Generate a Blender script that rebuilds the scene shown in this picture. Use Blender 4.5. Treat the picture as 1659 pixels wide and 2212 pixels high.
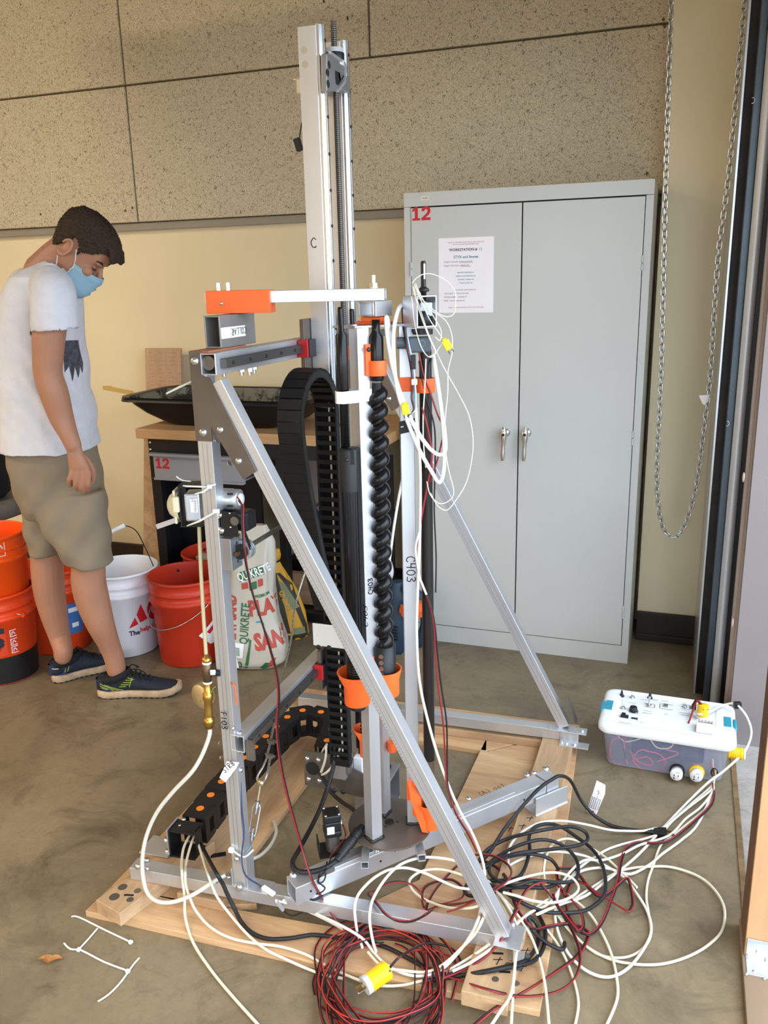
import bpy, bmesh, math, random
import numpy as np
from mathutils import Vector as V, Matrix
random.seed(7); rng = np.random.default_rng(7)
for o in list(bpy.data.objects): bpy.data.objects.remove(o)
SC = bpy.context.scene; COL = SC.collection
PI = math.pi
# ------------------------------------------------------------------ camera
CAM_F, CAM_YAW, CAM_PITCH, CAM_ROLL = 1830.0, 0.3435, 0.2671, -0.0239
CAM_C = V((1.0574, -3.2652, 1.5122)); IW, IH = 1659, 2212
_f = V((-math.sin(CAM_YAW), math.cos(CAM_YAW), 0)); _r = V((math.cos(CAM_YAW), math.sin(CAM_YAW), 0)); _z = V((0, 0, 1))
_fw = math.cos(CAM_PITCH)*_f - math.sin(CAM_PITCH)*_z; _u = math.cos(CAM_PITCH)*_z + math.sin(CAM_PITCH)*_f
_rr = math.cos(CAM_ROLL)*_r + math.sin(CAM_ROLL)*_u; _uu = math.cos(CAM_ROLL)*_u - math.sin(CAM_ROLL)*_r
cam = bpy.data.cameras.new('camera'); camo = bpy.data.objects.new('camera', cam); COL.objects.link(camo)
camo.matrix_world = Matrix(((_rr.x, _uu.x, -_fw.x, CAM_C.x), (_rr.y, _uu.y, -_fw.y, CAM_C.y), (_rr.z, _uu.z, -_fw.z, CAM_C.z), (0, 0, 0, 1)))
cam.sensor_fit = 'VERTICAL'; cam.sensor_height = 24.0; cam.lens = 24.0*CAM_F/IH; cam.clip_start = 0.05; cam.clip_end = 200
SC.camera = camo
# ------------------------------------------------------------------ sky, lamps, exposure
w = bpy.data.worlds.new('world'); SC.world = w; w.use_nodes = True
bg = w.node_tree.nodes['Background']; bg.inputs[0].default_value = (0.74, 0.86, 1.0, 1); bg.inputs[1].default_value = 6.3
SC.view_settings.view_transform = 'Standard'; SC.view_settings.look = 'None'
SC.view_settings.exposure = 0.0; SC.view_settings.gamma = 1.0; SC.view_settings.use_curve_mapping = False
SC.cycles.max_bounces = 8; SC.cycles.diffuse_bounces = 5; SC.cycles.glossy_bounces = 4; SC.cycles.transmission_bounces = 6
SC.cycles.transparent_max_bounces = 8; SC.cycles.sample_clamp_indirect = 6; SC.cycles.use_denoising = True
def area(name, loc, target, sx, sy, power, color):
    l = bpy.data.lights.new(name, 'AREA'); l.shape = 'RECTANGLE'; l.size = sx; l.size_y = sy; l.energy = power; l.color = color
    o = bpy.data.objects.new(name, l); COL.objects.link(o); o.location = loc
    o.rotation_euler = (V(target)-V(loc)).to_track_quat('-Z', 'Y').to_euler(); return o
WARM = (1.0, 0.84, 0.62)
LAMPS = [(-2.6, -3.4), (-2.6, -6.0), (-5.6, -3.4), (-5.6, -6.0), (-0.4, -6.0)]
for k, (x, y) in enumerate(LAMPS):
    area('ceiling_lamp_light', (x, y, 4.02), (x, y, 0), 1.15, 0.5, 95, WARM)
pt = bpy.data.lights.new('opening_portal', 'AREA'); pt.shape = 'RECTANGLE'; pt.size = 4.4; pt.size_y = 2.35; pt.cycles.is_portal = True
po = bpy.data.objects.new('opening_portal', pt); COL.objects.link(po); po.location = (1.32, -2.75, 1.18)
po.rotation_euler = V((-1, 0, 0)).to_track_quat('-Z', 'Z').to_euler()
p2 = bpy.data.lights.new('opening_portal', 'AREA'); p2.shape = 'RECTANGLE'; p2.size = 2.7; p2.size_y = 2.35; p2.cycles.is_portal = True
p2o = bpy.data.objects.new('opening_portal', p2); COL.objects.link(p2o); p2o.location = (-.15, -8.05, 1.18); p2o.rotation_euler = V((0, 1, 0)).to_track_quat('-Z', 'Z').to_euler()  # portal for the added opening in the front wall
# ------------------------------------------------------------------ helpers: measured points
def ray(u, v):
    return _rr*((u-IW/2)/CAM_F) - _uu*((v-IH/2)/CAM_F) + _fw
def onp(u, v, p, n):
    d = ray(u, v); n = V(n); return CAM_C + d*((V(p)-CAM_C).dot(n)/d.dot(n))
def Z(u, v, z=0.0): return onp(u, v, (0, 0, z), (0, 0, 1))
def Y(u, v, y): return onp(u, v, (0, y, 0), (0, 1, 0))
def X(u, v, x): return onp(u, v, (x, 0, 0), (1, 0, 0))
# ------------------------------------------------------------------ helpers: objects
ORG = {}
def base(o): return ORG.get(o.name, V((0, 0, 0)))
def thing(name, label, cat, loc, group=None):
    o = bpy.data.objects.new(name, None); COL.objects.link(o); o.location = loc; o.empty_display_size = .05
    o['label'] = label; o['category'] = cat
    if group: o['group'] = group
    ORG[o.name] = V(loc); return o
def tag(o, label, cat, group=None):
    o['label'] = label; o['category'] = cat
    if group: o['group'] = group
    return o
class G:
    def __init__(s): s.v = []; s.f = []; s.sm = []; s.mi = []; s.cur = 0
    def add(s, vs, fs, smooth=False):
        n = len(s.v); s.v.extend([tuple(p) for p in vs]); s.f.extend([tuple(i+n for i in f) for f in fs])
        s.sm.extend([smooth]*len(fs)); s.mi.extend([s.cur]*len(fs)); return s
    def box(s, c, size, ax=None):
        c = V(c); a = [V((1, 0, 0)), V((0, 1, 0)), V((0, 0, 1))] if ax is None else [V(q).normalized() for q in ax]
        h = [a[i]*(size[i]/2) for i in range(3)]
        vs = [c+sx*h[0]+sy*h[1]+sz*h[2] for sz in (-1, 1) for sy in (-1, 1) for sx in (-1, 1)]
        return s.add(vs, [(0, 2, 3, 1), (4, 5, 7, 6), (0, 1, 5, 4), (2, 6, 7, 3), (0, 4, 6, 2), (1, 3, 7, 5)])
    def bb(s, lo, hi):
        return s.box([(lo[i]+hi[i])/2 for i in range(3)], [abs(hi[i]-lo[i]) for i in range(3)])
    def beam(s, p0, p1, wd, ht, up=(0, 0, 1)):
        p0, p1 = V(p0), V(p1); d = (p1-p0); L = d.length; d.normalize(); up = V(up)
        side = d.cross(up).normalized(); u2 = side.cross(d).normalized()
        return s.box((p0+p1)/2, (L, wd, ht), (d, side, u2))
    def rtube(s, p0, p1, wd, ht, t=.003, up=(0, 0, 1)):
        p0, p1 = V(p0), V(p1); d = (p1-p0).normalized(); side = d.cross(V(up)).normalized(); u2 = side.cross(d).normalized()
        vs = []
        for p in (p0, p1):
            for (a, b) in ((wd/2, ht/2), (wd/2-t, ht/2-t)):
                for (sx, sy) in ((-1, -1), (1, -1), (1, 1), (-1, 1)): vs.append(p+side*a*sx+u2*b*sy)
        fs = []
        for k in range(4):
            j = (k+1) % 4
            fs += [(k, j, 8+j, 8+k), (4+j, 4+k, 12+k, 12+j), (j, k, 4+k, 4+j), (8+k, 8+j, 12+j, 12+k)]
        return s.add(vs, fs)
    def cyl(s, p0, p1, r, r2=None, n=16, caps=True, smooth=True):
        p0, p1 = V(p0), V(p1); r2 = r if r2 is None else r2; d = (p1-p0).normalized()
        a = d.orthogonal().normalized(); b = d.cross(a)
        vs = [p+(a*math.cos(2*PI*k/n)+b*math.sin(2*PI*k/n))*q for p, q in ((p0, r), (p1, r2)) for k in range(n)]
        s.add(vs, [(k, (k+1) % n, n+(k+1) % n, n+k) for k in range(n)], smooth)
        if caps: s.add(vs[:n], [tuple(reversed(range(n)))]); s.add(vs[n:], [tuple(range(n))])
        return s
    def sweep(s, path, r, n=8, closed=False, caps=True, sect=None):
        P = [V(p) for p in path]; m = len(P); rs = r if hasattr(r, '__len__') else [r]*m
        T = []
        for i in range(m):
            a = P[(i-1) % m] if (closed or i > 0) else P[i]; b = P[(i+1) % m] if (closed or i < m-1) else P[i]
            t = (b-a); T.append(t.normalized() if t.length > 1e-9 else V((0, 0, 1)))
        nrm = T[0].orthogonal().normalized(); vs = []
        for i in range(m):
            nrm = (nrm-T[i]*nrm.dot(T[i])); nrm = nrm.normalized() if nrm.length > 1e-6 else T[i].orthogonal().normalized()
            b = T[i].cross(nrm)
            for k in range(n):
                q = 2*PI*k/n; vs.append(P[i]+(nrm*math.cos(q)+b*math.sin(q))*rs[i])
        fs = [(i*n+k, i*n+(k+1) % n, ((i+1) % m)*n+(k+1) % n, ((i+1) % m)*n+k) for i in range(m if closed else m-1) for k in range(n)]
        s.add(vs, fs, True)
        if caps and not closed: s.add(vs[:n], [tuple(reversed(range(n)))]); s.add(vs[-n:], [tuple(range(n))])
        return s
    def lathe(s, prof, o, axis=(0, 0, 1), n=32, smooth=True, xdir=None, a0=0, a1=2*PI):
        o = V(o); d = V(axis).normalized(); a = (d.orthogonal() if xdir is None else V(xdir)).normalized(); b = d.cross(a); m = len(prof)
        full = abs(a1-a0-2*PI) < 1e-6; nn = n if full else n+1
        vs = [o+d*z+(a*math.cos(a0+(a1-a0)*k/n)+b*math.sin(a0+(a1-a0)*k/n))*r for (r, z) in prof for k in range(nn)]
        fs = [(i*nn+k, i*nn+(k+1) % nn, (i+1)*nn+(k+1) % nn, (i+1)*nn+k) for i in range(m-1) for k in range(n)]
        return s.add(vs, fs, smooth)
    def prism(s, poly, o, ax, ay, dep, smooth=False):
        o, ax, ay, dep = V(o), V(ax), V(ay), V(dep); n = len(poly)
        lo = [o+ax*p[0]+ay*p[1] for p in poly]; vs = lo+[p+dep for p in lo]
        s.add(vs, [tuple(reversed(range(n))), tuple(range(n, 2*n))]); return s.add(vs, [(k, (k+1) % n, n+(k+1) % n, n+k) for k in range(n)], smooth)
    def ell(s, c, r, n=16, m=10, ax=None):
        c = V(c); r = (r, r, r) if not hasattr(r, '__len__') else r
        a = [V((1, 0, 0)), V((0, 1, 0)), V((0, 0, 1))] if ax is None else [V(q).normalized() for q in ax]
        vs = []
        for i in range(m+1):
            t = PI*i/m
            for k in range(n):
                q = 2*PI*k/n; vs.append(c+a[0]*r[0]*math.sin(t)*math.cos(q)+a[1]*r[1]*math.sin(t)*math.sin(q)+a[2]*r[2]*math.cos(t))
        return s.add(vs, [(i*n+k, (i+1)*n+k, (i+1)*n+(k+1) % n, i*n+(k+1) % n) for i in range(m) for k in range(n)], True)
    def loft(s, rings, caps=True, smooth=True, closed=True):
        n = len(rings[0]); vs = [p for r in rings for p in r]; m = len(rings)
        s.add(vs, [(i*n+k, i*n+(k+1) % n, (i+1)*n+(k+1) % n, (i+1)*n+k) for i in range(m-1) for k in range(n if closed else n-1)], smooth)
        if caps: s.add(rings[0], [tuple(reversed(range(n)))]); s.add(rings[-1], [tuple(range(n))])
        return s
    def quad(s, a, b, c, d): return s.add([a, b, c, d], [(0, 1, 2, 3)])
    def obj(s, name, mat, parent=None, bev=0, org=None, weld=False):
        if parent is not None: off = base(parent)
        elif org is not None: off = V(org)
        else:
            A = np.array(s.v); off = V(((A[:, 0].min()+A[:, 0].max())/2, (A[:, 1].min()+A[:, 1].max())/2, A[:, 2].min()))
        me = bpy.data.meshes.new(name); me.from_pydata([(p[0]-off.x, p[1]-off.y, p[2]-off.z) for p in s.v], [], s.f)
        me.polygons.foreach_set('use_smooth', s.sm)
        for mm in (mat if isinstance(mat, (list, tuple)) else [mat]): me.materials.append(mm)
        me.polygons.foreach_set('material_index', s.mi)
        if weld:
            bm = bmesh.new(); bm.from_mesh(me); bmesh.ops.remove_doubles(bm, verts=bm.verts, dist=1e-5); bm.to_mesh(me); bm.free()
        me.update(); o = bpy.data.objects.new(name, me); COL.objects.link(o)
        ORG[o.name] = off
        if parent is not None: o.parent = parent
        else: o.location = off
        if bev:
            m = o.modifiers.new('edge', 'BEVEL'); m.width = bev; m.segments = 2; m.limit_method = 'ANGLE'; m.angle_limit = 0.9
        return o
def struct(o): o['kind'] = 'structure'; return o
def spline(pts, step=6, closed=False):
    P = [V(p) for p in pts]; n = len(P); out = []
    for i in range(n if closed else n-1):
        g = lambda k: P[k % n] if closed else P[max(0, min(n-1, k))]
        p0, p1, p2, p3 = g(i-1), g(i), g(i+1), g(i+2)
        for j in range(step):
            t = j/step; t2 = t*t; t3 = t2*t
            out.append(.5*((2*p1)+(p2-p0)*t+(2*p0-5*p1+4*p2-p3)*t2+(3*p1-p0-3*p2+p3)*t3))
    if not closed: out.append(P[-1])
    return out
_inst = {}
def inst(key, build, mat, name, loc, zdir, parent, sc=1.0, xdir=None):
    """alike small parts share one mesh, placed by matrix (local +Z along zdir)"""
    if key not in _inst:
        g = G(); build(g); o = g.obj(name, mat, None, org=(0, 0, 0)); _inst[key] = o.data
        bpy.data.objects.remove(o)
    o = bpy.data.objects.new(name, _inst[key]); COL.objects.link(o)
    z = V(zdir).normalized(); x = z.orthogonal().normalized() if xdir is None else (V(xdir)-z*V(xdir).dot(z)).normalized(); y = z.cross(x)
    loc = V(loc) - (base(parent) if parent else V((0, 0, 0)))
    o.matrix_local = Matrix(((x.x*sc, y.x*sc, z.x*sc, loc.x), (x.y*sc, y.y*sc, z.y*sc, loc.y), (x.z*sc, y.z*sc, z.z*sc, loc.z), (0, 0, 0, 1)))
    if parent: o.parent = parent; o.matrix_parent_inverse = Matrix()
    ORG[o.name] = base(parent) if parent else loc
    return o
# ------------------------------------------------------------------ helpers: materials
def lin(h):
    h = h.lstrip('#'); c = [int(h[i:i+2], 16)/255 for i in (0, 2, 4)]
    return tuple((x/12.92 if x <= .04045 else ((x+.055)/1.055)**2.4) for x in c)+(1,)
def M(name, col, rough=.5, metal=0.0, var=0, vs=6, bump=0, bs=80, spec=.5, stretch=None, dist=0, alpha=1, trans=0, sub=0, coat=0, ior=1.45, detail=4):
    m = bpy.data.materials.new(name); m.use_nodes = True; nt = m.node_tree; b = nt.nodes['Principled BSDF']
    c = lin(col) if isinstance(col, str) else col
    b.inputs['Base Color'].default_value = c; b.inputs['Roughness'].default_value = rough; b.inputs['Metallic'].default_value = metal
    b.inputs['Specular IOR Level'].default_value = spec; b.inputs['Alpha'].default_value = alpha; b.inputs['Transmission Weight'].default_value = trans
    b.inputs['IOR'].default_value = ior; b.inputs['Coat Weight'].default_value = coat
    if sub: b.inputs['Subsurface Weight'].default_value = sub; b.inputs['Subsurface Radius'].default_value = (.01, .004, .002); b.inputs['Subsurface Scale'].default_value = .5
    if var or bump:
        tc = nt.nodes.new('ShaderNodeTexCoord'); mp = nt.nodes.new('ShaderNodeMapping'); nt.links.new(tc.outputs['Object'], mp.inputs[0])
        if stretch: mp.inputs['Scale'].default_value = stretch
    if var:
        nz = nt.nodes.new('ShaderNodeTexNoise'); nz.inputs['Scale'].default_value = vs; nz.inputs['Detail'].default_value = detail; nz.inputs['Distortion'].default_value = dist
        nt.links.new(mp.outputs[0], nz.inputs['Vector'])
        rp = nt.nodes.new('ShaderNodeValToRGB'); rp.color_ramp.elements[0].position = .3; rp.color_ramp.elements[1].position = .7
        rp.color_ramp.elements[0].color = tuple(x*(1-var) for x in c[:3])+(1,); rp.color_ramp.elements[1].color = tuple(min(1, x*(1+var)) for x in c[:3])+(1,)
        nt.links.new(nz.outputs['Fac'], rp.inputs[0]); nt.links.new(rp.outputs[0], b.inputs['Base Color'])
    if bump:
        n2 = nt.nodes.new('ShaderNodeTexNoise'); n2.inputs['Scale'].default_value = bs; n2.inputs['Detail'].default_value = 3
        nt.links.new(mp.outputs[0], n2.inputs['Vector']); bp = nt.nodes.new('ShaderNodeBump'); bp.inputs['Strength'].default_value = bump; bp.inputs['Distance'].default_value = .01
        nt.links.new(n2.outputs['Fac'], bp.inputs['Height']); nt.links.new(bp.outputs[0], b.inputs['Normal'])
    return m
def wood(name, c1, c2, axis='X', scale=14, rough=.6, dist=4.0):
    m = bpy.data.materials.new(name); m.use_nodes = True; nt = m.node_tree; b = nt.nodes['Principled BSDF']; b.inputs['Roughness'].default_value = rough
    tc = nt.nodes.new('ShaderNodeTexCoord'); mp = nt.nodes.new('ShaderNodeMapping'); nt.links.new(tc.outputs['Object'], mp.inputs[0])
    st = {'X': (.12, 1, 1), 'Y': (1, .12, 1), 'Z': (1, 1, .12)}[axis]; mp.inputs['Scale'].default_value = st
    nz = nt.nodes.new('ShaderNodeTexNoise'); nz.inputs['Scale'].default_value = scale; nz.inputs['Detail'].default_value = 6; nz.inputs['Distortion'].default_value = dist*.15
    nt.links.new(mp.outputs[0], nz.inputs['Vector'])
    rp = nt.nodes.new('ShaderNodeValToRGB'); e = rp.color_ramp.elements; e[0].position = .3; e[1].position = .68
    e[0].color = lin(c1); e[1].color = lin(c2)
    n2 = nt.nodes.new('ShaderNodeTexNoise'); n2.inputs['Scale'].default_value = scale*9; n2.inputs['Detail'].default_value = 3; nt.links.new(mp.outputs[0], n2.inputs['Vector'])
    mx = nt.nodes.new('ShaderNodeMixRGB'); mx.blend_type = 'MULTIPLY'; mx.inputs[0].default_value = .35
    nt.links.new(nz.outputs['Fac'], rp.inputs[0]); nt.links.new(rp.outputs[0], mx.inputs[1]); nt.links.new(n2.outputs['Fac'], mx.inputs[2])
    g = nt.nodes.new('ShaderNodeBrightContrast'); g.inputs['Bright'].default_value = .06; nt.links.new(mx.outputs[0], g.inputs[0])
    nt.links.new(g.outputs[0], b.inputs['Base Color']); return m
def concrete(name, c_dark, c_mid, c_light, rough=.55):
    m = bpy.data.materials.new(name); m.use_nodes = True; nt = m.node_tree; b = nt.nodes['Principled BSDF']
    tc = nt.nodes.new('ShaderNodeTexCoord')
    n1 = nt.nodes.new('ShaderNodeTexNoise'); n1.inputs['Scale'].default_value = 1.7; n1.inputs['Detail'].default_value = 9; n1.inputs['Roughness'].default_value = .68; n1.inputs['Distortion'].default_value = .5
    n2 = nt.nodes.new('ShaderNodeTexNoise'); n2.inputs['Scale'].default_value = 45; n2.inputs['Detail'].default_value = 8; n2.inputs['Roughness'].default_value = .75
    n3 = nt.nodes.new('ShaderNodeTexNoise'); n3.inputs['Scale'].default_value = 5; n3.inputs['Detail'].default_value = 10; n3.inputs['Roughness'].default_value = .75; n3.inputs['Distortion'].default_value = 1.0
    for n in (n1, n2, n3): nt.links.new(tc.outputs['Object'], n.inputs['Vector'])
    r = nt.nodes.new('ShaderNodeValToRGB'); e = r.color_ramp.elements; e[0].position = .3; e[0].color = lin(c_dark); e[1].position = .72; e[1].color = lin(c_light)
    k = e.new(.5); k.color = lin(c_mid); nt.links.new(n1.outputs['Fac'], r.inputs[0])
    r2 = nt.nodes.new('ShaderNodeValToRGB'); r2.color_ramp.elements[0].position = .33; r2.color_ramp.elements[1].position = .5; r2.color_ramp.elements[0].color = (.5, .5, .5, 1); r2.color_ramp.elements[1].color = (1, 1, 1, 1)
    nt.links.new(n3.outputs['Fac'], r2.inputs[0])
    r3 = nt.nodes.new('ShaderNodeValToRGB'); r3.color_ramp.elements[0].position = .3; r3.color_ramp.elements[1].position = .65; r3.color_ramp.elements[0].color = (.8, .8, .8, 1); r3.color_ramp.elements[1].color = (1.06, 1.06, 1.06, 1)
    nt.links.new(n2.outputs['Fac'], r3.inputs[0])
    m1 = nt.nodes.new('ShaderNodeMixRGB'); m1.blend_type = 'MULTIPLY'; m1.inputs[0].default_value = .8; nt.links.new(r.outputs[0], m1.inputs[1]); nt.links.new(r2.outputs[0], m1.inputs[2])
    m2 = nt.nodes.new('ShaderNodeMixRGB'); m2.blend_type = 'MULTIPLY'; m2.inputs[0].default_value = .8; nt.links.new(m1.outputs[0], m2.inputs[1]); nt.links.new(r3.outputs[0], m2.inputs[2])
    nt.links.new(m2.outputs[0], b.inputs['Base Color']); b.inputs['Roughness'].default_value = rough
    bp = nt.nodes.new('ShaderNodeBump'); bp.inputs['Strength'].default_value = .15; bp.inputs['Distance'].default_value = .004; nt.links.new(n2.outputs['Fac'], bp.inputs['Height']); nt.links.new(bp.outputs[0], b.inputs['Normal'])
    return m
def woodwool(name):
    """cement-bonded wood wool board: pale curled fibres with dark pores between them"""
    m = bpy.data.materials.new(name); m.use_nodes = True; nt = m.node_tree; b = nt.nodes['Principled BSDF']; b.inputs['Roughness'].default_value = .9; b.inputs['Specular IOR Level'].default_value = .1
    tc = nt.nodes.new('ShaderNodeTexCoord')
    def noise(s, d, det=2):
        n = nt.nodes.new('ShaderNodeTexNoise'); n.inputs['Scale'].default_value = s; n.inputs['Distortion'].default_value = d; n.inputs['Detail'].default_value = det; nt.links.new(tc.outputs['Object'], n.inputs['Vector']); return n
    def mth(op, a, v=None, c=None):
        x = nt.nodes.new('ShaderNodeMath'); x.operation = op; nt.links.new(a, x.inputs[0])
        if v is not None:
            if hasattr(v, 'links'): nt.links.new(v, x.inputs[1])
            else: x.inputs[1].default_value = v
        return x.outputs[0]
    a = mth('ABSOLUTE', mth('SUBTRACT', noise(105, 2.0).outputs['Fac'], .5)); c = mth('ABSOLUTE', mth('SUBTRACT', noise(150, 2.6).outputs['Fac'], .47))
    mn = mth('MINIMUM', a, c)
    r = nt.nodes.new('ShaderNodeValToRGB'); e = r.color_ramp.elements; e[0].position = 0.0; e[0].color = lin('#e2d7bd'); e[1].position = .13; e[1].color = lin('#7f735f')
    k = e.new(.045); k.color = lin('#cabd9f'); nt.links.new(mn, r.inputs[0])
    p = noise(85, 1.5, 3); rp = nt.nodes.new('ShaderNodeValToRGB'); rp.color_ramp.elements[0].position = .34; rp.color_ramp.elements[1].position = .41; rp.color_ramp.elements[0].color = lin('#54472f'); rp.color_ramp.elements[1].color = (1, 1, 1, 1)
    nt.links.new(p.outputs['Fac'], rp.inputs[0])
    mx = nt.nodes.new('ShaderNodeMixRGB'); mx.blend_type = 'MULTIPLY'; mx.inputs[0].default_value = .62; nt.links.new(r.outputs[0], mx.inputs[1]); nt.links.new(rp.outputs[0], mx.inputs[2])
    nt.links.new(mx.outputs[0], b.inputs['Base Color'])
    bp = nt.nodes.new('ShaderNodeBump'); bp.inputs['Strength'].default_value = .5; bp.inputs['Distance'].default_value = .006; bp.invert = True; nt.links.new(mn, bp.inputs['Height']); nt.links.new(bp.outputs[0], b.inputs['Normal'])
    return m
def T(name, string, mat, parent, o, ax, ay, h, t=.0006, align='LEFT', bold=0, warp=None, sx=1.0, sh=0):
    """flat lettering: string lying on the plane (o, ax, ay), cap height about h"""
    cu = bpy.data.curves.new('text', 'FONT'); cu.body = string; cu.size = 1.0; cu.align_x = align; cu.offset = bold; cu.resolution_u = 3; cu.shear = sh
    to = bpy.data.objects.new('text', cu); COL.objects.link(to); me = to.to_mesh(); g = G()
    ax, ay = V(ax).normalized(), V(ay).normalized(); n = ax.cross(ay); k = h/.72
    pts = [(p.co.x*k*sx, p.co.y*k) for p in me.vertices]
    fs = [tuple(p.vertices) for p in me.polygons]
    if warp: vs = [warp(x, y) for x, y in pts]
    else: vs = [V(o)+ax*x+ay*y+n*t for x, y in pts]
    to.to_mesh_clear(); bpy.data.objects.remove(to); bpy.data.curves.remove(cu)
    g.add(vs, fs); return g.obj(name, mat, parent)
STROKES = {'C': [[(.62, .82), (.4, 1), (.12, .75), (.05, .4), (.2, .08), (.5, 0), (.65, .15)]], '4': [[(.1, 1), (.08, .5), (.6, .5)], [(.55, 1), (.5, 0)]], '0': [[(.35, 1), (.08, .75), (.08, .25), (.35, 0), (.6, .25), (.6, .75), (.35, 1)]],
 '3': [[(.08, .92), (.4, 1), (.58, .78), (.25, .55), (.6, .35), (.45, .03), (.05, .08)]], 'F': [[(.1, 0), (.12, 1), (.6, .98)], [(.12, .55), (.5, .55)]], '1': [[(.3, 1), (.3, 0)]], 'O': [[(.35, 1), (.08, .75), (.08, .25), (.35, 0), (.6, .25), (.6, .75), (.35, 1)]],
 'L': [[(.1, 1), (.1, 0), (.6, .02)]], 'A': [[(.02, 0), (.32, 1), (.62, 0)], [(.12, .4), (.54, .4)]], 'R': [[(.1, 0), (.1, 1), (.5, .95), (.55, .65), (.1, .5), (.6, 0)]], 'S': [[(.6, .9), (.3, 1), (.08, .78), (.55, .35), (.4, .02), (.05, .1)]],
 'T': [[(0, 1), (.65, 1)], [(.32, 1), (.32, 0)]], '8': [[(.35, .52), (.1, .75), (.35, 1), (.58, .75), (.35, .52), (.06, .25), (.35, 0), (.6, .25), (.35, .52)]], 't': [[(.3, .9), (.3, .05), (.5, 0)], [(.08, .62), (.5, .62)]], 'o': [[(.32, .6), (.1, .4), (.15, .08), (.45, .02), (.55, .35), (.32, .6)]],
 'p': [[(.12, .6), (.12, -.35)], [(.12, .5), (.4, .6), (.55, .3), (.35, .02), (.12, .1)]], '(': [[(.35, 1.1), (.12, .5), (.35, -.15)]], ')': [[(.1, 1.1), (.35, .5), (.1, -.15)]], 'U': [[(.1, 1), (.12, .2), (.35, 0), (.55, .2), (.6, 1)]], 'B': [[(.1, 0), (.1, 1), (.5, .9), (.45, .58), (.1, .52), (.58, .35), (.5, .02), (.1, 0)]],
 '-': [[(.1, .5), (.5, .5)]], '+': [[(.05, .5), (.6, .5)], [(.32, .85), (.32, .15)]], '7': [[(.05, 1), (.6, 1), (.25, 0)]], '2': [[(.08, .8), (.3, 1), (.58, .75), (.08, 0), (.62, 0)]], '9': [[(.55, .6), (.25, .5), (.08, .78), (.35, 1), (.55, .75), (.5, 0)]]}
def hand(name, string, mat, parent, o, ax, ay, h, wline=.0022, t=.0007):
    """handwriting: felt pen strokes lying on the plane (o, ax, ay)"""
    g = G(); o, ax, ay = V(o), V(ax).normalized(), V(ay).normalized(); n = ax.cross(ay); x0 = 0
    for ch in string:
        for st in STROKES.get(ch, []):
            P = [o+ax*((x0+p[0])*h)+ay*(p[1]*h)+n*t for p in spline([(q[0], q[1], 0) for q in st], 4)] if False else [o+ax*((x0+q.x)*h)+ay*(q.y*h)+n*t for q in spline([(q[0], q[1], 0) for q in st], 3 if len(st) > 3 else 1)]
            for i in range(len(P)-1):
                d = (P[i+1]-P[i]); 
                if d.length < 1e-7: continue
                s = n.cross(d.normalized())*(wline/2); e = d.normalized()*wline*.3
                g.quad(P[i]-s-e, P[i+1]-s+e, P[i+1]+s+e, P[i]+s-e)
        x0 += .82 if ch != ' ' else .5
    return g.obj(name, mat, parent)
def bolt(loc, n, parent, r=.008, mat=None, dome=True, name='bolt'):
    def b(g):
        g.cyl((0, 0, 0), (0, 0, .1), 1.0, n=14)
        if dome: g.lathe([(1.0, .1), (.95, .3), (.7, .55), (.35, .68), (0, .72)], (0, 0, 0), n=14)
        else: g.cyl((0, 0, .1), (0, 0, .75), .78, n=6, smooth=False)
    return inst(('bolt', dome, mat.name if mat else 'z'), b, mat or MT['zinc'], name, loc, n, parent, r)
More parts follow.
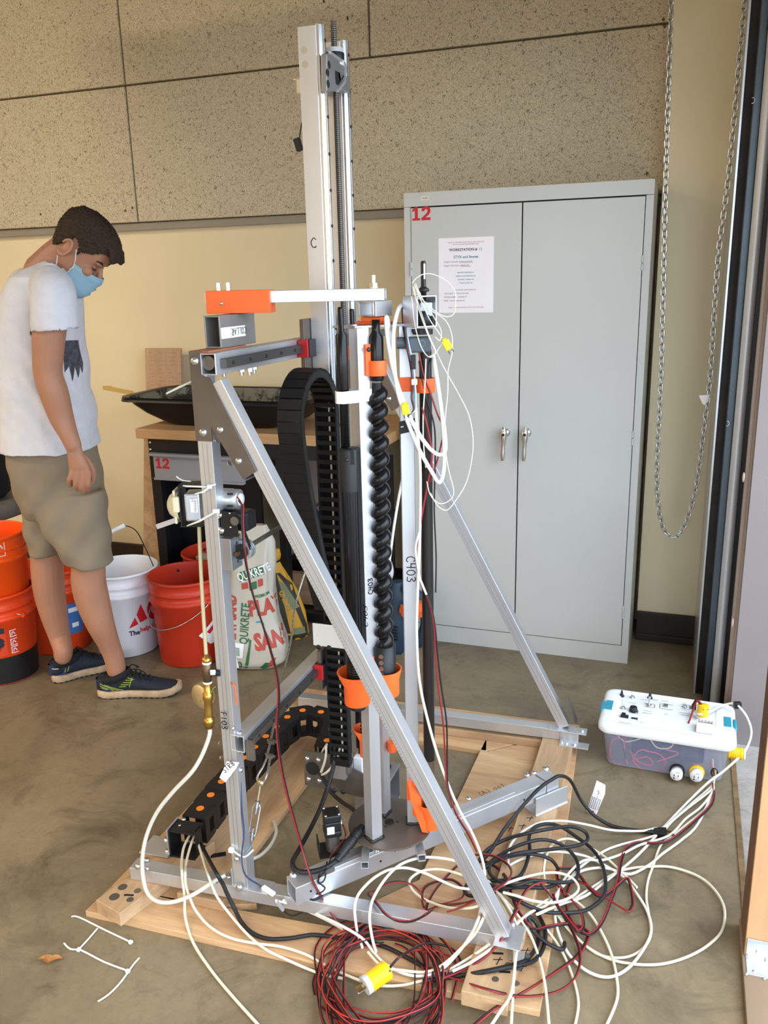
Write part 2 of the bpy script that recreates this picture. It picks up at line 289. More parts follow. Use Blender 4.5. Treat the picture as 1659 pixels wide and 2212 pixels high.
MT = dict(
 alu=M('aluminium', '#d2d4d8', .4, .8, var=.10, vs=9, stretch=(1, 1, .12)), alu_d=M('mill_aluminium', '#a3a5a8', .42, .8, var=.12, vs=12), zinc=M('zinc', '#d2d5d8', .25, .95), steel=M('raw_steel', '#7a756e', .45, .75, var=.25, vs=14),
 chrome=M('chrome', '#e4e4e6', .08, 1), dark_steel=M('dark_steel', '#3b3a3a', .35, .7), plate=M('cold_rolled_plate', '#746b62', .5, .75, var=.2, vs=7), black=M('black_plastic', '#17181a', .45), blackmatte=M('black_matte', '#131415', .8), blacksteel=M('black_oxide', '#201f1f', .22, .5, var=.2, vs=5),
 orange_dot=M('orange_cap', '#f08428', .5), orange=M('orange_print', '#f2682a', .5, bump=.06, bs=300), orange_b=M('orange_bucket', '#ee4a1c', .4, var=.06, vs=4), red_b=M('red_bucket', '#cf3a22', .4, var=.08, vs=4), white_p=M('white_plastic', '#eef0f2', .35), white_b=M('white_bucket', '#eceef4', .35),
 white_c=M('white_cable', '#e9e6da', .4), cream_c=M('cream_cable', '#e3dcc4', .42), white_hose=M('white_hose', '#f0f1f2', .35), red=M('red_print', '#c8202a', .5), red_wire=M('red_wire', '#8a2024', .4), blk_wire=M('black_wire', '#1a1516', .45), black_cord=M('black_cord', '#17171a', .42, bump=.2, bs=900),
 yellow=M('yellow_plastic', '#f2c511', .4), brass=M('brass', '#b8934a', .28, .9, var=.2, vs=30), ink=M('felt_ink', '#17171b', .7), paper=M('paper', '#f1eef2', .8), grey_text=M('grey_print', '#6c6470', .8), pink_text=M('pink_print', '#c06070', .8), teal_text=M('teal_print', '#35748c', .8), dark_text=M('dark_print', '#2d2b33', .8),
 teal=M('teal_latch', '#2a93aa', .4), cab=M('grey_enamel', '#c2c3bf', .42, var=.02, vs=3), gap=M('dark_gap', '#22221f', .8), tape=M('white_tape', '#f2f2f0', .6), masking=M('masking_tape', '#cda860', .7), clear_hose=M('milky_hose', '#dddcd2', .3, alpha=.8), strap=M('nylon_tie', '#e9efe9', .4),
 grey_pvc=M('grey_plastic', '#4f5a63', .45), rubber=M('rubber', '#121212', .7), yellow_wall=M('yellow_paint', '#e6d7b2', .6, var=.035, vs=1.8, bump=.05, bs=120), tan=M('tan_jamb', '#a8978a', .6), panelgrey=M('grey_wall_paint', '#8a8280', .7, var=.04, vs=2), darkstrip=M('sooty_steel', '#241f1b', .6, .2, var=.4, vs=16), bluesteel=M('blue_grey_steel', '#59656e', .4, .5, var=.15, vs=5), galv=M('galvanised', '#c8ccd0', .32, .75, var=.08, vs=8), basebd=M('brown_baseboard', '#31241b', .55),
 grille=M('drawer_grey', '#96979a', .45), butcher=wood('butcher_block', '#b98347', '#d9a968', 'X', 16), ply=wood('plywood', '#a8743f', '#dcb27c', 'X', 17), ply_y=wood('plywood_y', '#ab7945', '#deb581', 'Y', 17), pine=wood('pine', '#a37c4e', '#c9a272', 'Y', 22), pine_x=wood('pine_x', '#a37c4e', '#c9a272', 'X', 22), crate=wood('crate_ply', '#b07c47', '#cf9c63', 'Z', 7), ply_edge=wood('ply_edge', '#7e5f3b', '#9a7a52', 'X', 30), pboard=wood('thin_board', '#b58d66', '#c79f76', 'Z', 8), leaf=M('dry_leaf', '#a87440', .8, var=.2, vs=40),
 floor=concrete('concrete', '#655845', '#83755c', '#97876c', .5), floor_out=concrete('outside_concrete', '#9a948c', '#aaa49c', '#b8b2aa', .8), wool=woodwool('wood_wool'), groove=M('board_joint', '#6d5a40', .9), ceil=M('ceiling_paint', '#5f594d', .9), lamp=M('lamp_body', '#e9e6dc', .5),
 skin=M('skin', '#ad7c62', .5, sub=.12, var=.06, vs=14), lip=M('lip', '#a8665a', .5), hair=M('hair', '#38271a', .7, var=.4, vs=90, bump=.9, bs=160, stretch=(1, 1, 1)), shirt=M('shirt_knit', '#d3d3da', .9, var=.05, vs=30, bump=.15, bs=25), shorts=M('khaki', '#8a7c68', .85, var=.06, vs=9, bump=.2, bs=18), mask=M('mask_blue', '#8fb3c4', .85), shoe=M('shoe_mesh', '#1d2430', .8, bump=.3, bs=400), sole=M('shoe_sole', '#b59d80', .8, var=.25, vs=30), shoe_navy=M('shoe_navy', '#27345a', .6), lime=M('lime_stripe', '#a6b545', .6), sock=M('sock', '#1b1b1d', .9), print=M('shirt_print', '#4a4a52', .9, var=.5, vs=60),
 sack=M('sack_plastic', '#bfb9aa', .35, var=.06, vs=8), sack_green=M('sack_green', '#2e6b42', .5), sack_red=M('sack_red', '#b8483a', .5), sack_gold=M('sack_gold', '#d19a2c', .5, var=.1, vs=6), sack_dark=M('sack_dark', '#2f2a20', .6), sack_sage=M('sack_sage', '#7d8160', .6),
 tray=M('tray_black', '#101112', .4), dust=M('mortar_dust', '#6b675c', .9, var=.5, vs=20), navy=M('drill_blue', '#23384a', .5), fabric=M('chair_fabric', '#6d6a62', .9, var=.15, vs=25), bagf=M('bag_fabric', '#15161a', .85), cream_pl=M('cream_plastic', '#d9cfae', .4), granite=M('limestone', '#b7ab93', .9, var=.15, vs=40), pinktag=M('pink_dot', '#d1493f', .6), bluelabel=M('blue_label', '#3f6fae', .5), tint=M('bin_plastic', '#a9b4dd', .25, alpha=.45, rough_=None) if False else M('bin_plastic', '#cfd8f4', .3, alpha=.26),
 bluedark=M('box_dark', '#23264a', .5), pinkwire=M('pink_wire', '#d8416f', .4), wirerope=M('wire_rope', '#a7a49b', .35, .8, var=.35, vs=160))
MT['bin_plastic'] = MT.get('tint'); MT['guide'] = M('guide_steel', '#5f5d5b', .4, .7); MT['darktube'] = M('black_tube', '#26211f', .35, .3)
# ------------------------------------------------------------------ the room
WY = 0.457                        # back wall plane
g = G(); g.bb((-8, -8, -.12), (1.285, WY+.6, 0)); floor = struct(g.obj('floor', MT['floor'], org=(0, 0, 0)))
g = G(); g.bb((1.285, -45, -.13), (45, 30, -.012)); g.bb((-45, -45, -.13), (1.285, -8, -.012)); struct(g.obj('ground', MT['floor_out'], org=(1.285, 0, 0)))
wb = None
g = G(); g.bb((-8, WY+.03, 0), (1.27, WY+.25, 4.1)); wb = struct(g.obj('wall_back', MT['yellow_wall'], org=(0, WY+.03, 0)))
g = G(); g.bb((-8, WY+.0, 1.775), (.93, WY+.028, 1.808)); g.obj('metal_strip', M('panel_channel', '#8f8a80', .5, .3), wb)
g = G(); g.bb((-8, WY+.012, 1.8), (.93, WY+.03, 4.1)); g.obj('panel_backing', MT['groove'], wb)
seams = {0: [-8, -6.38, -5.16, -3.94, -2.72, -1.5, -.283, .928], 1: [-8, -6.98, -5.77, -4.55, -3.33, -2.11, -.89, .33, .928]}
for row in range(3):
    z0 = 1.808+row*.6085; z1 = z0+.6085
    xs = [-8, -6.38, -5.16, -3.94, -2.72, -1.5, .928] if row == 0 else ([-8, -6.5, -5.1, -3.9, -2.7, -1.5, -.283, .928] if row == 1 else [-8, -5, -2, .928])
    if row == 0: xs = [-8, -6.38, -5.16, -3.94, -2.72, -1.5, -.283+1.2, .928] if False else [-8, -6.38, -5.16, -3.94, -2.72, -1.5, .928]
    for a, b in zip(xs, xs[1:]):
        g = G(); g.bb((a+.004, WY-.02, z0+.004), (b-.004, WY+.016, z1-.004)); g.obj('acoustic_panel', MT['wool'], wb, bev=.004)
for (u, v) in ((1433, 42), (1436, 57), (1398, 375), (271, 455), (286, 449), (88, 463)):
    p = Y(u, v, WY-.02); inst('scr', lambda g: g.cyl((0, 0, 0), (0, 0, .002), .006, n=10), MT['groove'], 'screw', p, (0, -1, 0), wb)
g = G(); g.bb((.93, .28, 0), (1.27, WY+.03, 4.1)); struct(g.obj('wall_corner', MT['yellow_wall'], org=(.93,.28,0)))
g = G(); g.bb((-8, WY+.005, 0), (-.1, WY+.03, .14)); struct(g.obj('baseboard_back', MT['basebd']))
g = G(); g.bb((.93, .262, 0), (1.2, .28, .125)); g.bb((.93, .252, 0), (1.2, .262, .03)); struct(g.obj('baseboard_right', MT['basebd'], bev=.003))
g = G(); g.bb((-8.2, -8, 0), (-8, WY+.25, 4.1)); struct(g.obj('wall_left', MT['yellow_wall']))
g = G(); g.bb((-8.2, -8.2, 0), (-1.5, -8, 4.1)); g.bb((1.2, -8.2, 0), (1.5, -8, 4.1)); g.bb((-1.5, -8.2, 2.36), (1.2, -8, 4.1)); struct(g.obj('wall_front', MT['yellow_wall']))  # unseen opening added here for stronger cool daylight on front-facing surfaces
g = G(); g.bb((-8.2, -8.2, 4.1), (1.7, WY+.3, 4.25)); struct(g.obj('ceiling', MT['ceil']))
# right side: door jamb column, header over the roll-up doorway, wall beyond it
g = G(); g.bb((1.272, -.5, -.012), (2.6, WY+.3, 4.1)); wr = struct(g.obj('wall_right', MT['panelgrey'], org=(1.272, -.5, 0)))
g = G(); g.bb((1.29, -5.0, 2.36), (1.5, -.5, 4.1)); g.obj('header', MT['panelgrey'], wr)
g = G(); g.bb((1.29, -8, -.012), (1.5, -5.0, 4.1)); g.obj('far_wall_section', MT['panelgrey'], wr)
g = G(); g.bb((1.266, -.47, 0), (1.2725, -.44, 4.0)); g.bb((1.2555, -.452, 0), (1.272, -.42, 4.0)); struct(g.obj('trim_1', MT['tan'], bev=.001))
for (u, v) in ((1606, 1031), (1582, 1345)):
    p = Y(u, v, -.5); g = G(); g.ell((p.x, -.5, p.z), (.004, .004, .016), 10, 6); g.obj('caulk_lump', MT['tan'], wr)
# roll-up door track beside the opening
tr = thing('door_track', 'galvanised vertical roll-up door track on the jamb beside the doorway', 'door track', (1.2, -.22, 0))
g = G(); g.bb((1.164, -.192, 0), (1.170, .27, 3.2)); g.obj('edge_plate', MT['galv'], tr)
g = G(); g.bb((1.170, -.186, 0), (1.197, .26, 3.2)); g.obj('sooty_post', MT['darkstrip'], tr)
g = G(); g.bb((1.197, -.25, 0), (1.219, -.15, 3.2)); g.obj('angle_iron', MT['bluesteel'], tr, bev=.002)
pr = []
for k in range(13):
    q = PI*(k/12); pr.append((1.2345-.0165*math.cos(q), -.285-.022*math.sin(q)))
g = G(); n = len(pr); g.loft([[V((x, y, z)) for x, y in pr] for z in (0, 3.2)], caps=False, closed=False); g.obj('guide_channel', M('galv_sheet', '#d5d9de', .45, .4), tr)
g = G(); g.bb((1.219, -.27, 0), (1.266, -.2, 3.2)); g.obj('channel_back', MT['dark_steel'], tr)
g = G()
for z in (.55, 1.3, 2.05, 2.8):
    pass
for (u, v) in ((1626, 217), (1571, 915)):
    p = Y(u, v, -.31); g = G(); g.sweep([p+V((.006*math.cos(a), 0, .008*math.sin(a))) for a in np.linspace(-2, 2, 10)], .0012, 6); g.obj('rivet_ring', MT['zinc'], tr)
for (u, v) in ((1650, 252), (1598, 900)):
    p = Y(u, v, -.3); bolt((min(p.x, 1.262), -.272, p.z), (0, -1, 0), tr, .007, MT['steel'], False)
g = G(); g.bb((-1.9, -4.6, 2.95), (1.24, -.6, 3.0)); 
for k in range(7): g.bb((-1.9+k*.52, -4.6, 3.0), (-1.86+k*.52, -.6, 3.03))
struct(g.obj('door_1', MT['cab']))
# threshold strip
g = G(); g.bb((1.275, -5, -.02), (1.292, -.5, .004)); struct(g.obj('trim_2', M('rusty_edge', '#7d664a', .8, .2, var=.3, vs=20), bev=.002))
# ceiling lamps (the light comes from these)
for k, (x, y) in enumerate(LAMPS):
    t = thing('ceiling_lamp', 'fluorescent ceiling lamp '+('hung near the person', 'in the middle of the room', 'over the far left corner', 'over the front left corner', 'closest to the front doorway')[k], 'lamp', (x, y, 4.1), 'ceiling lamps')
    g = G(); g.bb((x-.62, y-.28, 4.06), (x+.62, y+.28, 4.1)); g.obj('housing', MT['lamp'], t, bev=.005)
    for q in (-.15, .15):
        g = G(); g.cyl((x-.58, y+q, 4.045), (x+.58, y+q, 4.045), .013, n=10); g.obj('tube', MT['white_p'], t)
# ------------------------------------------------------------------ storage cabinet
cb = thing('storage_cabinet', 'tall grey steel storage cabinet with two doors and chrome handles against the wall', 'cabinet', (.457, .23, 0))
g = G(); CH = 1.829
g.bb((0, .012, 0), (.016, .43, CH)); g.bb((.898, .012, 0), (.914, .43, CH)); g.bb((.016, .415, 0), (.898, .43, CH)); g.bb((.016, .02, CH-.016), (.898, .415, CH)); g.bb((.016, .02, .06), (.898, .415, .075))
g.bb((0, 0, 0), (.026, .012, CH-.052)); g.bb((.888, 0, 0), (.914, .012, CH-.052)); g.bb((0, 0, CH-.05), (.914, .012, CH)); g.bb((.026, 0, 0), (.888, .012, .075))
g.obj('body', MT['cab'], cb)
g = G(); g.bb((.024, .013, .07), (.89, .016, CH-.045)); g.obj('gap_shade', MT['gap'], cb)  # dark sheet behind the doors stands in for shade in their gaps
doors = []
for a, b in ((.0285, .4535), (.4585, .8855)):
    g = G(); g.bb((a, -.004, .079), (b, .012, CH-.0555)); doors.append(g.obj('door', MT['cab'], cb, bev=.0015))
for k, (u, v) in enumerate(((1092, 935), (1138, 935))):
    p = Y(u, v, -.01)
    g = G(); g.lathe([(.0, .012), (.012, .011), (.017, .006), (.019, 0)], (p.x, -.004, p.z), (0, -1, 0), 20)
    s = 1; g.cyl((p.x, -.012, p.z), (p.x, -.04, p.z), .0085, n=14)
    top = V((p.x, -.042, p.z+.028)); bot = V((p.x-.004, -.043, p.z-.105))
    pts = [top.lerp(bot, t) for t in np.linspace(0, 1, 9)]
    g.sweep(pts, [.006, .0125, .0135, .012, .0095, .0085, .009, .0095, .006], 12)
    h = g.obj('handle', MT['chrome'], doors[k])
    g = G(); g.cyl((p.x, -.0555, p.z), (p.x, -.058, p.z), .006, n=12); g.obj('lock_cylinder', MT['dark_steel'], h) if False else g.obj('keyhole', MT['dark_steel'], doors[k])
for x, dk in ((.0265, 0), (.887, 1)):
    for z in (1.55, .92, .22) if dk else (1.55, .92, .22):
        for q in (-.026, .002):
            g = G(); g.cyl((x, -.0035, z+q), (x, -.0035, z+q+.024), .0048, n=10); g.obj('hinge', MT['cab'], doors[dk])
g = G(); p = Y(918, 428, 0); g.bb((p.x-.015, -.0012, p.z-.007), (p.x+.015, 0, p.z+.007)); pl = g.obj('label_plate', MT['cream_c'], cb)
T('lettering', 'HON', MT['grey_text'], pl, (p.x-.011, -.0013, p.z-.0035), (1, 0, 0), (0, 0, 1), .007)
def twelve(par, o, ax, ay, h, dy):
    o, ax, ay = V(o), V(ax), V(ay); n = ax.cross(ay)
    g = G(); one = [(.0, 0), (.62, 0), (.62, .17), (.44, .17), (.44, 1), (.27, 1), (0, .8), (0, .62), (.2, .72), (.2, .17), (0, .17)]
    g.prism([(a*h, b*h) for a, b in one], o, ax, ay, n*dy); g.obj('numeral', MT['red'], par)
    g = G(); out = [(0, 0), (.72, 0), (.72, .2), (.33, .2)]
    out += [(.58, .38), (.7, .55), (.72, .72), (.66, .88), (.52, .98), (.34, 1), (.15, .95), (.03, .82), (.0, .68), (.22, .64), (.27, .76), (.36, .8), (.46, .76), (.49, .67), (.45, .55), (.3, .4), (0, .17)]
    g.prism([(a*h+.72*h, b*h) for a, b in out], o, ax, ay, n*dy); g.obj('numeral', MT['red'], par)
a = Y(891, 477, -.004); b = Y(929, 452, -.004)
twelve(doors[0], (a.x, -.004, a.z), (1, 0, 0), (0, 0, 1), .05, .0008)
g = G(); p = Y(1149, 437, -.004)
# ------------------------------------------------------------------ notice on the cabinet door
c = [Y(947, 515, -.006), Y(1067, 511, -.006), Y(1065, 680, -.006), Y(946, 676, -.006)]
ns = thing('notice_sheet', 'white printed workstation notice taped to the left cabinet door', 'notice', (c[3].x, -.006, c[3].z))
x0, x1, z1, z0 = c[0].x, c[1].x, c[0].z, c[3].z
g = G(); nx = 9
for i in range(nx):
    pass
rows = [[V((x0+(x1-x0)*i/8, -.0052-.004*math.sin(PI*i/8)*(1 if j in (0, 1) else .2)*(.6 if j else .25), z0+(z1-z0)*j/4)) for i in range(9)] for j in range(5)]
rows = [[V((p.x, -.0052, p.z)) for p in r] for r in rows]
g.loft(rows, caps=False, closed=False, smooth=False); g.bb((x0, -.0051, z0), (x1, -.0042, z1)); g.obj('sheet', MT['paper'], ns)
def nl(s, fx, fz, h, mat, al='LEFT', bold=0, sx=1):
    T('lettering', s, mat, ns, (x0+(x1-x0)*fx, -.0054, z0+(z1-z0)*fz), (1, 0, 0), (0, 0, 1), h, align=al, bold=bold, sx=sx)
nl('COME TO THE M700 OFFICE TO FILL OUT THIS FORM', .5, .93, .0042, MT['pink_text'], 'CENTER')
nl('Overwrite words in BLUE and fill in blanks', .5, .905, .0042, MT['pink_text'], 'CENTER')
nl('WORKSTATION #', .45, .825, .0098, MT['dark_text'], 'CENTER', .015, .98); nl('12', .73, .825, .0098, MT['teal_text'], 'LEFT', 0, .98)
nl('STYX and Stones', .5, .73, .0098, MT['teal_text'], 'CENTER', .012)
for s, fx, fz in (('PROJECT ADVISOR:  PETER SCHUSTER', .1, .675), ('PROJECT END DATE:  SPRING 2021', .1, .625)): nl(s, fx, fz, .0048, MT['grey_text'], sx=.98)
g = G()
for fx, fx2, fz in ((.39, .64, .668), (.4, .6, .618)): g.bb((x0+(x1-x0)*fx, -.0056, z0+(z1-z0)*fz), (x0+(x1-x0)*fx2, -.0053, z0+(z1-z0)*fz+.0008))
g.obj('underline', MT['grey_text'], ns)['kind'] = 'stuff'
for s, fz in (('BRADLEY BEHRENS #1', .532), ('REBECCA RODRIGUEZ #2', .485), ('DOMINIC DURAN #3', .438), ('TYLER GUFFEY #4', .392), ('CONTACT INFORMATION', .3)): nl(s, .5, fz, .0048, MT['teal_text'] if fz > .35 else MT['grey_text'], 'CENTER')
for s, fz in (('TEAM LEAD:  MICHELLE LECLERE', .253), ('PHONE NUMBER:  9167492719', .205), ('EMAIL:  mleclere@calpoly.edu', .158)): nl(s, .1, fz, .0048, MT['grey_text'])
nl('COME TO THE M700 OFFICE TO FILL OUT THIS FORM', .5, .065, .0042, MT['pink_text'], 'CENTER')
# ------------------------------------------------------------------ hoist chain
CY = -.03
path = spline([(.925, CY, 2.95), Y(1450, 0, CY), Y(1438, 400, CY), Y(1428, 800, CY), Y(1419, 1000, CY), Y(1421, 1080, CY), Y(1432, 1138, CY), Y(1450, 1158, CY), Y(1470, 1150, CY), Y(1490, 1105, CY), Y(1505, 1040, CY), Y(1520, 930, CY), Y(1535, 800, CY), Y(1551, 560, CY), (1.150, CY, 1.85), (1.156, CY, 2.4), (1.157, CY, 2.95)], 24)
P = [V(p) for p in path]; cum = [0]
for i in range(len(P)-1): cum.append(cum[-1]+(P[i+1]-P[i]).length)
hc = thing('hoist_chain', 'galvanised hoist chain hanging in a long loop right of the cabinet', 'chain', (1.03, CY, .52))
def link(g):
    L, R, r = .0088, .0076, .0027
    pts = [V((R*math.cos(q), 0, L+R*math.sin(q))) for q in np.linspace(0, PI, 9)]+[V((R*math.cos(q), 0, -L+R*math.sin(q))) for q in np.linspace(PI, 2*PI, 9)]
    g.sweep(pts, r, 6, closed=True)
pitch = .0242; s = 0; k = 0; i = 0
while s < cum[-1]:
    while i < len(cum)-2 and cum[i+1] < s: i += 1
    t = (s-cum[i])/(cum[i+1]-cum[i]); q = P[i].lerp(P[i+1], t); d = (P[i+1]-P[i]).normalized()
    tw = 0.35+.12*math.sin(s*3.1); side = V((math.cos(tw), -math.sin(tw), 0)) if k % 2 == 0 else V((math.sin(tw), math.cos(tw), 0))
    inst('chain_link', link, MT['zinc'], 'link', q, d, hc, 1.0, side); s += pitch; k += 1
p = Y(1521, 862, CY-.012); g = G(); g.prism([(-.018, .012), (.018, .016), (.014, -.006), (.004, -.022), (-.004, -.018)], p, (1, 0, 0), (0, 0, 1), (0, .004, 0)); g.obj('chain_tag', MT['white_p'], hc)
# ------------------------------------------------------------------ workbench
BX0, BX1, BY, BZ = -1.21, -.06, -.15, .908
wbn = thing('workbench', 'black steel workbench with a butcher block top under the tray', 'workbench', (-.64, .14, 0))
g = G(); g.bb((BX0, BY, BZ-.044), (BX1, .44, BZ)); g.obj('worktop', MT['butcher'], wbn, bev=.003)
g = G(); g.bb((-1.172, BY+.03, 0), (-1.125, BY+.07, BZ-.044)); g.obj('leg', MT['black'], wbn, bev=.002)
g = G(); g.bb((-.13, BY+.03, 0), (-.09, BY+.07, BZ-.044)); g.obj('leg', MT['black'], wbn, bev=.002)
g = G(); g.bb((-.55, BY+.03, 0), (-.515, BY+.07, BZ-.044)); g.obj('leg', MT['black'], wbn, bev=.002)
g = G(); g.bb((-1.165, .38, 0), (-1.125, .42, BZ-.044)); g.obj('leg', MT['black'], wbn, bev=.002)
g = G(); g.bb((-.13, .38, 0), (-.09, .42, BZ-.044)); g.obj('leg', MT['black'], wbn, bev=.002)
g = G(); g.bb((-1.165, BY+.02, .80), (-.09, BY+.05, BZ-.044)); g.obj('apron', MT['black'], wbn, bev=.002)
g = G(); g.bb((-1.17, .05, .10), (-.72, .07, .80)); g.bb((-1.17, BY+.06, .05), (-1.155, .4, .86)); g.obj('side_panel', M('panel_black', '#121213', .5), wbn)
g = G(); g.bb((-.30, .05, .02), (-.085, .06, .80)); g.obj('end_panel', M('panel_black2', '#131314', .55), wbn)
g = G(); g.bb((-.70, .2, .36), (-.3, .21, .80)); g.obj('back_panel', MT['panelgrey'], wbn)
g = G(); g.bb((-1.17, 0, .02), (-.09, .02, .06)); g.bb((-.7, .16, .10), (-.1, .42, .115)); g.obj('lower_shelf', MT['black'], wbn)
g = G(); g.beam((-.55, -.08, .75), (-.1, -.08, .20), .02, .035, (0, 1, 0)); g.obj('cross_brace', MT['dark_steel'], wbn)
g = G(); g.beam((-.76, .17, .20), (-.12, .17, .52), .02, .035, (0, 1, 0)); g.obj('cross_brace', MT['dark_steel'], wbn)
g = G(); a, b = Y(600, 1228, .14), Y(640, 1290, .14); g.bb((-.86, .12, .05), (-.3, .158, .2)); g.obj('stretcher', MT['pine_x'], wbn, bev=.002)
g = G(); p, q, r_, s_ = Y(312, 1000, .0), Y(332, 1000, .0), Y(328, 1192, .0), Y(305, 1192, .0)
p0_, p1_ = Y(318, 950, .0), Y(303, 1197, .0); g.prism([(p1_.x, .01), (p1_.x+.12, .01), (p0_.x+.10, .862), (p0_.x, .862)], (0, -.02, 0), (1, 0, 0), (0, 0, 1), (0, .03, 0)); 
g.obj('wooden_strut', MT['pine'], wbn)
d0, d1 = Y(330, 983, BY), Y(533, 1044, BY)
g = G(); zt, zb = .792, .69; g.bb((-1.13, BY-.002, zb), (-.685, BY+.012, zt)); g.bb((-1.145, BY-.02, zt), (-.672, BY+.01, zt+.012)); g.bb((-1.13, BY-.012, zb-.006), (-.685, BY+.012, zb+.004))
g.bb((-1.12, BY+.012, zb), (-.7, .3, zb+.006)); dr = g.obj('drawer', MT['grille'], wbn, bev=.0015)
p = Y(335, 1013, BY-.002); twelve(dr, (-1.118, BY-.002, .735), (1, 0, 0), (0, 0, 1), .047, .0008)
for (u, v) in ((324, 956), (325, 971), (561, 981), (1, 1)):
    if u > 10: bolt(Y(u, v, BY+.019), (0, -1, 0), wbn, .006)
g = G(); a = Y(349, 1133, BY+.01); b = Y(398, 1116, BY+.01); g.beam(a+V((0, -.035, 0)), b+V((0, -.035, 0)), .012, .022, (0, 0, 1)); g.obj('drawer_slide', MT['white_p'], wbn)
g = G(); p = Y(808, 1013, .04)
g.lathe([(.003, 0), (.018, 0), (.018, .004), (.003, .004)], (p.x, .045, p.z), (0, -1, 0), 18); g.cyl((p.x, .045, p.z), (p.x+.006, .012, p.z+.004), .006, n=10); g.obj('bolt_and_washer', MT['zinc'], wbn)
# ------------------------------------------------------------------ black sled tray on the bench
TR = thing('sled_tray', 'black plastic sled tray smeared with dry mortar on the workbench', 'tray', (-.9, .1, BZ))
def trring(fx0, fx1, fy0, fy1, z, rad, n=9):
    pts = []
    for cx, cy, a in ((fx1-rad, fy1-rad, 0), (fx0+rad, fy1-rad, PI/2), (fx0+rad, fy0+rad, PI), (fx1-rad, fy0+rad, 1.5*PI)):
        for k in range(n): q = a+PI/2*k/(n-1); pts.append((cx+rad*math.cos(q), cy+rad*math.sin(q), z))
    return pts
def trz(ring, tilt=True): return [V(p) for p in ring]
x0, x1, y0, y1 = -1.335, -.42, -.11, .36
H = .125
R = [trring(x0+.26, x1-.17, y0+.085, y1-.06, BZ+.001, .06), trring(x0+.19, x1-.13, y0+.06, y1-.05, BZ+.012, .07), trring(x0+.10, x1-.07, y0+.035, y1-.035, BZ+.055, .08), trring(x0+.045, x1-.04, y0+.02, y1-.02, BZ+.095, .08), trring(x0+.03, x1-.025, y0+.012, y1-.012, BZ+H, .08), trring(x0, x1, y0, y1, BZ+H+.004, .09), trring(x0-.004, x1+.004, y0-.004, y1+.004, BZ+H-.016, .09)]
g = G(); g.loft([trz(r) for r in reversed(R)], caps=False)
Ri = [trring(x0+.034, x1-.029, y0+.016, y1-.016, BZ+H-.001, .08), trring(x0+.05, x1-.045, y0+.026, y1-.026, BZ+.095, .08), trring(x0+.106, x1-.076, y0+.041, y1-.041, BZ+.058, .08), trring(x0+.26, x1-.17, y0+.085, y1-.06, BZ+.008, .06)]
g.add([V(p) for p in R[0]], [tuple(reversed(range(len(R[0]))))]); g.obj('shell', MT['tray'], TR)
g = G(); g.loft([trz(r) for r in Ri], caps=False); g.add([V(p) for p in Ri[-1]], [tuple(range(len(Ri[-1])))])
dm = bpy.data.materials.new('tray_inside'); dm.use_nodes = True; nt = dm.node_tree; b = nt.nodes['Principled BSDF']; b.inputs['Roughness'].default_value = .75
tc = nt.nodes.new('ShaderNodeTexCoord'); nz = nt.nodes.new('ShaderNodeTexNoise'); nz.inputs['Scale'].default_value = 7; nz.inputs['Detail'].default_value = 10; nz.inputs['Roughness'].default_value = .75; nt.links.new(tc.outputs['Object'], nz.inputs[0])
rp = nt.nodes.new('ShaderNodeValToRGB'); e = rp.color_ramp.elements; e[0].position = .48; e[0].color = lin('#17171a'); e[1].position = .56; e[1].color = lin('#7b7869'); nt.links.new(nz.outputs['Fac'], rp.inputs[0]); nt.links.new(rp.outputs[0], b.inputs['Base Color'])
g.obj('inside_face', dm, TR)
# ------------------------------------------------------------------ thin board with pencilled figures, leaning behind the tray
a = Y(316, 752, .44); b = Y(393, 752, .44)
bd = thing('thin_board', 'thin wooden board with pencilled figures leaning on the yellow wall', 'board', (a.x+.1, .4, BZ))
zt = a.z; zb = .915; xa, xb = a.x, b.x
g = G(); tl = lambda x, z, d=0: V((x, .44-.0-(zt-z)*.12-d, z)); 
for sx_, ex in ((xa, xb),):
    lo = [tl(sx_, zb), tl(ex, zb), tl(ex, zt), tl(sx_, zt)]; n = V((0, -.012, 0)); g.add(lo+[p+n for p in lo], [(0, 1, 2, 3), (7, 6, 5, 4), (0, 4, 5, 1), (1, 5, 6, 2), (2, 6, 7, 3), (3, 7, 4, 0)])
g.obj('board', MT['pboard'], bd)
gw = G(); random.seed(3)
for row in range(10):
    z = zt-.022-row*.02
    for w_ in range(3+row % 2):
        xs = xa+.02+w_*.055+random.uniform(0, .012)
        for s_ in range(random.randint(2, 5)):
            p = tl(xs+s_*.008, z+random.uniform(-.003, .003), .0124); q = tl(xs+s_*.008+random.uniform(.003, .006), z+random.uniform(-.005, .006), .0124)
            d = (q-p).normalized()*.0006; gw.quad(p+V((0, 0, -.0008)), q+V((0, 0, -.0008)), q+V((0, 0, .0008)), p+V((0, 0, .0008)))
gw.obj('pencil_writing', M('pencil', '#6b5448', .8), bd)['kind'] = 'stuff'
# tape on the wall
a, b, c2, d2 = Y(222, 834, WY+.027), Y(290, 838, WY+.027), Y(289, 846, WY+.027), Y(222, 842, WY+.027)
g = G(); g.prism([(0, 0), (.19, -.025), (.19, -.003), (.06, .016), (.055, .022), (0, .021)], (d2.x, WY+.0292, d2.z), (1, 0, 0), (0, 0, 1), (0, -.0006, 0))
tag(g.obj('tape_strip', MT['masking']), 'strip of beige masking tape stuck to the yellow wall', 'tape')
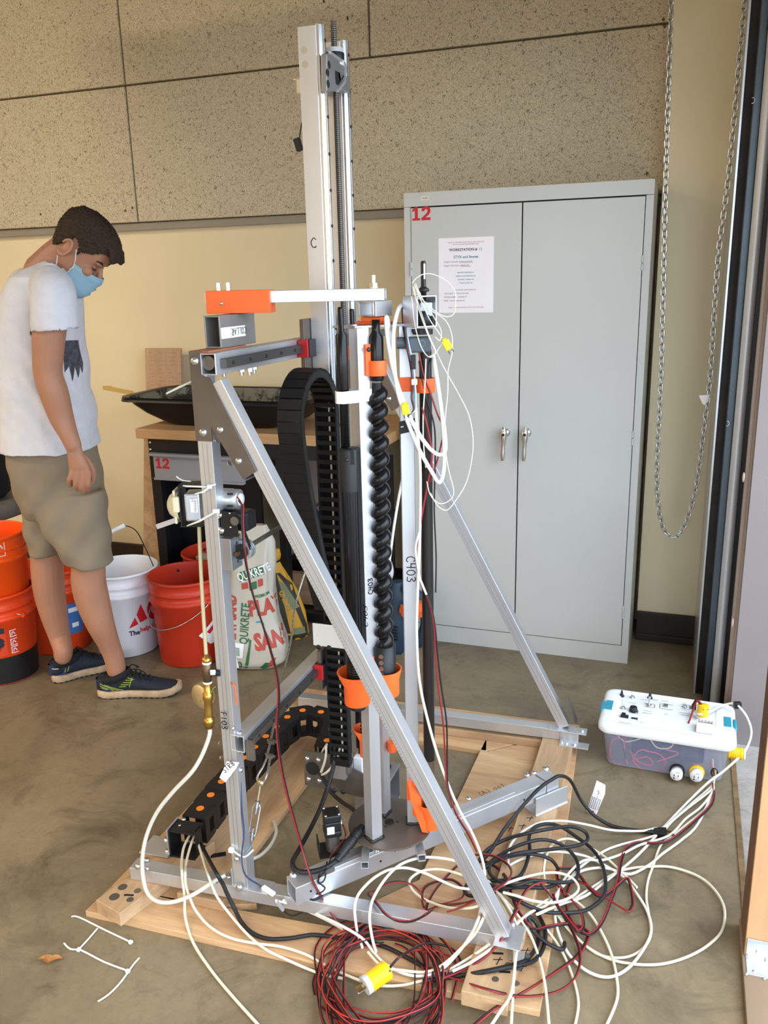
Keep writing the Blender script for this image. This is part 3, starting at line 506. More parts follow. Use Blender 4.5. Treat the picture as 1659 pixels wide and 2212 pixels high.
# ------------------------------------------------------------------ buckets
def bucket(name, label, c, z0=0, mat=None, H=.37, r0=.128, r1=.15, bail=None, group='five gallon buckets', rim=True):
    c = V((c[0], c[1], z0)); t = thing(name, label, 'bucket', c, group)
    rr = lambda z: r0+(r1-r0)*z/H
    pr = [(0, .004), (r0-.01, .004), (r0-.004, 0), (r0, .005), (rr(H-.105), H-.105), (rr(H-.105)+.007, H-.102), (rr(H-.085)+.007, H-.086), (rr(H-.083), H-.084), (rr(H-.06), H-.06), (rr(H-.058)+.004, H-.058), (rr(H-.052)+.004, H-.052), (rr(H-.05), H-.05), (rr(H-.03), H-.03), (rr(H)+.001, H-.012), (rr(H)+.006, H-.010), (rr(H)+.006, H-.002), (rr(H)+.002, H), (rr(H)-.003, H), (rr(H)-.004, H-.006), (rr(H-.1)-.003, H-.1), (r0-.003, .008), (0, .008)]
    g = G(); g.lathe(pr, c, n=48); g.obj('shell', mat, t)
    for s in (-1, 1):
        pass
    if bail:
        a, drop = bail; e = V((math.cos(a), math.sin(a), 0)); r_ = rr(H-.095)+.008
        pa, pb = c+e*r_+V((0, 0, H-.095)), c-e*r_+V((0, 0, H-.095)); nrm = V((0, 0, 1)).cross(e)*(1 if drop[0] > 0 else -1)
        pts = [pa]+[c+e*(r_+.004)*math.cos(q)+nrm*(r_+abs(drop[0]))*math.sin(q)*drop[2]+V((0, 0, H-.095+drop[1]*math.sin(q))) for q in np.linspace(.12, PI-.12, 17)]+[pb]
        g = G(); g.sweep(pts, .0021, 6); b_ = g.obj('bail_handle', drop[3] if len(drop) > 3 else MT['zinc'], t)
        for p in (pa, pb):
            g = G(); g.ell(p-(p-c-V((0, 0, p.z-c.z))).normalized()*.004, (.012, .012, .012), 10, 6); g.obj('ear', mat, t)
    return t, c, rr
vd = V((-.5, .866, 0))
def ctr(u, v, r=.128):
    p = Z(u, v); d = (V((p.x, p.y, 0))-V((CAM_C.x, CAM_C.y, 0))).normalized(); return p+d*r
redc = ctr(418, 1443); whc = ctr(282, 1421); lsc = ctr(16, 1480)
hole = lambda t, c, a, z, r: inst('hole', lambda g: g.cyl((0, 0, -.001), (0, 0, .001), .006, n=12), MT['gap'], 'drill_hole', c+V((math.cos(a)*(r-.005), math.sin(a)*(r-.005), z)), (-math.cos(a), -math.sin(a), 0), t)
bt, bc, br = bucket('plastic_bucket', 'red bucket with a wire handle standing in front of the other red bucket', redc, 0, MT['red_b'], bail=(2.75, (.012, -.1, 1.0)))
hole(bt, bc, 2.35, .335, br(.335)); hole(bt, bc, 1.3, .335, br(.335))
g = G()
def bwrap(c, rr, a0, z0_):
    return lambda x, y: V((c.x+math.cos(a0+x/rr(z0_+y))*(rr(z0_+y)+.0012), c.y+math.sin(a0+x/rr(z0_+y))*(rr(z0_+y)+.0012), c.z+z0_+y))
def wrapped(name, polys, mat, par, wf, sub=8):
    g = G()
    for poly in polys:
        bm = bmesh.new(); vs = [bm.verts.new((p[0], p[1], 0)) for p in poly]; bm.faces.new(vs); bmesh.ops.triangulate(bm, faces=bm.faces)
        for it in range(3):
            es = [e for e in bm.edges if e.calc_length() > .014]
            if es: bmesh.ops.subdivide_edges(bm, edges=es, cuts=1); bmesh.ops.triangulate(bm, faces=bm.faces)
        bm.verts.index_update(); g.add([wf(v_.co.x, v_.co.y) for v_ in bm.verts], [tuple(v_.index for v_ in f.verts) for f in bm.faces], True); bm.free()
    return g.obj(name, mat, par)
wf = bwrap(bc, br, -.75, .12); wrapped('label', [[(0, .02), (.11, .1), (.11, -.03), (.05, -.03)]], MT['white_p'], bt, wf)
wrapped('lettering', [[(.035, .028), (.1, .075), (.1, .055), (.05, .015)]], MT['red'], bt, bwrap(bc, lambda z: br(z)+.0006, -.75, .12))
rb, rc, rr_ = bucket('plastic_bucket', 'red bucket half under the bench with a stone slab inside', (redc.x-.03, redc.y+.306, 0), 0, MT['red_b'])
hole(rb, rc, 2.5, .335, rr_(.335)); hole(rb, rc, 1.45, .338, rr_(.338))
g = G(); g.box(rc+V((.0, .0, .2)), (.2, .05, .29), (V((1, -.12, .05)), V((.1, 1, .1)), V((0, -.05, 1)))); tag(g.obj('stone_slab', MT['granite'], bev=.006), 'rough beige stone slab standing in the rear red bucket', 'stone')
wt, wc, wr_ = bucket('plastic_bucket', 'white bucket with a red logo beside the red bucket', whc, 0, MT['white_b'], bail=None)
# bail standing up over the white bucket
e0 = V((math.cos(.6), math.sin(.6), 0)); 
pts = [wc+V((.11, .1, .30)), Y(318, 1192, wc.y+.1), Y(312, 1180, wc.y+.08), Y(298, 1152, wc.y+.05), Y(285, 1140, wc.y+.03), Y(268, 1135, wc.y+.0)]
g = G(); g.sweep(spline(pts, 5), .0022, 6); bl = g.obj('bail_handle', MT['dark_steel'], wt)
g = G(); a, b = Y(270, 1134, wc.y), Y(237, 1150, wc.y-.03); d = (b-a).normalized(); g.sweep([a, a+d*.006, a.lerp(b, .5), a.lerp(b, .55), a.lerp(b, .62), b], [.0085, .01, .009, .0105, .009, .0085], 12); g.obj('grip', MT['white_p'], bl)
hz = lambda p, z: math.atan2(p.y-wc.y, p.x-wc.x)
aA = -.86   # angle of the logo's left edge on the shell
zl = .135
wf = bwrap(wc, wr_, aA, zl)
A_ = [[(0, 0), (.028, .045), (.04, .012)], [(.036, .056), (.058, .098), (.084, .024), (.048, .016)]]
wrapped('logo', A_, MT['red'], wt, wf)
Cc = (.130, .056); oc = [(Cc[0]+.044*math.cos(q), Cc[1]+.05*math.sin(q)) for q in np.linspace(.7, 2*PI-.7, 22)]+[(Cc[0]+.022*math.cos(q), Cc[1]+.026*math.sin(q)) for q in np.linspace(2*PI-.7, .7, 16)]
wrapped('logo', [oc], MT['red'], wt, wf)
wrapped('logo', [[(.182, .008), (.24, .02), (.24, .04), (.205, .033), (.205, .05), (.235, .056), (.235, .075), (.205, .07), (.205, .085), (.24, .092), (.24, .112), (.182, .1)]], MT['red'], wt, wf)
T('lettering', 'The', MT['dark_text'], wt, (0, 0, 0), (1, 0, 0), (0, 0, 1), .021, bold=.035, warp=bwrap(wc, wr_, aA-.01, zl-.034), sx=.95)
T('lettering', 'helpful place', MT['red'], wt, (0, 0, 0), (1, 0, 0), (0, 0, 1), .021, bold=.03, warp=bwrap(wc, wr_, aA+.33, zl-.027), sx=.95)
lt, lc, lr = bucket('plastic_bucket', 'orange bucket with a black painted bottom, lowest of the left stack', lsc, 0, MT['orange_b'], bail=(-.1, (-.02, .03, .3)))
g = G(); g.lathe([(lr(.006)+.0012, .006), (lr(.1)+.0016, .1), (lr(.118)+.0012, .118)], lc, n=48); g.obj('black_band', MT['black'], lt)
wf = bwrap(lc, lr, -1.02, .148); wrapped('label', [[(0, -.02), (.055, -.02), (.055, .1), (0, .1)]], M('label_orange', '#d8431c', .5), lt, wf)
wrapped('label', [[(.002, .074), (.053, .074), (.053, .098), (.002, .098)]], MT['dark_text'], lt, bwrap(lc, lambda z: lr(z)+.0006, -1.02, .148))
ringp = [(.028+.019*math.cos(q), .036+.021*math.sin(q)) for q in np.linspace(0, 2*PI, 20)]
wrapped('emblem', [[(.028+.021*math.cos(q), .036+.023*math.sin(q)) for q in np.linspace(.2, 6.0, 22)]+[(.028+.016*math.cos(q), .036+.018*math.sin(q)) for q in np.linspace(6.0, .2, 22)], [(.016, .045), (.03, .05), (.042, .044), (.038, .03), (.03, .034), (.02, .028)], [(.014, .0), (.03, .004), (.03, .01), (.014, .006)]], MT['dark_text'], lt, bwrap(lc, lambda z: lr(z)+.0006, -1.02, .148))
for zz in (.20, .163, .13):
    wf = bwrap(lc, lr, -.52, zz); s_ = .026
    wrapped('label', [[(0, 0), (s_, 0), (s_, .003), (0, .003)], [(0, s_), (s_, s_), (s_, s_+.003), (0, s_+.003)], [(0, .003), (.003, .003), (.003, s_), (0, s_)], [(.006, .006), (.009, .006), (.012, .02), (.009, .022)], [(.012, .02), (.02, .008), (.022, .011), (.014, .023)]], MT['white_p'], lt, wf)
wf = bwrap(lc, lr, -1.62, .13); wrapped('label', [[(0, 0), (.006, 0), (.006, .1), (0, .1)], [(-.05, 0), (0, 0), (0, .005), (-.05, .005)], [(-.03, .03), (-.005, .05), (-.005, .056), (-.03, .036)]], MT['white_p'], lt, wf)
ut, uc, ur = bucket('plastic_bucket', 'bright orange bucket nested in the top of the left stack', (lsc.x+.0, lsc.y), .235, M('orange_bright', '#ff5a14', .38))
wf = bwrap(uc, ur, -.6, .295); wrapped('label', [[(0, 0), (.04, 0), (.04, .003), (0, .003)], [(0, 0), (.003, 0), (.003, .055), (0, .055)], [(.037, 0), (.04, 0), (.04, .055), (.037, .055)], [(.008, .03), (.012, .028), (.02, .048), (.016, .05)], [(.02, .048), (.03, .03), (.033, .032), (.023, .05)]], MT['white_p'], ut, wf)
ot, oc_, or_ = bucket('plastic_bucket', 'orange bucket with a blue label standing behind the person', ctr(138, 1414), 0, MT['orange_b'])
wf = bwrap(oc_, or_, -.62, .085); wrapped('label', [[(0, 0), (.07, 0), (.07, .14), (0, .14)]], MT['bluelabel'], ot, wf)
wrapped('lettering', [[(.01, .1), (.06, .1), (.06, .12), (.01, .12)], [(.02, .03), (.05, .03), (.05, .05), (.02, .05)]], MT['white_p'], ot, bwrap(oc_, lambda z: or_(z)+.0006, -.62, .085))
# ------------------------------------------------------------------ sacks
def sack(name, label, rings, mat, group=None):
    cs = [r[0] for r in rings]; t = thing(name, label, 'sack', (cs[0][0], cs[0][1], 0), group); g = G(); L = []
    for i, (c, rx, ry, ang, wob) in enumerate(rings):
        e = V((math.cos(ang), math.sin(ang), 0)); f = V((-math.sin(ang), math.cos(ang), 0)); r_ = []
        for k in range(40):
            q = 2*PI*k/40; ce, se = math.cos(q), math.sin(q); p = 2/3.2; x = math.copysign(abs(ce)**p, ce); y = math.copysign(abs(se)**p, se)
            ww = 1+wob*math.sin(3*q+i*1.3)+wob*.7*math.sin(7*q-i*.8); r_.append(V(c)+e*x*rx*ww+f*y*ry*ww)
        L.append(r_)
    L2 = []
    for i in range(len(L)-1):
        for s in range(4):
            t_ = s/4; L2.append([a.lerp(b, t_*t_*(3-2*t_)*.5+t_*.5) for a, b in zip(L[i], L[i+1])])
    L2.append(L[-1]); g.loft(L2); o = g.obj('bag', mat, t); return t, L2
sc_ = Z(533, 1452); sc_ = V((sc_.x-.01, sc_.y+.09, 0))
sk, SL = sack('sand_sack', 'crumpled pale sand sack with green and red print behind the left post', [((sc_.x, sc_.y, .004), .105, .07, .28, .02), ((sc_.x, sc_.y, .03), .135, .095, .28, .03), ((sc_.x, sc_.y, .10), .14, .10, .28, .04), ((sc_.x-.005, sc_.y+.01, .2), .115, .085, .28, .04), ((sc_.x-.01, sc_.y+.015, .32), .105, .07, .28, .05), ((sc_.x-.0, sc_.y+.02, .43), .10, .055, .28, .07), ((sc_.x+.005, sc_.y+.03, .52), .085, .035, .28, .08), ((sc_.x+.01, sc_.y+.035, .585), .055, .016, .28, .1)], MT['sack'])
from mathutils.bvhtree import BVHTree
def decal(t, rings, name, polys, mat, frame, off=.0022):
    """print laid on the bag's own surface: polygons in bag coordinates dropped onto the mesh"""
    n = len(rings[0]); vs = [p for r in rings for p in r]; fs = [(i*n+k, i*n+(k+1) % n, (i+1)*n+(k+1) % n, (i+1)*n+k) for i in range(len(rings)-1) for k in range(n)]
    tree = BVHTree.FromPolygons(vs, fs); o, ax, ay, nd = [V(q) for q in frame]; g = G()
    for poly in polys:
        bm = bmesh.new(); bm.faces.new([bm.verts.new((p[0], p[1], 0)) for p in poly]); bmesh.ops.triangulate(bm, faces=bm.faces)
        for it in range(3):
            es = [e for e in bm.edges if e.calc_length() > .02]
            if es: bmesh.ops.subdivide_edges(bm, edges=es, cuts=1); bmesh.ops.triangulate(bm, faces=bm.faces)
        P = []; bm.verts.index_update()
        for v_ in bm.verts:
            q = o+ax*v_.co.x+ay*v_.co.y+nd*.4; h = tree.ray_cast(q, -nd)
            P.append((h[0]+nd*off) if h[0] is not None else None)
        g.add([p if p is not None else V((0, 0, -1)) for p in P], [tuple(v_.index for v_ in f.verts) for f in bm.faces if all(P[v_.index] is not None for v_ in f.verts)], True); bm.free()
    used = sorted({i for f in g.f for i in f}); mp_ = {i: k for k, i in enumerate(used)}; g.v = [g.v[i] for i in used]; g.f = [tuple(mp_[i] for i in f) for f in g.f]
    return g.obj(name, mat, t) if g.f else None
def txtpolys(s, h, x, y, bold=0, sx=1, rot=0):
    cu = bpy.data.curves.new('text', 'FONT'); cu.body = s; cu.offset = bold; cu.resolution_u = 2; to = bpy.data.objects.new('text', cu); COL.objects.link(to); me = to.to_mesh(); k = h/.72; c, sn = math.cos(rot), math.sin(rot)
    P = [[(x+(me.vertices[i].co.x*k*sx)*c-me.vertices[i].co.y*k*sn, y+me.vertices[i].co.x*k*sx*sn+me.vertices[i].co.y*k*c) for i in p.vertices] for p in me.polygons]
    to.to_mesh_clear(); bpy.data.objects.remove(to); bpy.data.curves.remove(cu); return P
nd = V((.46, -.888, 0)); ax = V((.888, .46, 0)); fr = (sc_, ax, V((0, 0, 1)), nd)
decal(sk, SL, 'print', [[(-.035, .37), (.06, .40), (.06, .44), (-.035, .41)]], MT['sack_green'], fr); decal(sk, SL, 'print', [[(.0, .335), (.03, .345), (.03, .375), (0, .365)]], MT['sack_green'], fr)
decal(sk, SL, 'print', txtpolys('QUIKRETE', .034, -.04, .372, .02, .62, .3), MT['white_p'], fr, .003)
decal(sk, SL, 'print', [[(-.03, .34), (-.005, .345), (-.005, .37), (-.03, .365)]], MT['sack_red'], fr); decal(sk, SL, 'print', [[(.035, .35), (.055, .357), (.055, .385), (.035, .38)]], MT['sack_red'], fr)
decal(sk, SL, 'print', txtpolys('PREMIUM', .013, .02, .305, .02, .8, .2), MT['sack_green'], fr)
decal(sk, SL, 'print', txtpolys('PLAY', .06, -.005, .235, .05, .7, .1), MT['sack_red'], fr)
decal(sk, SL, 'print', txtpolys('SAND', .065, .01, .10, .05, .7, .12), MT['sack_red'], fr)
decal(sk, SL, 'print', txtpolys('QUIKRETE', .034, -.022, .12, .02, .75, PI/2-.12), MT['sack_green'], fr)
decal(sk, SL, 'print', txtpolys('PLAY SAND', .034, -.07, .12, .05, .8, PI/2-.08), MT['sack_red'], fr)
decal(sk, SL, 'print', [[(-.045, .0), (-.03, .0), (-.005, .14), (-.012, .14)]], MT['sack_green'], fr, .0026); decal(sk, SL, 'print', [[(.02, .0), (.05, .012), (.06, .04), (.045, .045), (.02, .02)]], MT['sack_green'], fr, .0026)
decal(sk, SL, 'print', [[(.05, .012), (.07, .02), (.09, .06), (.075, .06), (.06, .04)]], MT['sack_red'], fr, .0026)
decal(sk, SL, 'label', [[(-.1, .07), (-.045, .065), (-.035, .125), (-.09, .13)]], MT['white_p'], fr, .0032)
decal(sk, SL, 'bar_code', [[(-.085+i*.0, .078+i*.006), (-.055, .075+i*.006), (-.054, .078+i*.006), (-.084, .081+i*.006)] for i in range(6)], MT['sack_green'], fr, .004)
decal(sk, SL, 'print', txtpolys('50', .03, -.085, .02, .03, .9, .05), MT['sack_green'], fr, .003)
decal(sk, SL, 'print', [[(.03+.022*math.cos(q), .195+.02*math.sin(q)) for q in np.linspace(.3, 2.2, 9)]+[(.03+.016*math.cos(q), .195+.014*math.sin(q)) for q in np.linspace(2.2, .3, 9)]], MT['teal'], fr, .003)
gc = Z(612, 1384); gc = V((gc.x-.0, gc.y+.05, 0)); ga = .55
gk, GL = sack('grout_sack', 'gold and black grout sack tied at the neck beside the sand sack', [((gc.x, gc.y, .003), .085, .055, ga, .01), ((gc.x, gc.y, .02), .092, .06, ga, .015), ((gc.x-.005, gc.y+.0, .12), .085, .055, ga, .02), ((gc.x-.02, gc.y+.005, .22), .065, .045, ga, .05), ((gc.x-.04, gc.y+.01, .30), .038, .03, ga, .12), ((gc.x-.055, gc.y+.01, .345), .022, .02, ga, .2), ((gc.x-.06, gc.y+.01, .375), .038, .03, ga, .15), ((gc.x-.05, gc.y+.01, .40), .02, .012, ga, .2)], MT['sack_gold'])
nd = V((.5, -.866, 0)); ax = V((.866, .5, 0)); fr = (gc, ax, V((0, 0, 1)), nd)
decal(gk, GL, 'print', [[(-.02, .0), (.015, .0), (-.035, .3), (-.055, .3)]], MT['sack_dark'], fr); decal(gk, GL, 'print', [[(.085, .0), (.1, .0), (.03, .25), (-.02, .3), (-.035, .3), (.0, .25)], [(-.02, 0), (.1, 0), (.1, .03), (-.02, .03)]], MT['sack_dark'], fr)
decal(gk, GL, 'print', [[(.0, .14), (.055, .15), (.0, .25), (-.03, .27)], [(.025, .03), (.075, .03), (.07, .06), (.022, .06)]], MT['sack_sage'], fr, .003)
decal(gk, GL, 'print', txtpolys('FERMIND', .023, .024, .125, .03, .85, PI/2+.32), MT['sack_gold'], fr, .0042)
decal(gk, GL, 'print', txtpolys('HIGH STRENGTH', .018, -.03, .075, .02, .8, PI/2+.12), MT['sack_dark'], fr, .003)
decal(gk, GL, 'print', txtpolys('SAND', .02, -.05, .06, .02, .8, PI/2+.1), MT['sack_dark'], fr, .003)
g = G(); g.lathe([(.025, -.006), (.028, 0), (.025, .006)], (gc.x-.055, gc.y+.01, .345), n=14); g.obj('tie', MT['rubber'], gk)
# ------------------------------------------------------------------ chair and bag at the frame's edge
p = Y(-12, 1090, -.35)
ch = thing('office_chair', 'grey fabric chair behind the person with a black bag on it', 'chair', (p.x-.15, -.3, 0))
sx, sy, sz = p.x-.17, -.28, p.z
g = G(); g.loft([[V((sx+.24*math.copysign(abs(math.cos(q))**.6, math.cos(q))*s, sy+.23*math.copysign(abs(math.sin(q))**.6, math.sin(q))*s, z)) for q in np.linspace(0, 2*PI, 33)[:-1]] for s, z in ((.85, sz-.075), (.98, sz-.06), (1, sz-.03), (.96, sz-.005), (.8, sz+.008))]); g.obj('seat', MT['fabric'], ch)
g = G(); g.cyl((sx, sy, .08), (sx, sy, sz-.07), .025); g.obj('column', MT['black'], ch)
for k in range(5):
    a = k*2*PI/5+.4; g = G(); g.beam((sx, sy, .09), (sx+.25*math.cos(a), sy+.25*math.sin(a), .065), .035, .03); g.obj('leg', MT['black'], ch)
    g = G(); g.cyl((sx+.25*math.cos(a)-.01, sy+.25*math.sin(a), .026), (sx+.25*math.cos(a)+.015, sy+.25*math.sin(a), .026), .026); g.obj('caster', MT['black'], ch)
bg_ = thing('backpack', 'black backpack lying on the grey chair behind the person', 'bag', (sx+.02, sy, sz+.01))
g = G(); L = []
for z, s in ((0, .8), (.03, 1), (.15, 1.02), (.26, .9), (.33, .6), (.345, .2)): L.append([V((sx+.02+.16*math.copysign(abs(math.cos(q))**.7, math.cos(q))*s, sy-.02+.11*math.copysign(abs(math.sin(q))**.7, math.sin(q))*s, sz+.012+z)) for q in np.linspace(0, 2*PI, 33)[:-1]])
g.loft(L); g.obj('body', MT['bagf'], bg_)
a = Y(44, 1060, sy-.14); g = G()
for k in range(3): g.beam(a+V((0, -.0, .02-k*.014)), a+V((.02, .01, .03-k*.014)), .004, .008)
g.obj('buckle', MT['dark_steel'], bg_)['kind'] = 'stuff'
g = G(); g.sweep(spline([(sx+.16, sy-.1, sz+.3), (sx+.2, sy-.12, sz+.18), (sx+.19, sy-.12, sz+.06)], 6), .012, 6); g.obj('strap', MT['bagf'], bg_)
# ------------------------------------------------------------------ hammer drill on the floor behind the rig, white reel, clamp
HC = Z(846, 1422); HC = V((HC.x-.005, HC.y+.085, 0))
hd = thing('hammer_drill', 'dark blue hammer drill standing on the floor behind the auger', 'drill', HC)
g = G(); L = []
for z, rx, ry, dx in ((.0, .075, .06, 0), (.02, .085, .07, 0), (.10, .09, .075, 0), (.17, .085, .07, .0), (.22, .07, .055, .005), (.27, .06, .05, .01), (.33, .05, .045, .01), (.36, .03, .03, .01)):
    L.append([HC+V((dx+rx*.72*math.cos(q), ry*.8*math.sin(q), z*.86)) for q in np.linspace(0, 2*PI, 25)[:-1]])
g.loft(L); g.obj('housing', MT['navy'], hd)
g = G(); g.sweep(spline([HC+V((.05, -.03, .3)), HC+V((.12, -.04, .26)), HC+V((.14, -.04, .15)), HC+V((.1, -.03, .05))], 6), .022, 10); g.obj('grip', MT['navy'], hd)
for k in range(5):
    g = G(); g.box(HC+V((-.0, -.074, .08+k*.014)), (.06, .006, .005)); g.obj('vent_slat', MT['black'], hd)
g = G(); p = Y(787, 1385, HC.y-.05); g.cyl(p+V((.0, .0, 0)), p+V((.0, -.03, 0)), .022); g.obj('dial', MT['orange'], hd)
g = G(); a = Y(873, 1318, HC.y-.07); b = Y(878, 1340, HC.y-.07); g.cyl(a, b, .006); g.cyl(b, b+(b-a)*.4, .003); g.obj('cord_plug', MT['chrome'], hd)
g = G(); g.sweep(spline([b+(b-a)*.4, Y(886, 1370, HC.y-.07), Y(880, 1400, HC.y-.07), Y(868, 1415, HC.y-.07)], 6), .003, 6); g.obj('cord', MT['alu_d'], hd)
yl = HC.y-.08
a, b = Y(868, 1320, yl), Y(917, 1318, yl)
g = G(); g.box((a+b)/2+V((0, 0, -.004)), ((b-a).length, .03, .034)); g.cyl(Y(878, 1330, yl-.02), Y(878, 1308, yl-.02), .02); g.cyl(Y(906, 1318, yl-.02), Y(906, 1300, yl-.02), .022); g.beam(a, HC+V((.04, -.03, a.z)), .02, .02); g.obj('latch', MT['orange'], hd, bev=.003)
wp = Y(818, 1232, .0)
wd = thing('paper_roll', 'round white paper roll lying on a black box below the bench', 'paper roll', (wp.x, 0, .35))
g = G(); c = Y(806, 1232, -.02); g.lathe([(.02, 0), (.075, 0), (.078, .004), (.078, .05), (.075, .054), (.02, .054), (.02, 0)], c+V((0, .03, 0)), (.35, -.93, 0), 32); g.obj('roll', MT['white_p'], wd)
bx = thing('tool_case', 'black tool case standing on the floor under the bench end', 'case', (-.19, -.03, 0))
g = G(); g.bb((-.3, -.07, .0), (-.1, .03, c.z-.08)); g.obj('shell', MT['black'], bx, bev=.01)
g = G(); g.sweep(spline([(-.24, -.075, .2), (-.24, -.1, .2), (-.16, -.1, .2), (-.16, -.075, .2)], 4), .006, 8); g.obj('handle', MT['black'], bx)
# ------------------------------------------------------------------ wooden base under the rig
FR = lambda u, v, d=0: onp(u, v, (0, -1.732+d, 0), (-.045, 1, 0))      # front frame plane
RR = lambda u, v, d=0: onp(u, v, (0, -.772+d, 0), (-.045, 1, 0))       # rear frame plane
wbs = thing('wooden_base', 'plywood and timber base frame lying on the concrete under the drill rig', 'base', (.3, -1.2, 0))
def sheet(name, px, z0, z1, mat, par, bev=.002):
    P = [Z(u, v, z1) for u, v in px]; g = G(); n = len(P); g.add(P+[V((p.x, p.y, z0)) for p in P], [tuple(range(n)), tuple(reversed(range(n, 2*n)))]+[(k, n+k, n+(k+1) % n, (k+1) % n) for k in range(n)])
    return g.obj(name, mat, par, bev=bev)
PT = .018
# four plywood strips form an open square
fl, frr, br_, bl_ = Z(184, 1967, PT), Z(1166, 2183, PT), Z(1253, 1568, PT), V((-.24, -.60, PT))
def strip(name, P, z0, z1, mat): 
    g = G(); n = len(P); g.add([V((p[0], p[1], z1)) for p in P]+[V((p[0], p[1], z0)) for p in P], [tuple(range(n)), tuple(reversed(range(n, 2*n)))]+[(k, n+k, n+(k+1) % n, (k+1) % n) for k in range(n)]); return g.obj(name, mat, wbs, bev=.0015)
lerp = lambda a, b, t: a+(b-a)*t
a2 = Z(905, 2020, PT)
# front strip (its inner edge from left to right), left strip, right strip, rear strip
strip('plywood_strip', [fl, Z(700, 2084, PT), V((.40, -1.825, 0)), V((.40, -1.71, 0)), V((-.2, -1.755, 0)), V((-.255, -1.76, 0))], 0.0, PT, MT['ply'])
strip('plywood_strip', [V((.402, -1.828, 0)), frr, V((frr.x-.005, -1.60, 0)), V((.40, -1.62, 0))], 0.0, PT, MT['ply'])
q0 = Z(525, 1850, PT); q1 = Z(658, 1695, PT)
strip('plywood_strip', [V((-.255, -1.757, 0)), V((.0, -1.752, 0)), V((.135, -1.70, 0)), V((q0.x+.02, q0.y, 0)), V((q1.x, q1.y, 0)), V((.075, -.60, 0)), bl_], 0.0, PT, MT['ply_y'])
s0, s1 = Z(905, 1900, PT), Z(1052, 1590, PT)
strip('plywood_strip', [V((.40, -1.617, 0)), V((frr.x-.005, -1.598, 0)), V((br_.x, br_.y-.0, 0)), V((br_.x-.02, br_.y-.12, 0)) if False else V((s1.x+.19, -.70, 0)), V((s1.x+.02, -.84, 0)), V((s1.x, s1.y, 0)), V((s0.x, s0.y, 0))], 0.0, PT, MT['ply'])
strip('plywood_strip', [V((.08, -.84, 0)), V((s1.x+.015, -.835, 0)), V((s1.x+.185, -.695, 0)), V((br_.x, br_.y+.005, 0)), V((.08, -.60, 0))], 0.0, PT, MT['ply'])
# 2x4 timbers on the ply
def timber(P0, P1, wd, z0, z1, mat=None, name='timber'):
    g = G(); g.beam((P0[0], P0[1], (z0+z1)/2), (P1[0], P1[1], (z0+z1)/2), wd, z1-z0); return g.obj(name, mat or MT['pine'], wbs, bev=.002)
zt = .056
c0, c1 = Z(255, 1958, zt), Z(325, 1862, zt)
timber((-.185, -1.86, 0), (-.105, -1.55, 0), .089, PT, zt)
timber((-.06, -1.725, 0), (.07, -1.72, 0), .06, PT, .045, MT['pine_x'])
r0, r1 = Z(1182, 1572, zt), Z(1108, 2110, zt)
timber((.745, -.70, 0), (.745, -1.84, 0), .10, PT, zt)
timber((-.15, -.70, 0), (-.15, -.86, 0), .089, PT, zt)
timber((-.08, -.775, 0), (.695, -.742, 0), .05, PT, .045, MT['pine_x'])
zc = zt+.0004
for (u, v, r) in ((265, 1916, .009), (297, 1924, .007), (247, 1937, .010), (281, 1943, .007)):
    p = Z(u, v, zc); inst('recess', lambda g: (g.lathe([(1, 0), (1.15, .05), (1.3, 0)], (0, 0, 0), n=14), g.cyl((0, 0, -.02), (0, 0, .04), .95, n=14)), MT['steel'], 'countersunk_screw', p, (0, 0, 1), wbs, r)
for (u, v) in ((1113, 2066), (1098, 2084), (1138, 2064), (1120, 2092), (1115, 2124), (1215, 1549), (1200, 1551), (1070, 2115)):
    p = Z(u, v, zc); inst('recess', None, MT['steel'], 'countersunk_screw', p, (0, 0, 1), wbs, .006)
g = G()
for (u, v) in ((278, 1934), (1075, 2060), (1090, 2100)):
    p = Z(u, v, zc+.0003); g.beam(p-V((.012, .002, 0)), p+V((.012, .004, 0)), .006, .0004)
for (u, v) in ((1135, 2055), (1130, 2075), (1127, 2090), (1075, 2075), (1100, 1790), (1128, 1785), (1155, 1752), (1145, 1768)):
    p = Z(u, v, zc+.0003); g.beam(p-V((.01, 0, 0)), p+V((.01, .006, 0)), .002, .0004); g.beam(p-V((.0, .012, 0)), p+V((.004, .012, 0)), .002, .0004)
g.obj('pencil_marks', MT['ink'], wbs)['kind'] = 'stuff'
# bolts on the right 2x4 at the rear bracket are part of the rig
# ------------------------------------------------------------------ drill rig
rig = thing('drill_rig', 'tall aluminium drilling rig frame with a vertical twin column tower', 'drilling rig', (.3, -1.25, PT))
AL, ALD = MT['alu'], MT['alu_d']
zr0, zr1 = .057, .092
g = G(); g.rtube((-.190, -1.741, (zr0+zr1)/2), (.765, -1.683, (zr0+zr1)/2), .038, zr1-zr0, .003); frail = g.obj('base_rail', AL, rig, bev=.001)
g = G(); g.rtube((-.165, -.785, (zr0+zr1)/2), (.795, -.742, (zr0+zr1)/2), .038, zr1-zr0, .003); rrail = g.obj('base_rail', AL, rig, bev=.001)
yp = lambda x, d=0: -1.732+.045*x
FPX, FPY = .117, -1.724; RPX, RPY = .112, -.767
PTOP = 1.372
def post(x, y, z0, z1, w_=.034):
    g = G(); g.rtube((x, y, z0), (x, y, z1), w_, w_, .003, (0, 1, 0))
    for s in (-.006, .006): pass
    g2 = G(); return g.obj('post', AL, rig, bev=.0012)
post(FPX, FPY, zr1, 1.335); post(RPX, RPY, zr1, 1.335)
for y in (FPY-.0172, ):
    g = G(); 
    for s in (-.005, .005): g.beam((FPX+s, y, .16), (FPX+s, y, 1.19), .0012, .0006, (0, 1, 0))
    g.obj('groove_line', ALD, rig)['kind'] = 'stuff'
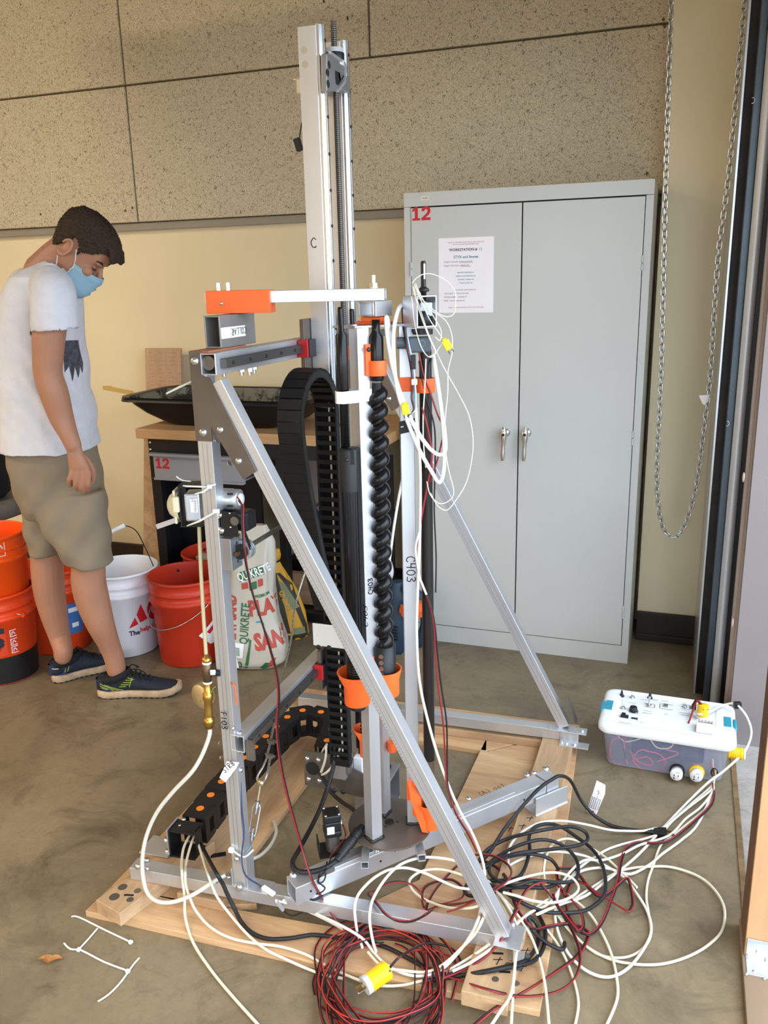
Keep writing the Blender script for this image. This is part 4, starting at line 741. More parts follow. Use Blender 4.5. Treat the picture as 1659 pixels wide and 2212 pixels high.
# braces
def brace(p0, p1, yo):
    g = G(); g.rtube(p0, p1, .034, .034, .003, (0, 1, 0)); b_ = g.obj('brace', AL, rig, bev=.0012)
    g = G(); d = (V(p1)-V(p0)).normalized(); nrm = d.cross(V((0, 1, 0))).normalized()
    for s in (-.006, .006): g.beam(V(p0).lerp(V(p1), .15)+nrm*s+V((0, -.0172, 0)), V(p0).lerp(V(p1), .98)+nrm*s+V((0, -.0172, 0)), .0012, .0006, (0, 1, 0))
    g.obj('groove_line', ALD, b_)['kind'] = 'stuff'; return b_
b0, b1 = FR(446, 812), FR(1072, 2012)
fb = brace((.150, -1.724, 1.318), (.757, -1.697, .098), 0)
ba, bb2 = RR(800, 838), RR(1205, 1580)
brace((.140, -.766, 1.30), (.762, -.738, .10), 0)
# marker ticks: the ruler print along the brace
g = G(); d = (V((.757, -1.697, .098))-V((.150, -1.724, 1.318))).normalized()
for k in range(70):
    p = V((.150, -1.724, 1.318))+d*(.33+k*.0085)+V((-.013, -.0176, -.006)); g.beam(p, p+V((.003, .0001, .0015)), .0009, .0004, (0, 1, 0))
g.obj('ink_marks', MT['grey_text'], fb)['kind'] = 'stuff'
# gusset plates
def gusset(yc, parent):
    y = yc-.0195
    g = G(); poly = [(.098, 1.382), (.1235, 1.382), (.1235, 1.333), (.142, 1.328), (.235, 1.138), (.204, 1.118), (.137, 1.228), (.137, 1.196), (.098, 1.196)]
    g.prism(poly, (0, y, 0), (1, 0, 0), (0, 0, 1), (0, .003, 0)); o = g.obj('gusset_plate', MT['plate'], parent, bev=.0006)
    for (x, z, r) in ((.111, 1.362, .0095), (.117, 1.215, .0095), (.158, 1.222, .008), (.196, 1.158, .008)): bolt((x, y, z), (0, -1, 0), parent, r)
    return o
gusset(FPY, rig); gusset(RPY, rig)
for (x, z) in ((.183, 1.147), (.157, 1.195)): bolt((x-.02, FPY, z), (-.8, 0, -.55), rig, .006)
# front & rear lower corner angles
def angle_foot(x, y, s):
    g = G(); g.bb((x-.06, y-.022, zr1), (x+.075, y+.024, zr1+.004)); g.bb((x+.018, y-.018, zr1), (x+.022, y+.02, zr1+.1)); g.bb((x-.022, y-.018, zr1), (x-.018, y+.02, zr1+.05)); return g.obj('foot_angle', AL, rig, bev=.001)
angle_foot(FPX, FPY, 1); angle_foot(RPX, RPY, 1)
for (u, v, r, nn, pl) in ((517, 1917, .0095, (0, -1, 0), 'f'), (297, 1872, .0085, (0, -1, 0), 'f'), (317, 1877, .007, (0, -1, 0), 'f')):
    p = FR(u, v, -.021); bolt((p.x, p.y, p.z), nn, rig, r)
for (u, v) in ((317, 1857), (546, 1897), (495, 1893)):
    p = Z(u, v, zr1+.003); bolt(p, (0, 0, 1), rig, .008)
bolt(FR(511, 1856, -.018), (0, -1, 0), rig, .007); bolt(FR(504, 1573, -.018), (1, 0, 0), rig, .006)
for v in (1569, 1606, 1637): bolt(FR(473+(v-1569)*.08, v, 0), (-1, 0, 0), rig, .006)
for (z, ) in ((.41,), (.46,), (.5,)): bolt((FPX+.017, FPY, z), (1, 0, 0), rig, .0065)
# foot brackets where braces land
g = G(); g.bb((.715, -.775, zr1), (.835, -.735, zr1+.004)); g.bb((.752, -.80, zt), (.845, -.765, zt+.004)); g.bb((.752, -.7665, zt), (.81, -.7625, zr1)); g.obj('foot_bracket', AL, rig, bev=.001)
for p in ((.775, -.785, zt+.004), (.80, -.785, zt+.004), (.76, -.78, zt+.004), (.82, -.755, zr1+.004)): bolt(p, (0, 0, 1), rig, .008, MT['zinc'], False)
g = G(); g.beam((.768, -.745, .2), (.80, -.745, .12), .036, .003, (1, 0, .4)); g.obj('foot_bracket', MT['steel'], rig)
g = G(); g.bb((.74, -1.735, zr1), (.80, -1.66, zr1+.003)); g.bb((.775, -1.70, zt+.001), (.806, -1.728, zt+.004)); g.obj('foot_bracket', AL, rig, bev=.001)
bolt(Z(1122, 2032, zt+.004), (0, 0, 1), rig, .009); bolt(V((.778, -1.697, .125)), (1, 0, .4), rig, .008)
# Y rails (top and bottom): square tube, linear guide, red end seals
def yrail(z, h, x=.140, w_=.036):
    g = G(); g.rtube((x, FPY-.018, z), (x, RPY+.018, z), w_, h, .0028); o = g.obj('cross_rail', AL, rig, bev=.001)
    gx = x+w_/2
    g = G(); g.bb((gx, FPY+.0, z-.0095), (gx+.014, RPY+.04, z+.0095)); g.bb((gx+.003, FPY+.0, z+.0095), (gx+.012, RPY+.04, z+.0105)); gd = g.obj('linear_guide', MT['guide'], o, bev=.001)
    for k in range(11):
        q = FPY+.03+k*.075
        if q < RPY: inst('gh', lambda g: g.cyl((0, 0, -.001), (0, 0, .0006), .0045, n=12), MT['gap'], 'guide_hole', (gx+.014, q, z), (1, 0, 0), o)
    for q in (-1.352, -1.19):
        g = G(); g.bb((gx+.002, q, z-.021), (gx+.027, q+.008, z+.021)); g.obj('end_seal', MT['red'], o, bev=.001); g = G(); g.bb((gx+.002, q+.062, z-.021), (gx+.027, q+.07, z+.021)); g.obj('end_seal', MT['red'], o, bev=.001)
        g = G(); g.bb((gx+.001, q+.008, z-.021), (gx+.03, q+.062, z+.021)); g.obj('slide_block', MT['dark_steel'], o, bev=.001)
    return o
yrail(1.355, .044); lo = yrail(.49, .042)
g = G(); g.cyl((.138, FPY-.012, 1.357), (.138, FPY+.10, 1.357), .0145, n=20); g.obj('tube_insert', MT['steel'], rig)
g = G(); g.bb((.0995, FPY-.0185, 1.33), (.1345, FPY-.0178, 1.379)); 
for (u, v) in ((482, 797), (521, 795), (538, 795), (548, 790)):
    p = X(u, v, .117); g = G(); g.cyl(p+V((0, 0, .012)), p+V((0, 0, -.016)), .005, n=10); g.cyl(p+V((0, 0, .004)), p+V((0, 0, -.008)), .0095, n=6, smooth=False); g.cyl(p+V((0, 0, .008)), p+V((0, 0, .006)), .013, n=14); g.obj('nut', MT['zinc'], rig)
bolt((.140, FPY-.005, .5116), (0, 0, 1), rig, .007)
g = G(); g.bb((.160, FPY-.015, .45), (.18, FPY-.008, .50)); g.obj('end_bracket', MT['steel'], rig)
# ------------------------------------------------------------------ tower
TWX0, TWX1 = .160, .205
TZ0, TZ1 = .14, 2.070
tower = []
for k, y in enumerate((-1.27, -1.125)):
    g = G(); g.rtube((.1825, y+.019, TZ0), (.1825, y+.019, TZ1-(0 if k == 0 else 0)), .045, .038, .003, (0, 1, 0)); o = g.obj('tower_column', AL, rig, bev=.0012); tower.append(o)
    g = G(); pr = [(0, 0), (0, .03), (.006, .03), (.006, .026), (.010, .023), (.010, .019), (.015, .019), (.015, .011), (.010, .011), (.010, .007), (.006, .004), (.006, 0)]
    g.prism([(a, b) for a, b in pr], (TWX1, y+.002, TZ0+.02), (1, 0, 0), (0, 1, 0), (0, 0, TZ1-TZ0-.018)); rl = g.obj('linear_guide', MT['chrome'] if False else M('ground_rail_%d' % k, '#c9ccd2', .22, .95), o, bev=.0007)
    for j in range(25):
        inst('gh', None, MT['gap'], 'guide_hole', (TWX1+.0153, y+.017, TZ0+.06+j*.08), (1, 0, 0), o)
for (u, v) in ((657, 118), (659, 148)):
    p = Y(u, v, -1.2703); inst('ghole', lambda g: g.cyl((0, 0, -.001), (0, 0, .0006), .0075, n=18), M('hole_shadow', '#bcae93', .8) if 'hs' not in MT else MT['hs'], 'plate_hole', p, (0, -1, 0), tower[0])
g = G(); p = Y(676, 525, -1.2705); hand('marker_letter', 'C', MT['ink'], tower[0], p-V((.006, 0, .012)), (1, 0, 0), (0, 0, 1), .022, .0018)
g = G(); g.cyl((.214, -1.185, .2), (.214, -1.185, 2.085), .0065, n=12); 
ls = g.obj('lead_screw', MT['dark_steel'], rig)
g = G(); n_t = 420; vs = []; 
path = [V((.214+.0068*math.cos(q*2.4), -1.185+.0068*math.sin(q*2.4), .6+q*.0041)) for q in range(366)]
g = G()
for k in range(300): g.lathe([(.0063, -.0016), (.0078, 0), (.0063, .0016)], (.214, -1.185, .72+k*.0046), n=8)
g.obj('screw_thread', MT['steel'], ls)['kind'] = 'stuff'
g = G(); c = V((.214, -1.185, 2.0)); g.lathe([(.007, -.018), (.022, -.018), (.022, -.007), (.0225, -.007), (.0225, .007), (.022, .007), (.022, .018), (.007, .018)], c+V((0, 0, .02)), n=24); sn = g.obj('screw_nut', MT['white_p'], rig)
g = G(); g.lathe([(.0228, .012), (.0232, .014), (.0232, .027), (.0228, .028)], c, n=24); g.obj('nut_band', MT['black'], sn)
g = G(); z0 = 1.845
bp_ = [X(u, v, .248) for u, v in ((706, 116), (712, 114), (743, 137), (746, 147), (743, 177), (728, 197), (706, 197))]
g = G(); n_ = len(bp_); dv = V((-.014, 0, 0)); g.add(bp_+[p+dv for p in bp_], [tuple(range(n_)), tuple(reversed(range(n_, 2*n_)))]+[(k, n_+k, n_+(k+1) % n_, (k+1) % n_) for k in range(n_)]); tb = g.obj('top_bracket', MT['alu_d'], rig, bev=.002)
g = G()
for a_, b_ in ((1, 2), (2, 3), (3, 4), (4, 5)): g.beam(bp_[a_], bp_[b_], .006, .007, (1, 0, 0))
g.obj('bracket_rim', MT['alu'], tb)['kind'] = 'stuff'
g = G(); g.bb((.155, -1.233, 1.95), (.232, -1.135, 1.985)); g.obj('bearing_block', MT['alu_d'], rig, bev=.003)
for u_, v_ in ((711, 140), (708, 157), (709, 181)): inst('bh', lambda g: (g.cyl((0, 0, -.002), (0, 0, .0008), .007, n=14), g.lathe([(.007, .0008), (.0085, 0)], (0, 0, 0), n=14)), MT['gap'], 'bracket_hole', X(u_, v_, .2482), (1, 0, 0), tb)
g = G(); g.bb((.148, -1.262, 1.935), (.162, -1.258, 1.965)); g.bb((.14, -1.262, 1.963), (.16, -1.25, 1.966)); g.obj('stop_clip', MT['zinc'], rig)
g = G(); p = Y(645, 318, -1.26); g.sweep(spline([Y(655, 260, -1.255), Y(650, 285, -1.26), Y(647, 305, -1.26)], 4), .0018, 6); g.box(p, (.014, .014, .028), (V((1, 0, .3)), V((0, 1, 0)), V((-.3, 0, 1)))); g.obj('limit_switch', MT['black'], rig, bev=.002)
g = G(); p = Y(658, 282, -1.258); g.ell(p, .004, 8, 6); g.obj('switch_clip', MT['white_p'], rig)
# carriage plates on the rails behind the tower
g = G(); g.bb((.148, -1.31, 1.30), (.159, -1.05, 1.425)); g.obj('carriage_plate', MT['plate'], rig, bev=.001)
g = G(); g.bb((.166, -1.315, .42), (.176, -1.05, .55)) if False else g.bb((.148, -1.3, .43), (.159, -1.06, .545)); g.obj('carriage_plate', MT['plate'], rig, bev=.001)
for o_ in list(rig.children):
    if o_.name.split('.')[0] in ('tower_column', 'lead_screw', 'screw_nut', 'bearing_block', 'stop_clip', 'limit_switch', 'switch_clip', 'carriage_plate'): o_.location = (.016, -.036, 0)
# drill head at the tower foot: steel plate with bolts, tube block
hp = [Y(u, v, -1.29) for u, v in ((655, 1625), (762, 1652), (762, 1722), (658, 1698))]
zA, zB = hp[0].z, hp[3].z
g = G(); yh = -1.29; L_ = (hp[0].x, hp[1].x)
g.prism([(L_[0], zB+.004), (L_[1]+.03, zB-.002), (L_[1]+.03, zB+.075), (L_[0]+.11, zA-.008), (L_[0]+.11, zA+.006), (L_[0], zA+.006)], (0, yh, 0), (1, 0, 0), (0, 0, 1), (0, .005, 0)); pl_ = g.obj('head_plate', MT['steel'], rig, bev=.001)
for (u, v) in ((664, 1639), (688, 1642), (667, 1683), (690, 1687), (721, 1673), (739, 1678), (722, 1708), (741, 1711)): bolt(Y(u, v, yh), (0, -1, 0), pl_, .0085 if u < 700 else .007, MT['zinc'] if u < 700 else MT['dark_steel'])
p = Y(675, 1660, yh-.001); inst('bighole', lambda g: g.cyl((0, 0, -.001), (0, 0, .001), .021, n=24), MT['gap'], 'cable_port', p, (0, -1, 0), pl_)
g = G(); p = Y(740, 1641, yh-.004); g.bb((p.x-.018, yh-.004, p.z-.03), (p.x+.014, yh+.004, p.z+.035)); o = g.obj('perforated_angle', MT['galv'], rig, bev=.001)
for dz in (-.012, .014): inst('ph', lambda g: g.cyl((0, 0, -.001), (0, 0, .0008), .0065, n=16), MT['gap'], 'slot', (p.x-.002, yh-.004, p.z+dz), (0, -1, 0), o)
bx0, bx1 = Y(762, 1670, -1.27).x, Y(856, 1650, -1.2).x
g = G(); g.rtube((bx0-.0, -1.215, .075), (bx1, -1.215, .075), .10, .112, .006); tbk = g.obj('tube_block', MT['alu_d'], rig, bev=.002)
g = G(); p = Z(845, 1645, .132); g.lathe([(.03, 0), (.033, .004), (.033, 0)], (bx1-.05, -1.2, .131), n=24); g.obj('bore_ring', MT['steel'], tbk)
inst('bore', lambda g: g.cyl((0, 0, -.001), (0, 0, .0012), .03, n=24), MT['gap'], 'bore', (bx1-.05, -1.2, .1315), (0, 0, 1), tbk)
g = G(); g.bb((bx1-.11, -1.262, .131), (bx1-.082, -1.18, .19)); g.obj('wedge_block', MT['white_p'], rig, bev=.003)
g = G(); g.bb((.236, -1.24, .13), (.262, -1.2, .52)); g.bb((.243, -1.247, .2), (.25, -1.24, .5)); g.obj('slide_profile', MT['black'], rig, bev=.002)
g = G(); g.bb((.262, -1.235, .2), (.29, -1.20, .42)); g.obj('slide_profile', MT['alu'], rig, bev=.002)
# ------------------------------------------------------------------ vertical cable carrier (drag chain)
FX, W2 = .215, .058
vy = -1.318
far = [(vy, z) for z in np.linspace(.225, 1.20, 46)]
arc = [(vy-.105+.105*math.cos(q), 1.20+.105*math.sin(q)) for q in np.linspace(.15, PI-.15, 14)]
near = [(vy-.21+(t**1.4)*.165, 1.20-t*.53) for t in np.linspace(.02, 1, 28)]
cc = far+arc+near
vch = thing if False else None
carrier = G(); carrier.bb((FX-W2/2, vy-.012, .20), (FX+W2/2, vy+.012, .222)); crr = carrier.obj('cable_carrier', MT['black'], rig)
def clink(k, y, z, ty, tz, farside):
    d = V((0, ty, tz)).normalized(); nrm = V((0, -d.z, d.y)); x = V((1, 0, 0))  # nrm points to the outside of the loop
    return d, nrm
pts = [V((FX, y, z)) for y, z in cc]
# resample evenly
def resample(P, s):
    cum = [0]
    for a, b in zip(P, P[1:]): cum.append(cum[-1]+(b-a).length)
    out = []; i = 0; t = 0
    while t <= cum[-1]:
        while i < len(cum)-2 and cum[i+1] < t: i += 1
        out.append(P[i].lerp(P[i+1], (t-cum[i])/max(1e-9, cum[i+1]-cum[i]))); t += s
    return out
rp = resample(pts, .0245)
xs_w = lambda z: 1.0
def vlink(g):
    w2, t, h, L = W2/2, .0035, .011, .0126
    g.bb((-w2, -h, -L), (-w2+t, h, L)); g.bb((w2-t, -h, -L), (w2, h, L))
    g.bb((-w2, h-.003, -L+.0004), (w2, h, L-.0004)); g.bb((-w2, -h, -.0055), (w2, -h+.003, .0055))
def vlink2(g):
    w2, t, h, L = W2/2, .0035, .011, .0126
    g.bb((-w2, -h, -L), (-w2+t, h, L)); g.bb((w2-t, -h, -L), (w2, h, L)); g.bb((-w2, h-.004, -L+.0006), (w2, h+.001, L-.0006)); g.bb((-w2, -h, -.0065), (w2, -h+.003, .0065))
for i in range(len(rp)-1):
    d = (rp[i+1]-rp[i]).normalized(); outn = V((0, d.z, -d.y))  # far strand runs up: outer side is +y
    near_ = i*.0245 > 1.02
    inst('vlink2' if near_ else 'vlink', vlink2 if near_ else vlink, MT['blackmatte'] if not near_ else MT['black'], 'link', rp[i].lerp(rp[i+1], .5), d, crr, 1.0, V((1, 0, 0)))
g = G()
g.sweep([V((FX+.006, vy+.001, z)) for z in np.linspace(.24, 1.22, 10)], .0028, 6)
g.obj('inner_cable', MT['white_c'], crr)['kind'] = 'stuff'
# white plate at the carrier's end
c = [Y(676, 1345, -1.36), Y(740, 1400, -1.36)]
g = G(); g.bb((c[0].x, -1.365, c[1].z), (c[1].x+.01, -1.36, c[0].z)); wpl = g.obj('mount_plate', MT['white_p'], rig, bev=.0015)
for (u, v) in ((688, 1398), (711, 1399)): bolt(Y(u, v, -1.365), (0, -1, 0), wpl, .007, MT['black'])
# ------------------------------------------------------------------ horizontal cable carrier lying on its side
ZT = .132
dots = [(432, 1748), (457, 1717), (479, 1689), (505, 1660), (533, 1631), (558, 1607), (579, 1586), (606, 1564), (629, 1544), (674, 1535), (712, 1552), (712, 1590), (703, 1602), (690, 1625)]
DP = [Z(u, v, ZT) for u, v in dots]
hc_path = spline([DP[0]+(DP[0]-DP[1])*1.0]+[DP[0], DP[2], DP[5], DP[8]]+[DP[9], V((DP[10].x+.01, DP[10].y, ZT)), V((DP[11].x, DP[11].y-.01, ZT)), DP[13]], 10)
hpts = resample(hc_path, .066)
g = G(); hcr = None
box_c = Z(415, 1795, ZT)
d0 = (DP[1]-DP[0]).normalized(); d0.z = 0; d0.normalize(); s0_ = V((d0.y, -d0.x, 0))
bc0 = hpts[0]-d0*.012; bc0.z = .095
g = G(); g.box(bc0+V((0, 0, .036)), (.052, 0.074, .004), (d0, s0_, V((0, 0, 1)))); g.box(bc0+V((0, 0, -.036)), (.06, 0.074, .004), (d0, s0_, V((0, 0, 1)))); g.box(bc0-s0_*.035, (.055, .004, .076), (d0, s0_, V((0, 0, 1)))); g.box(bc0+s0_*.035, (.03, .004, .076), (d0, s0_, V((0, 0, 1))))
hcr = g.obj('cable_carrier', MT['black'], rig, bev=.001)
def hlink(g):
    g.bb((-.033, -.04, -.003), (.0, .04, .0)) if False else None
    pill = [(-.03+.0, -.0)]
    th = [(.012+.034*math.cos(q), .034*math.sin(q)) for q in np.linspace(-PI/2, PI/2, 13)]; poly = [(-.034, -.034)]+th+[(-.034, .034)]
    g.prism(poly, (0, 0, -.004), (1, 0, 0), (0, 1, 0), (0, 0, .004)); g.prism(poly, (0, 0, -.078), (1, 0, 0), (0, 1, 0), (0, 0, .004))
    g.bb((-.034, -.034, -.074), (-.012, -.031, -.004)); g.bb((.014, -.0335, -.074), (.03, -.0305, -.004)); g.bb((-.012, -.034, -.018), (.014, -.031, -.004)); g.bb((-.012, -.034, -.074), (.014, -.031, -.060)); g.bb((-.034, .031, -.074), (-.004, .034, -.004))
for i in range(1, len(hpts)-1):
    d = (hpts[i+1]-hpts[i-1]).normalized(); p = hpts[i].copy(); p.z = ZT+(.0012 if i % 2 else 0)
    o = inst('hlink', hlink, MT['black'], 'link', p, (0, 0, 1), hcr, 1.0, d)
    q = inst('hdot', lambda g: g.cyl((0, 0, 0), (0, 0, .0016), .0105, n=18), MT['orange_dot'], 'pivot_cap', p+d*.004+V((0, 0, .0002)), (0, 0, 1), hcr)
g = G(); p = bc0-s0_*.039; q = bc0-d0*.03
g.box(p+V((0, 0, -.0)), (.06, .003, .085), (d0, s0_, V((0, 0, 1)))); a = p-s0_*.04; g.box(V((a.x, a.y, .062))-d0*.005, (.075, .085, .004), (d0, s0_, V((0, 0, 1)))); g.obj('carrier_bracket', AL, rig, bev=.001)
for (u, v) in ((361, 1813), (364, 1838)): bolt(Z(u, v, .064), (0, 0, 1), rig, .010)
bolt(Z(397, 1770, ZT), (0, 0, 1), rig, .006); bolt(Z(388, 1783, ZT), (0, 0, 1), rig, .004)
# ------------------------------------------------------------------ lower drive bar lying across the base
tbar = thing('turntable_bar', 'thick aluminium bar bolted across the base under the round turntable', 'bar', (.5, -1.45, .09))
A, B = V((.268, -1.735, .12)), V((.770, -1.125, .137))
zb0 = .0945
g = G(); g.rtube((.258, -1.745, .121), (.745, -1.142, .121), .05, .05, .004); o = g.obj('square_tube', AL, tbar, bev=.0015)
dB = (V((.745, -1.142, 0))-V((.258, -1.745, 0))).normalized(); sB = V((dB.y, -dB.x, 0))
g = G(); c = V((.745, -1.142, .121)); g.rtube(c+dB*.006, c+dB*.05, .05, .05, .004); g.obj('end_piece', AL, tbar, bev=.001)
g = G(); c = V((.50, -1.445, .1465)); g.box(c+sB*.018+V((0, 0, .004)), (.56, .012, .012), (dB, sB, V((0, 0, 1)))); g.obj('rail_lip', AL, tbar, bev=.0008)
g = G(); c = V((.745, -1.142, .085))+dB*.0; g.box(c+dB*.02+sB*.03, (.12, .004, .055), (dB, sB, V((0, 0, 1)))); g.box(c+dB*.02+sB*.01-V((0, 0, .027)), (.12, .05, .004), (dB, sB, V((0, 0, 1)))); g.obj('end_bracket', AL, tbar, bev=.001)
for (u, v, r) in ((634, 1889, .010), (1012, 1725, .008), (1138, 1674, .009), (1153, 1669, .009), (1179, 1660, .010)): bolt(Z(u, v, .146), (0, 0, 1), tbar, r)
for t in (.05, .3, .6, .9):
    c = V((.258, -1.745, .121)).lerp(V((.745, -1.142, .121)), t)+sB*.0252; inst('sh', lambda g: g.cyl((0, 0, -.001), (0, 0, .0006), .003, n=10), MT['gap'], 'hole', c, sB, tbar)
hand('marker_writing', 'top (A)', MT['ink'], tbar, Z(1092, 1697, .1462), -dB, sB*1 if False else -sB, .017, .0016)
hand('marker_writing', 'Tb', MT['ink'], tbar, Z(850, 1842, .14)+V((0, 0, 0)), dB, (0, 0, 1), .014, .0016)
# stepper motor with gearbox on a black bracket
sm = thing('stepper_motor', 'black square stepper motor standing upright on a bracket beside the turntable', 'motor', (.305, -1.585, .13))
mc = V((.305, -1.60, 0)); ang = .55; ma, mb = V((math.cos(ang), math.sin(ang), 0)), V((-math.sin(ang), math.cos(ang), 0))
def mbox(name, z0, z1, s, mat, bev=.003):
    g = G(); g.box(mc+V((0, 0, (z0+z1)/2)), (s, s, z1-z0), (ma, mb, V((0, 0, 1)))); return g.obj(name, mat, sm, bev=bev)
mbox('rear_cap', .232, .252, .0425, MT['black'], .004); mbox('body', .207, .232, .041, MT['black']); mbox('front_cap', .190, .207, .0425, MT['black'], .004)
g = G(); g.cyl(mc+V((0, 0, .146)), mc+V((0, 0, .19)), .018, n=24); g.cyl(mc+V((0, 0, .16)), mc+V((0, 0, .164)), .0188, n=24); g.obj('gearbox', MT['steel'], sm)
g = G(); g.cyl(mc+V((0, 0, .2521)), mc+V((0, 0, .2535)), .008, n=16); g.obj('boss', MT['dark_steel'], sm)
for a in (-1, 1):
    for b in (-1, 1): bolt(mc+ma*.0165*a+mb*.0165*b+V((0, 0, .252)), (0, 0, 1), sm, .0035)
g = G(); g.box(mc-mb*.0212+ma*-.006+V((0, 0, .212)), (.018, .0012, .02), (ma, mb, V((0, 0, 1)))); g.obj('label_sticker', MT['paper'], sm)
g = G(); g.box(mc+ma*.022-mb*.004+V((0, 0, .222)), (.004, .014, .006), (ma, mb, V((0, 0, 1)))); g.obj('connector', MT['white_p'], sm)
g = G(); g.box(mc+V((0, 0, .144)), (.075, .06, .004), (ma, mb, V((0, 0, 1)))); g.box(mc-ma*.036+V((0, 0, .16)), (.003, .05, .034), (ma, mb, V((0, 0, 1)))); g.obj('bracket', MT['black'], sm, bev=.001)
g = G(); g.sweep(spline([mc+ma*.024-mb*.004+V((0, 0, .22)), mc+ma*.03-mb*.012+V((0, 0, .18)), Z(717, 1850, .15), Z(708, 1870, .15), Z(695, 1885, .135)], 6), .0013, 6); g.obj('motor_lead', MT['blk_wire'], sm)
g = G(); g.sweep(spline([mc+ma*.025-mb*.006+V((0, 0, .22)), mc+ma*.034-mb*.014+V((0, 0, .19)), Z(722, 1838, .16), Z(712, 1852, .15)], 6), .0011, 6); g.obj('motor_lead', MT['red_wire'], sm)
# ------------------------------------------------------------------ tool carousel: round plate, three posts, top plate, tool clips
CC = V((.428, -1.517, 0)); ZD = .190
tc_ = thing('tool_carousel', 'round steel turntable with three square aluminium tool posts', 'turntable', (CC.x, CC.y, .146))
g = G(); g.cyl(CC+V((.0, 0, ZD-.006)), CC+V((0, 0, ZD)), .105, n=64, smooth=False); g.obj('disc', MT['plate'], tc_)
g = G(); g.cyl(CC+V((0, 0, .146)), CC+V((0, 0, ZD-.006)), .03); g.obj('pivot', MT['steel'], tc_)
p = Z(841, 1776, ZD); inst('chole', lambda g: (g.cyl((0, 0, -.001), (0, 0, .001), .008, n=16), g.lathe([(.008, .001), (.011, .003), (.0125, 0)], (0, 0, 0), n=16)), MT['gap'], 'centre_hole', (p.x, p.y, ZD), (0, 0, 1), tc_)
g = G()
for k in range(3):
    q = k*2.1+.3; b_ = V((p.x+.018*math.cos(q), p.y+.018*math.sin(q), ZD+.0006)); g.beam(b_, b_+V((.006*math.cos(q+.5), .006*math.sin(q+.5), 0)), .005, .0006)
g.obj('scorch_mark', MT['gap'], tc_)['kind'] = 'stuff'
PW = .031; ZTOP = 1.418
posts = [(V((.409, -1.583, 0)), -.558), (V((.482, -1.491, 0)), -1.22), (V((.396, -1.480, 0)), -.2)]
POST = []
for k, (p, a) in enumerate(posts):
    up = V((math.cos(a), math.sin(a), 0)); g = G(); g.rtube(p+V((0, 0, ZD)), p+V((0, 0, ZTOP)), PW, PW, .003, up); o = g.obj('tool_post', AL, tc_, bev=.0012); POST.append((p, up, V((-up.y, up.x, 0)), o))
    g = G(); r_ = PW*.62
    pl = [p+(up*sx+V((-up.y, up.x, 0))*sy)*PW*.5 for sx, sy in ((1, 1), (1, -1), (-1, -1), (-1, 1))]
    pl2 = []
    for i in range(4):
        for t in np.linspace(0, 1, 7)[:-1]: b_ = pl[i].lerp(pl[(i+1) % 4], t); pl2.append(b_+V((random.uniform(-.001, .001), random.uniform(-.001, .001), ZD+.002)))
    g.sweep(pl2, [.004+random.uniform(-.001, .0015) for _ in pl2], 6, closed=True); g.obj('weld_bead', MT['dark_steel'], o)
# C403 markings
P0, up0, sd0, o0 = POST[0]
n_l = (-up0) if True else up0
faces = []
for nrm, ax in ((-up0, V((0, 0, 1)).cross(-up0)*1), (-sd0, None), (up0, None), (sd0, None)):
    nrm = nrm.normalized(); toward = (V((CAM_C.x, CAM_C.y, 0))-P0).dot(nrm); faces.append((toward, nrm))
faces = sorted([f for f in faces if f[0] > 0], key=lambda f: f[1].dot(_r))
nL, nR = faces[0][1], faces[1][1]
def markpost(P, nrm, u, v, s, h, up):
    ay_dir = V((0, 0, 1)); face_ax = V((0, 0, 1)).cross(nrm).normalized()   # horizontal along the face (to the viewer's right)
    q = onp(u, v, P+nrm*PW/2, nrm); ax = V((0, 0, 1)) if up else V((0, 0, -1)); ay = -face_ax if up else face_ax
    hand('marker_writing', s, MT['ink'], o0 if P is P0 else POST[1][3], q, ax, ay, h, .0021)
markpost(P0, nL, 795, 1355, 'C403', .016, True); markpost(P0, nR, 805, 1282, 'C403', .012, True)
P1, up1, sd1, o1 = POST[1]
nF = max([-up1, up1, sd1, -sd1], key=lambda n: (V((CAM_C.x, CAM_C.y, 0))-P1).dot(n)).normalized()
markpost(P1, nF, 878, 1202, 'C403', .020, False)
# top plate with pillow block, arm stub
g = G(); tp = [Z(u, v, ZTOP+.004) for u, v in ((752, 706), (770, 700), (868, 699), (872, 704), (845, 712), (800, 712))]
pc = V((.428, -1.515, 0)); g.prism([(-.075, -.075), (-.02, -.085), (.075, .01), (.07, .045), (-.03, .06), (-.075, .0)], pc+V((0, 0, ZTOP)), (1, 0, 0), (0, 1, 0), (0, 0, .004)); g.obj('top_plate', MT['alu_d'], tc_, bev=.001)
pb = Y(810, 697, -1.517); pb = V((.424, -1.520, ZTOP+.004))
g = G(); g.bb((pb.x-.04, pb.y-.022, pb.z), (pb.x+.036, pb.y+.022, pb.z+.005)); g.bb((pb.x-.026, pb.y-.02, pb.z+.005), (pb.x+.022, pb.y+.02, pb.z+.016)); g.obj('bearing_housing', MT['orange'], tc_, bev=.002)
for dx in (-.034, .03): bolt((pb.x+dx, pb.y-.012, pb.z+.005), (0, 0, 1), tc_, .004)
for dx in (-.012, .006): g = G(); g.cyl((pb.x+dx, pb.y-.03, ZTOP-.012), (pb.x+dx, pb.y-.03, ZTOP), .0035, n=8); g.obj('bolt_end', MT['dark_steel'], tc_)
g = G(); g.cyl((pb.x-.03, pb.y-.05, ZTOP+.004), (pb.x-.03, pb.y-.05, ZTOP+.006), .01, n=12); g.obj('washer', MT['zinc'], tc_)
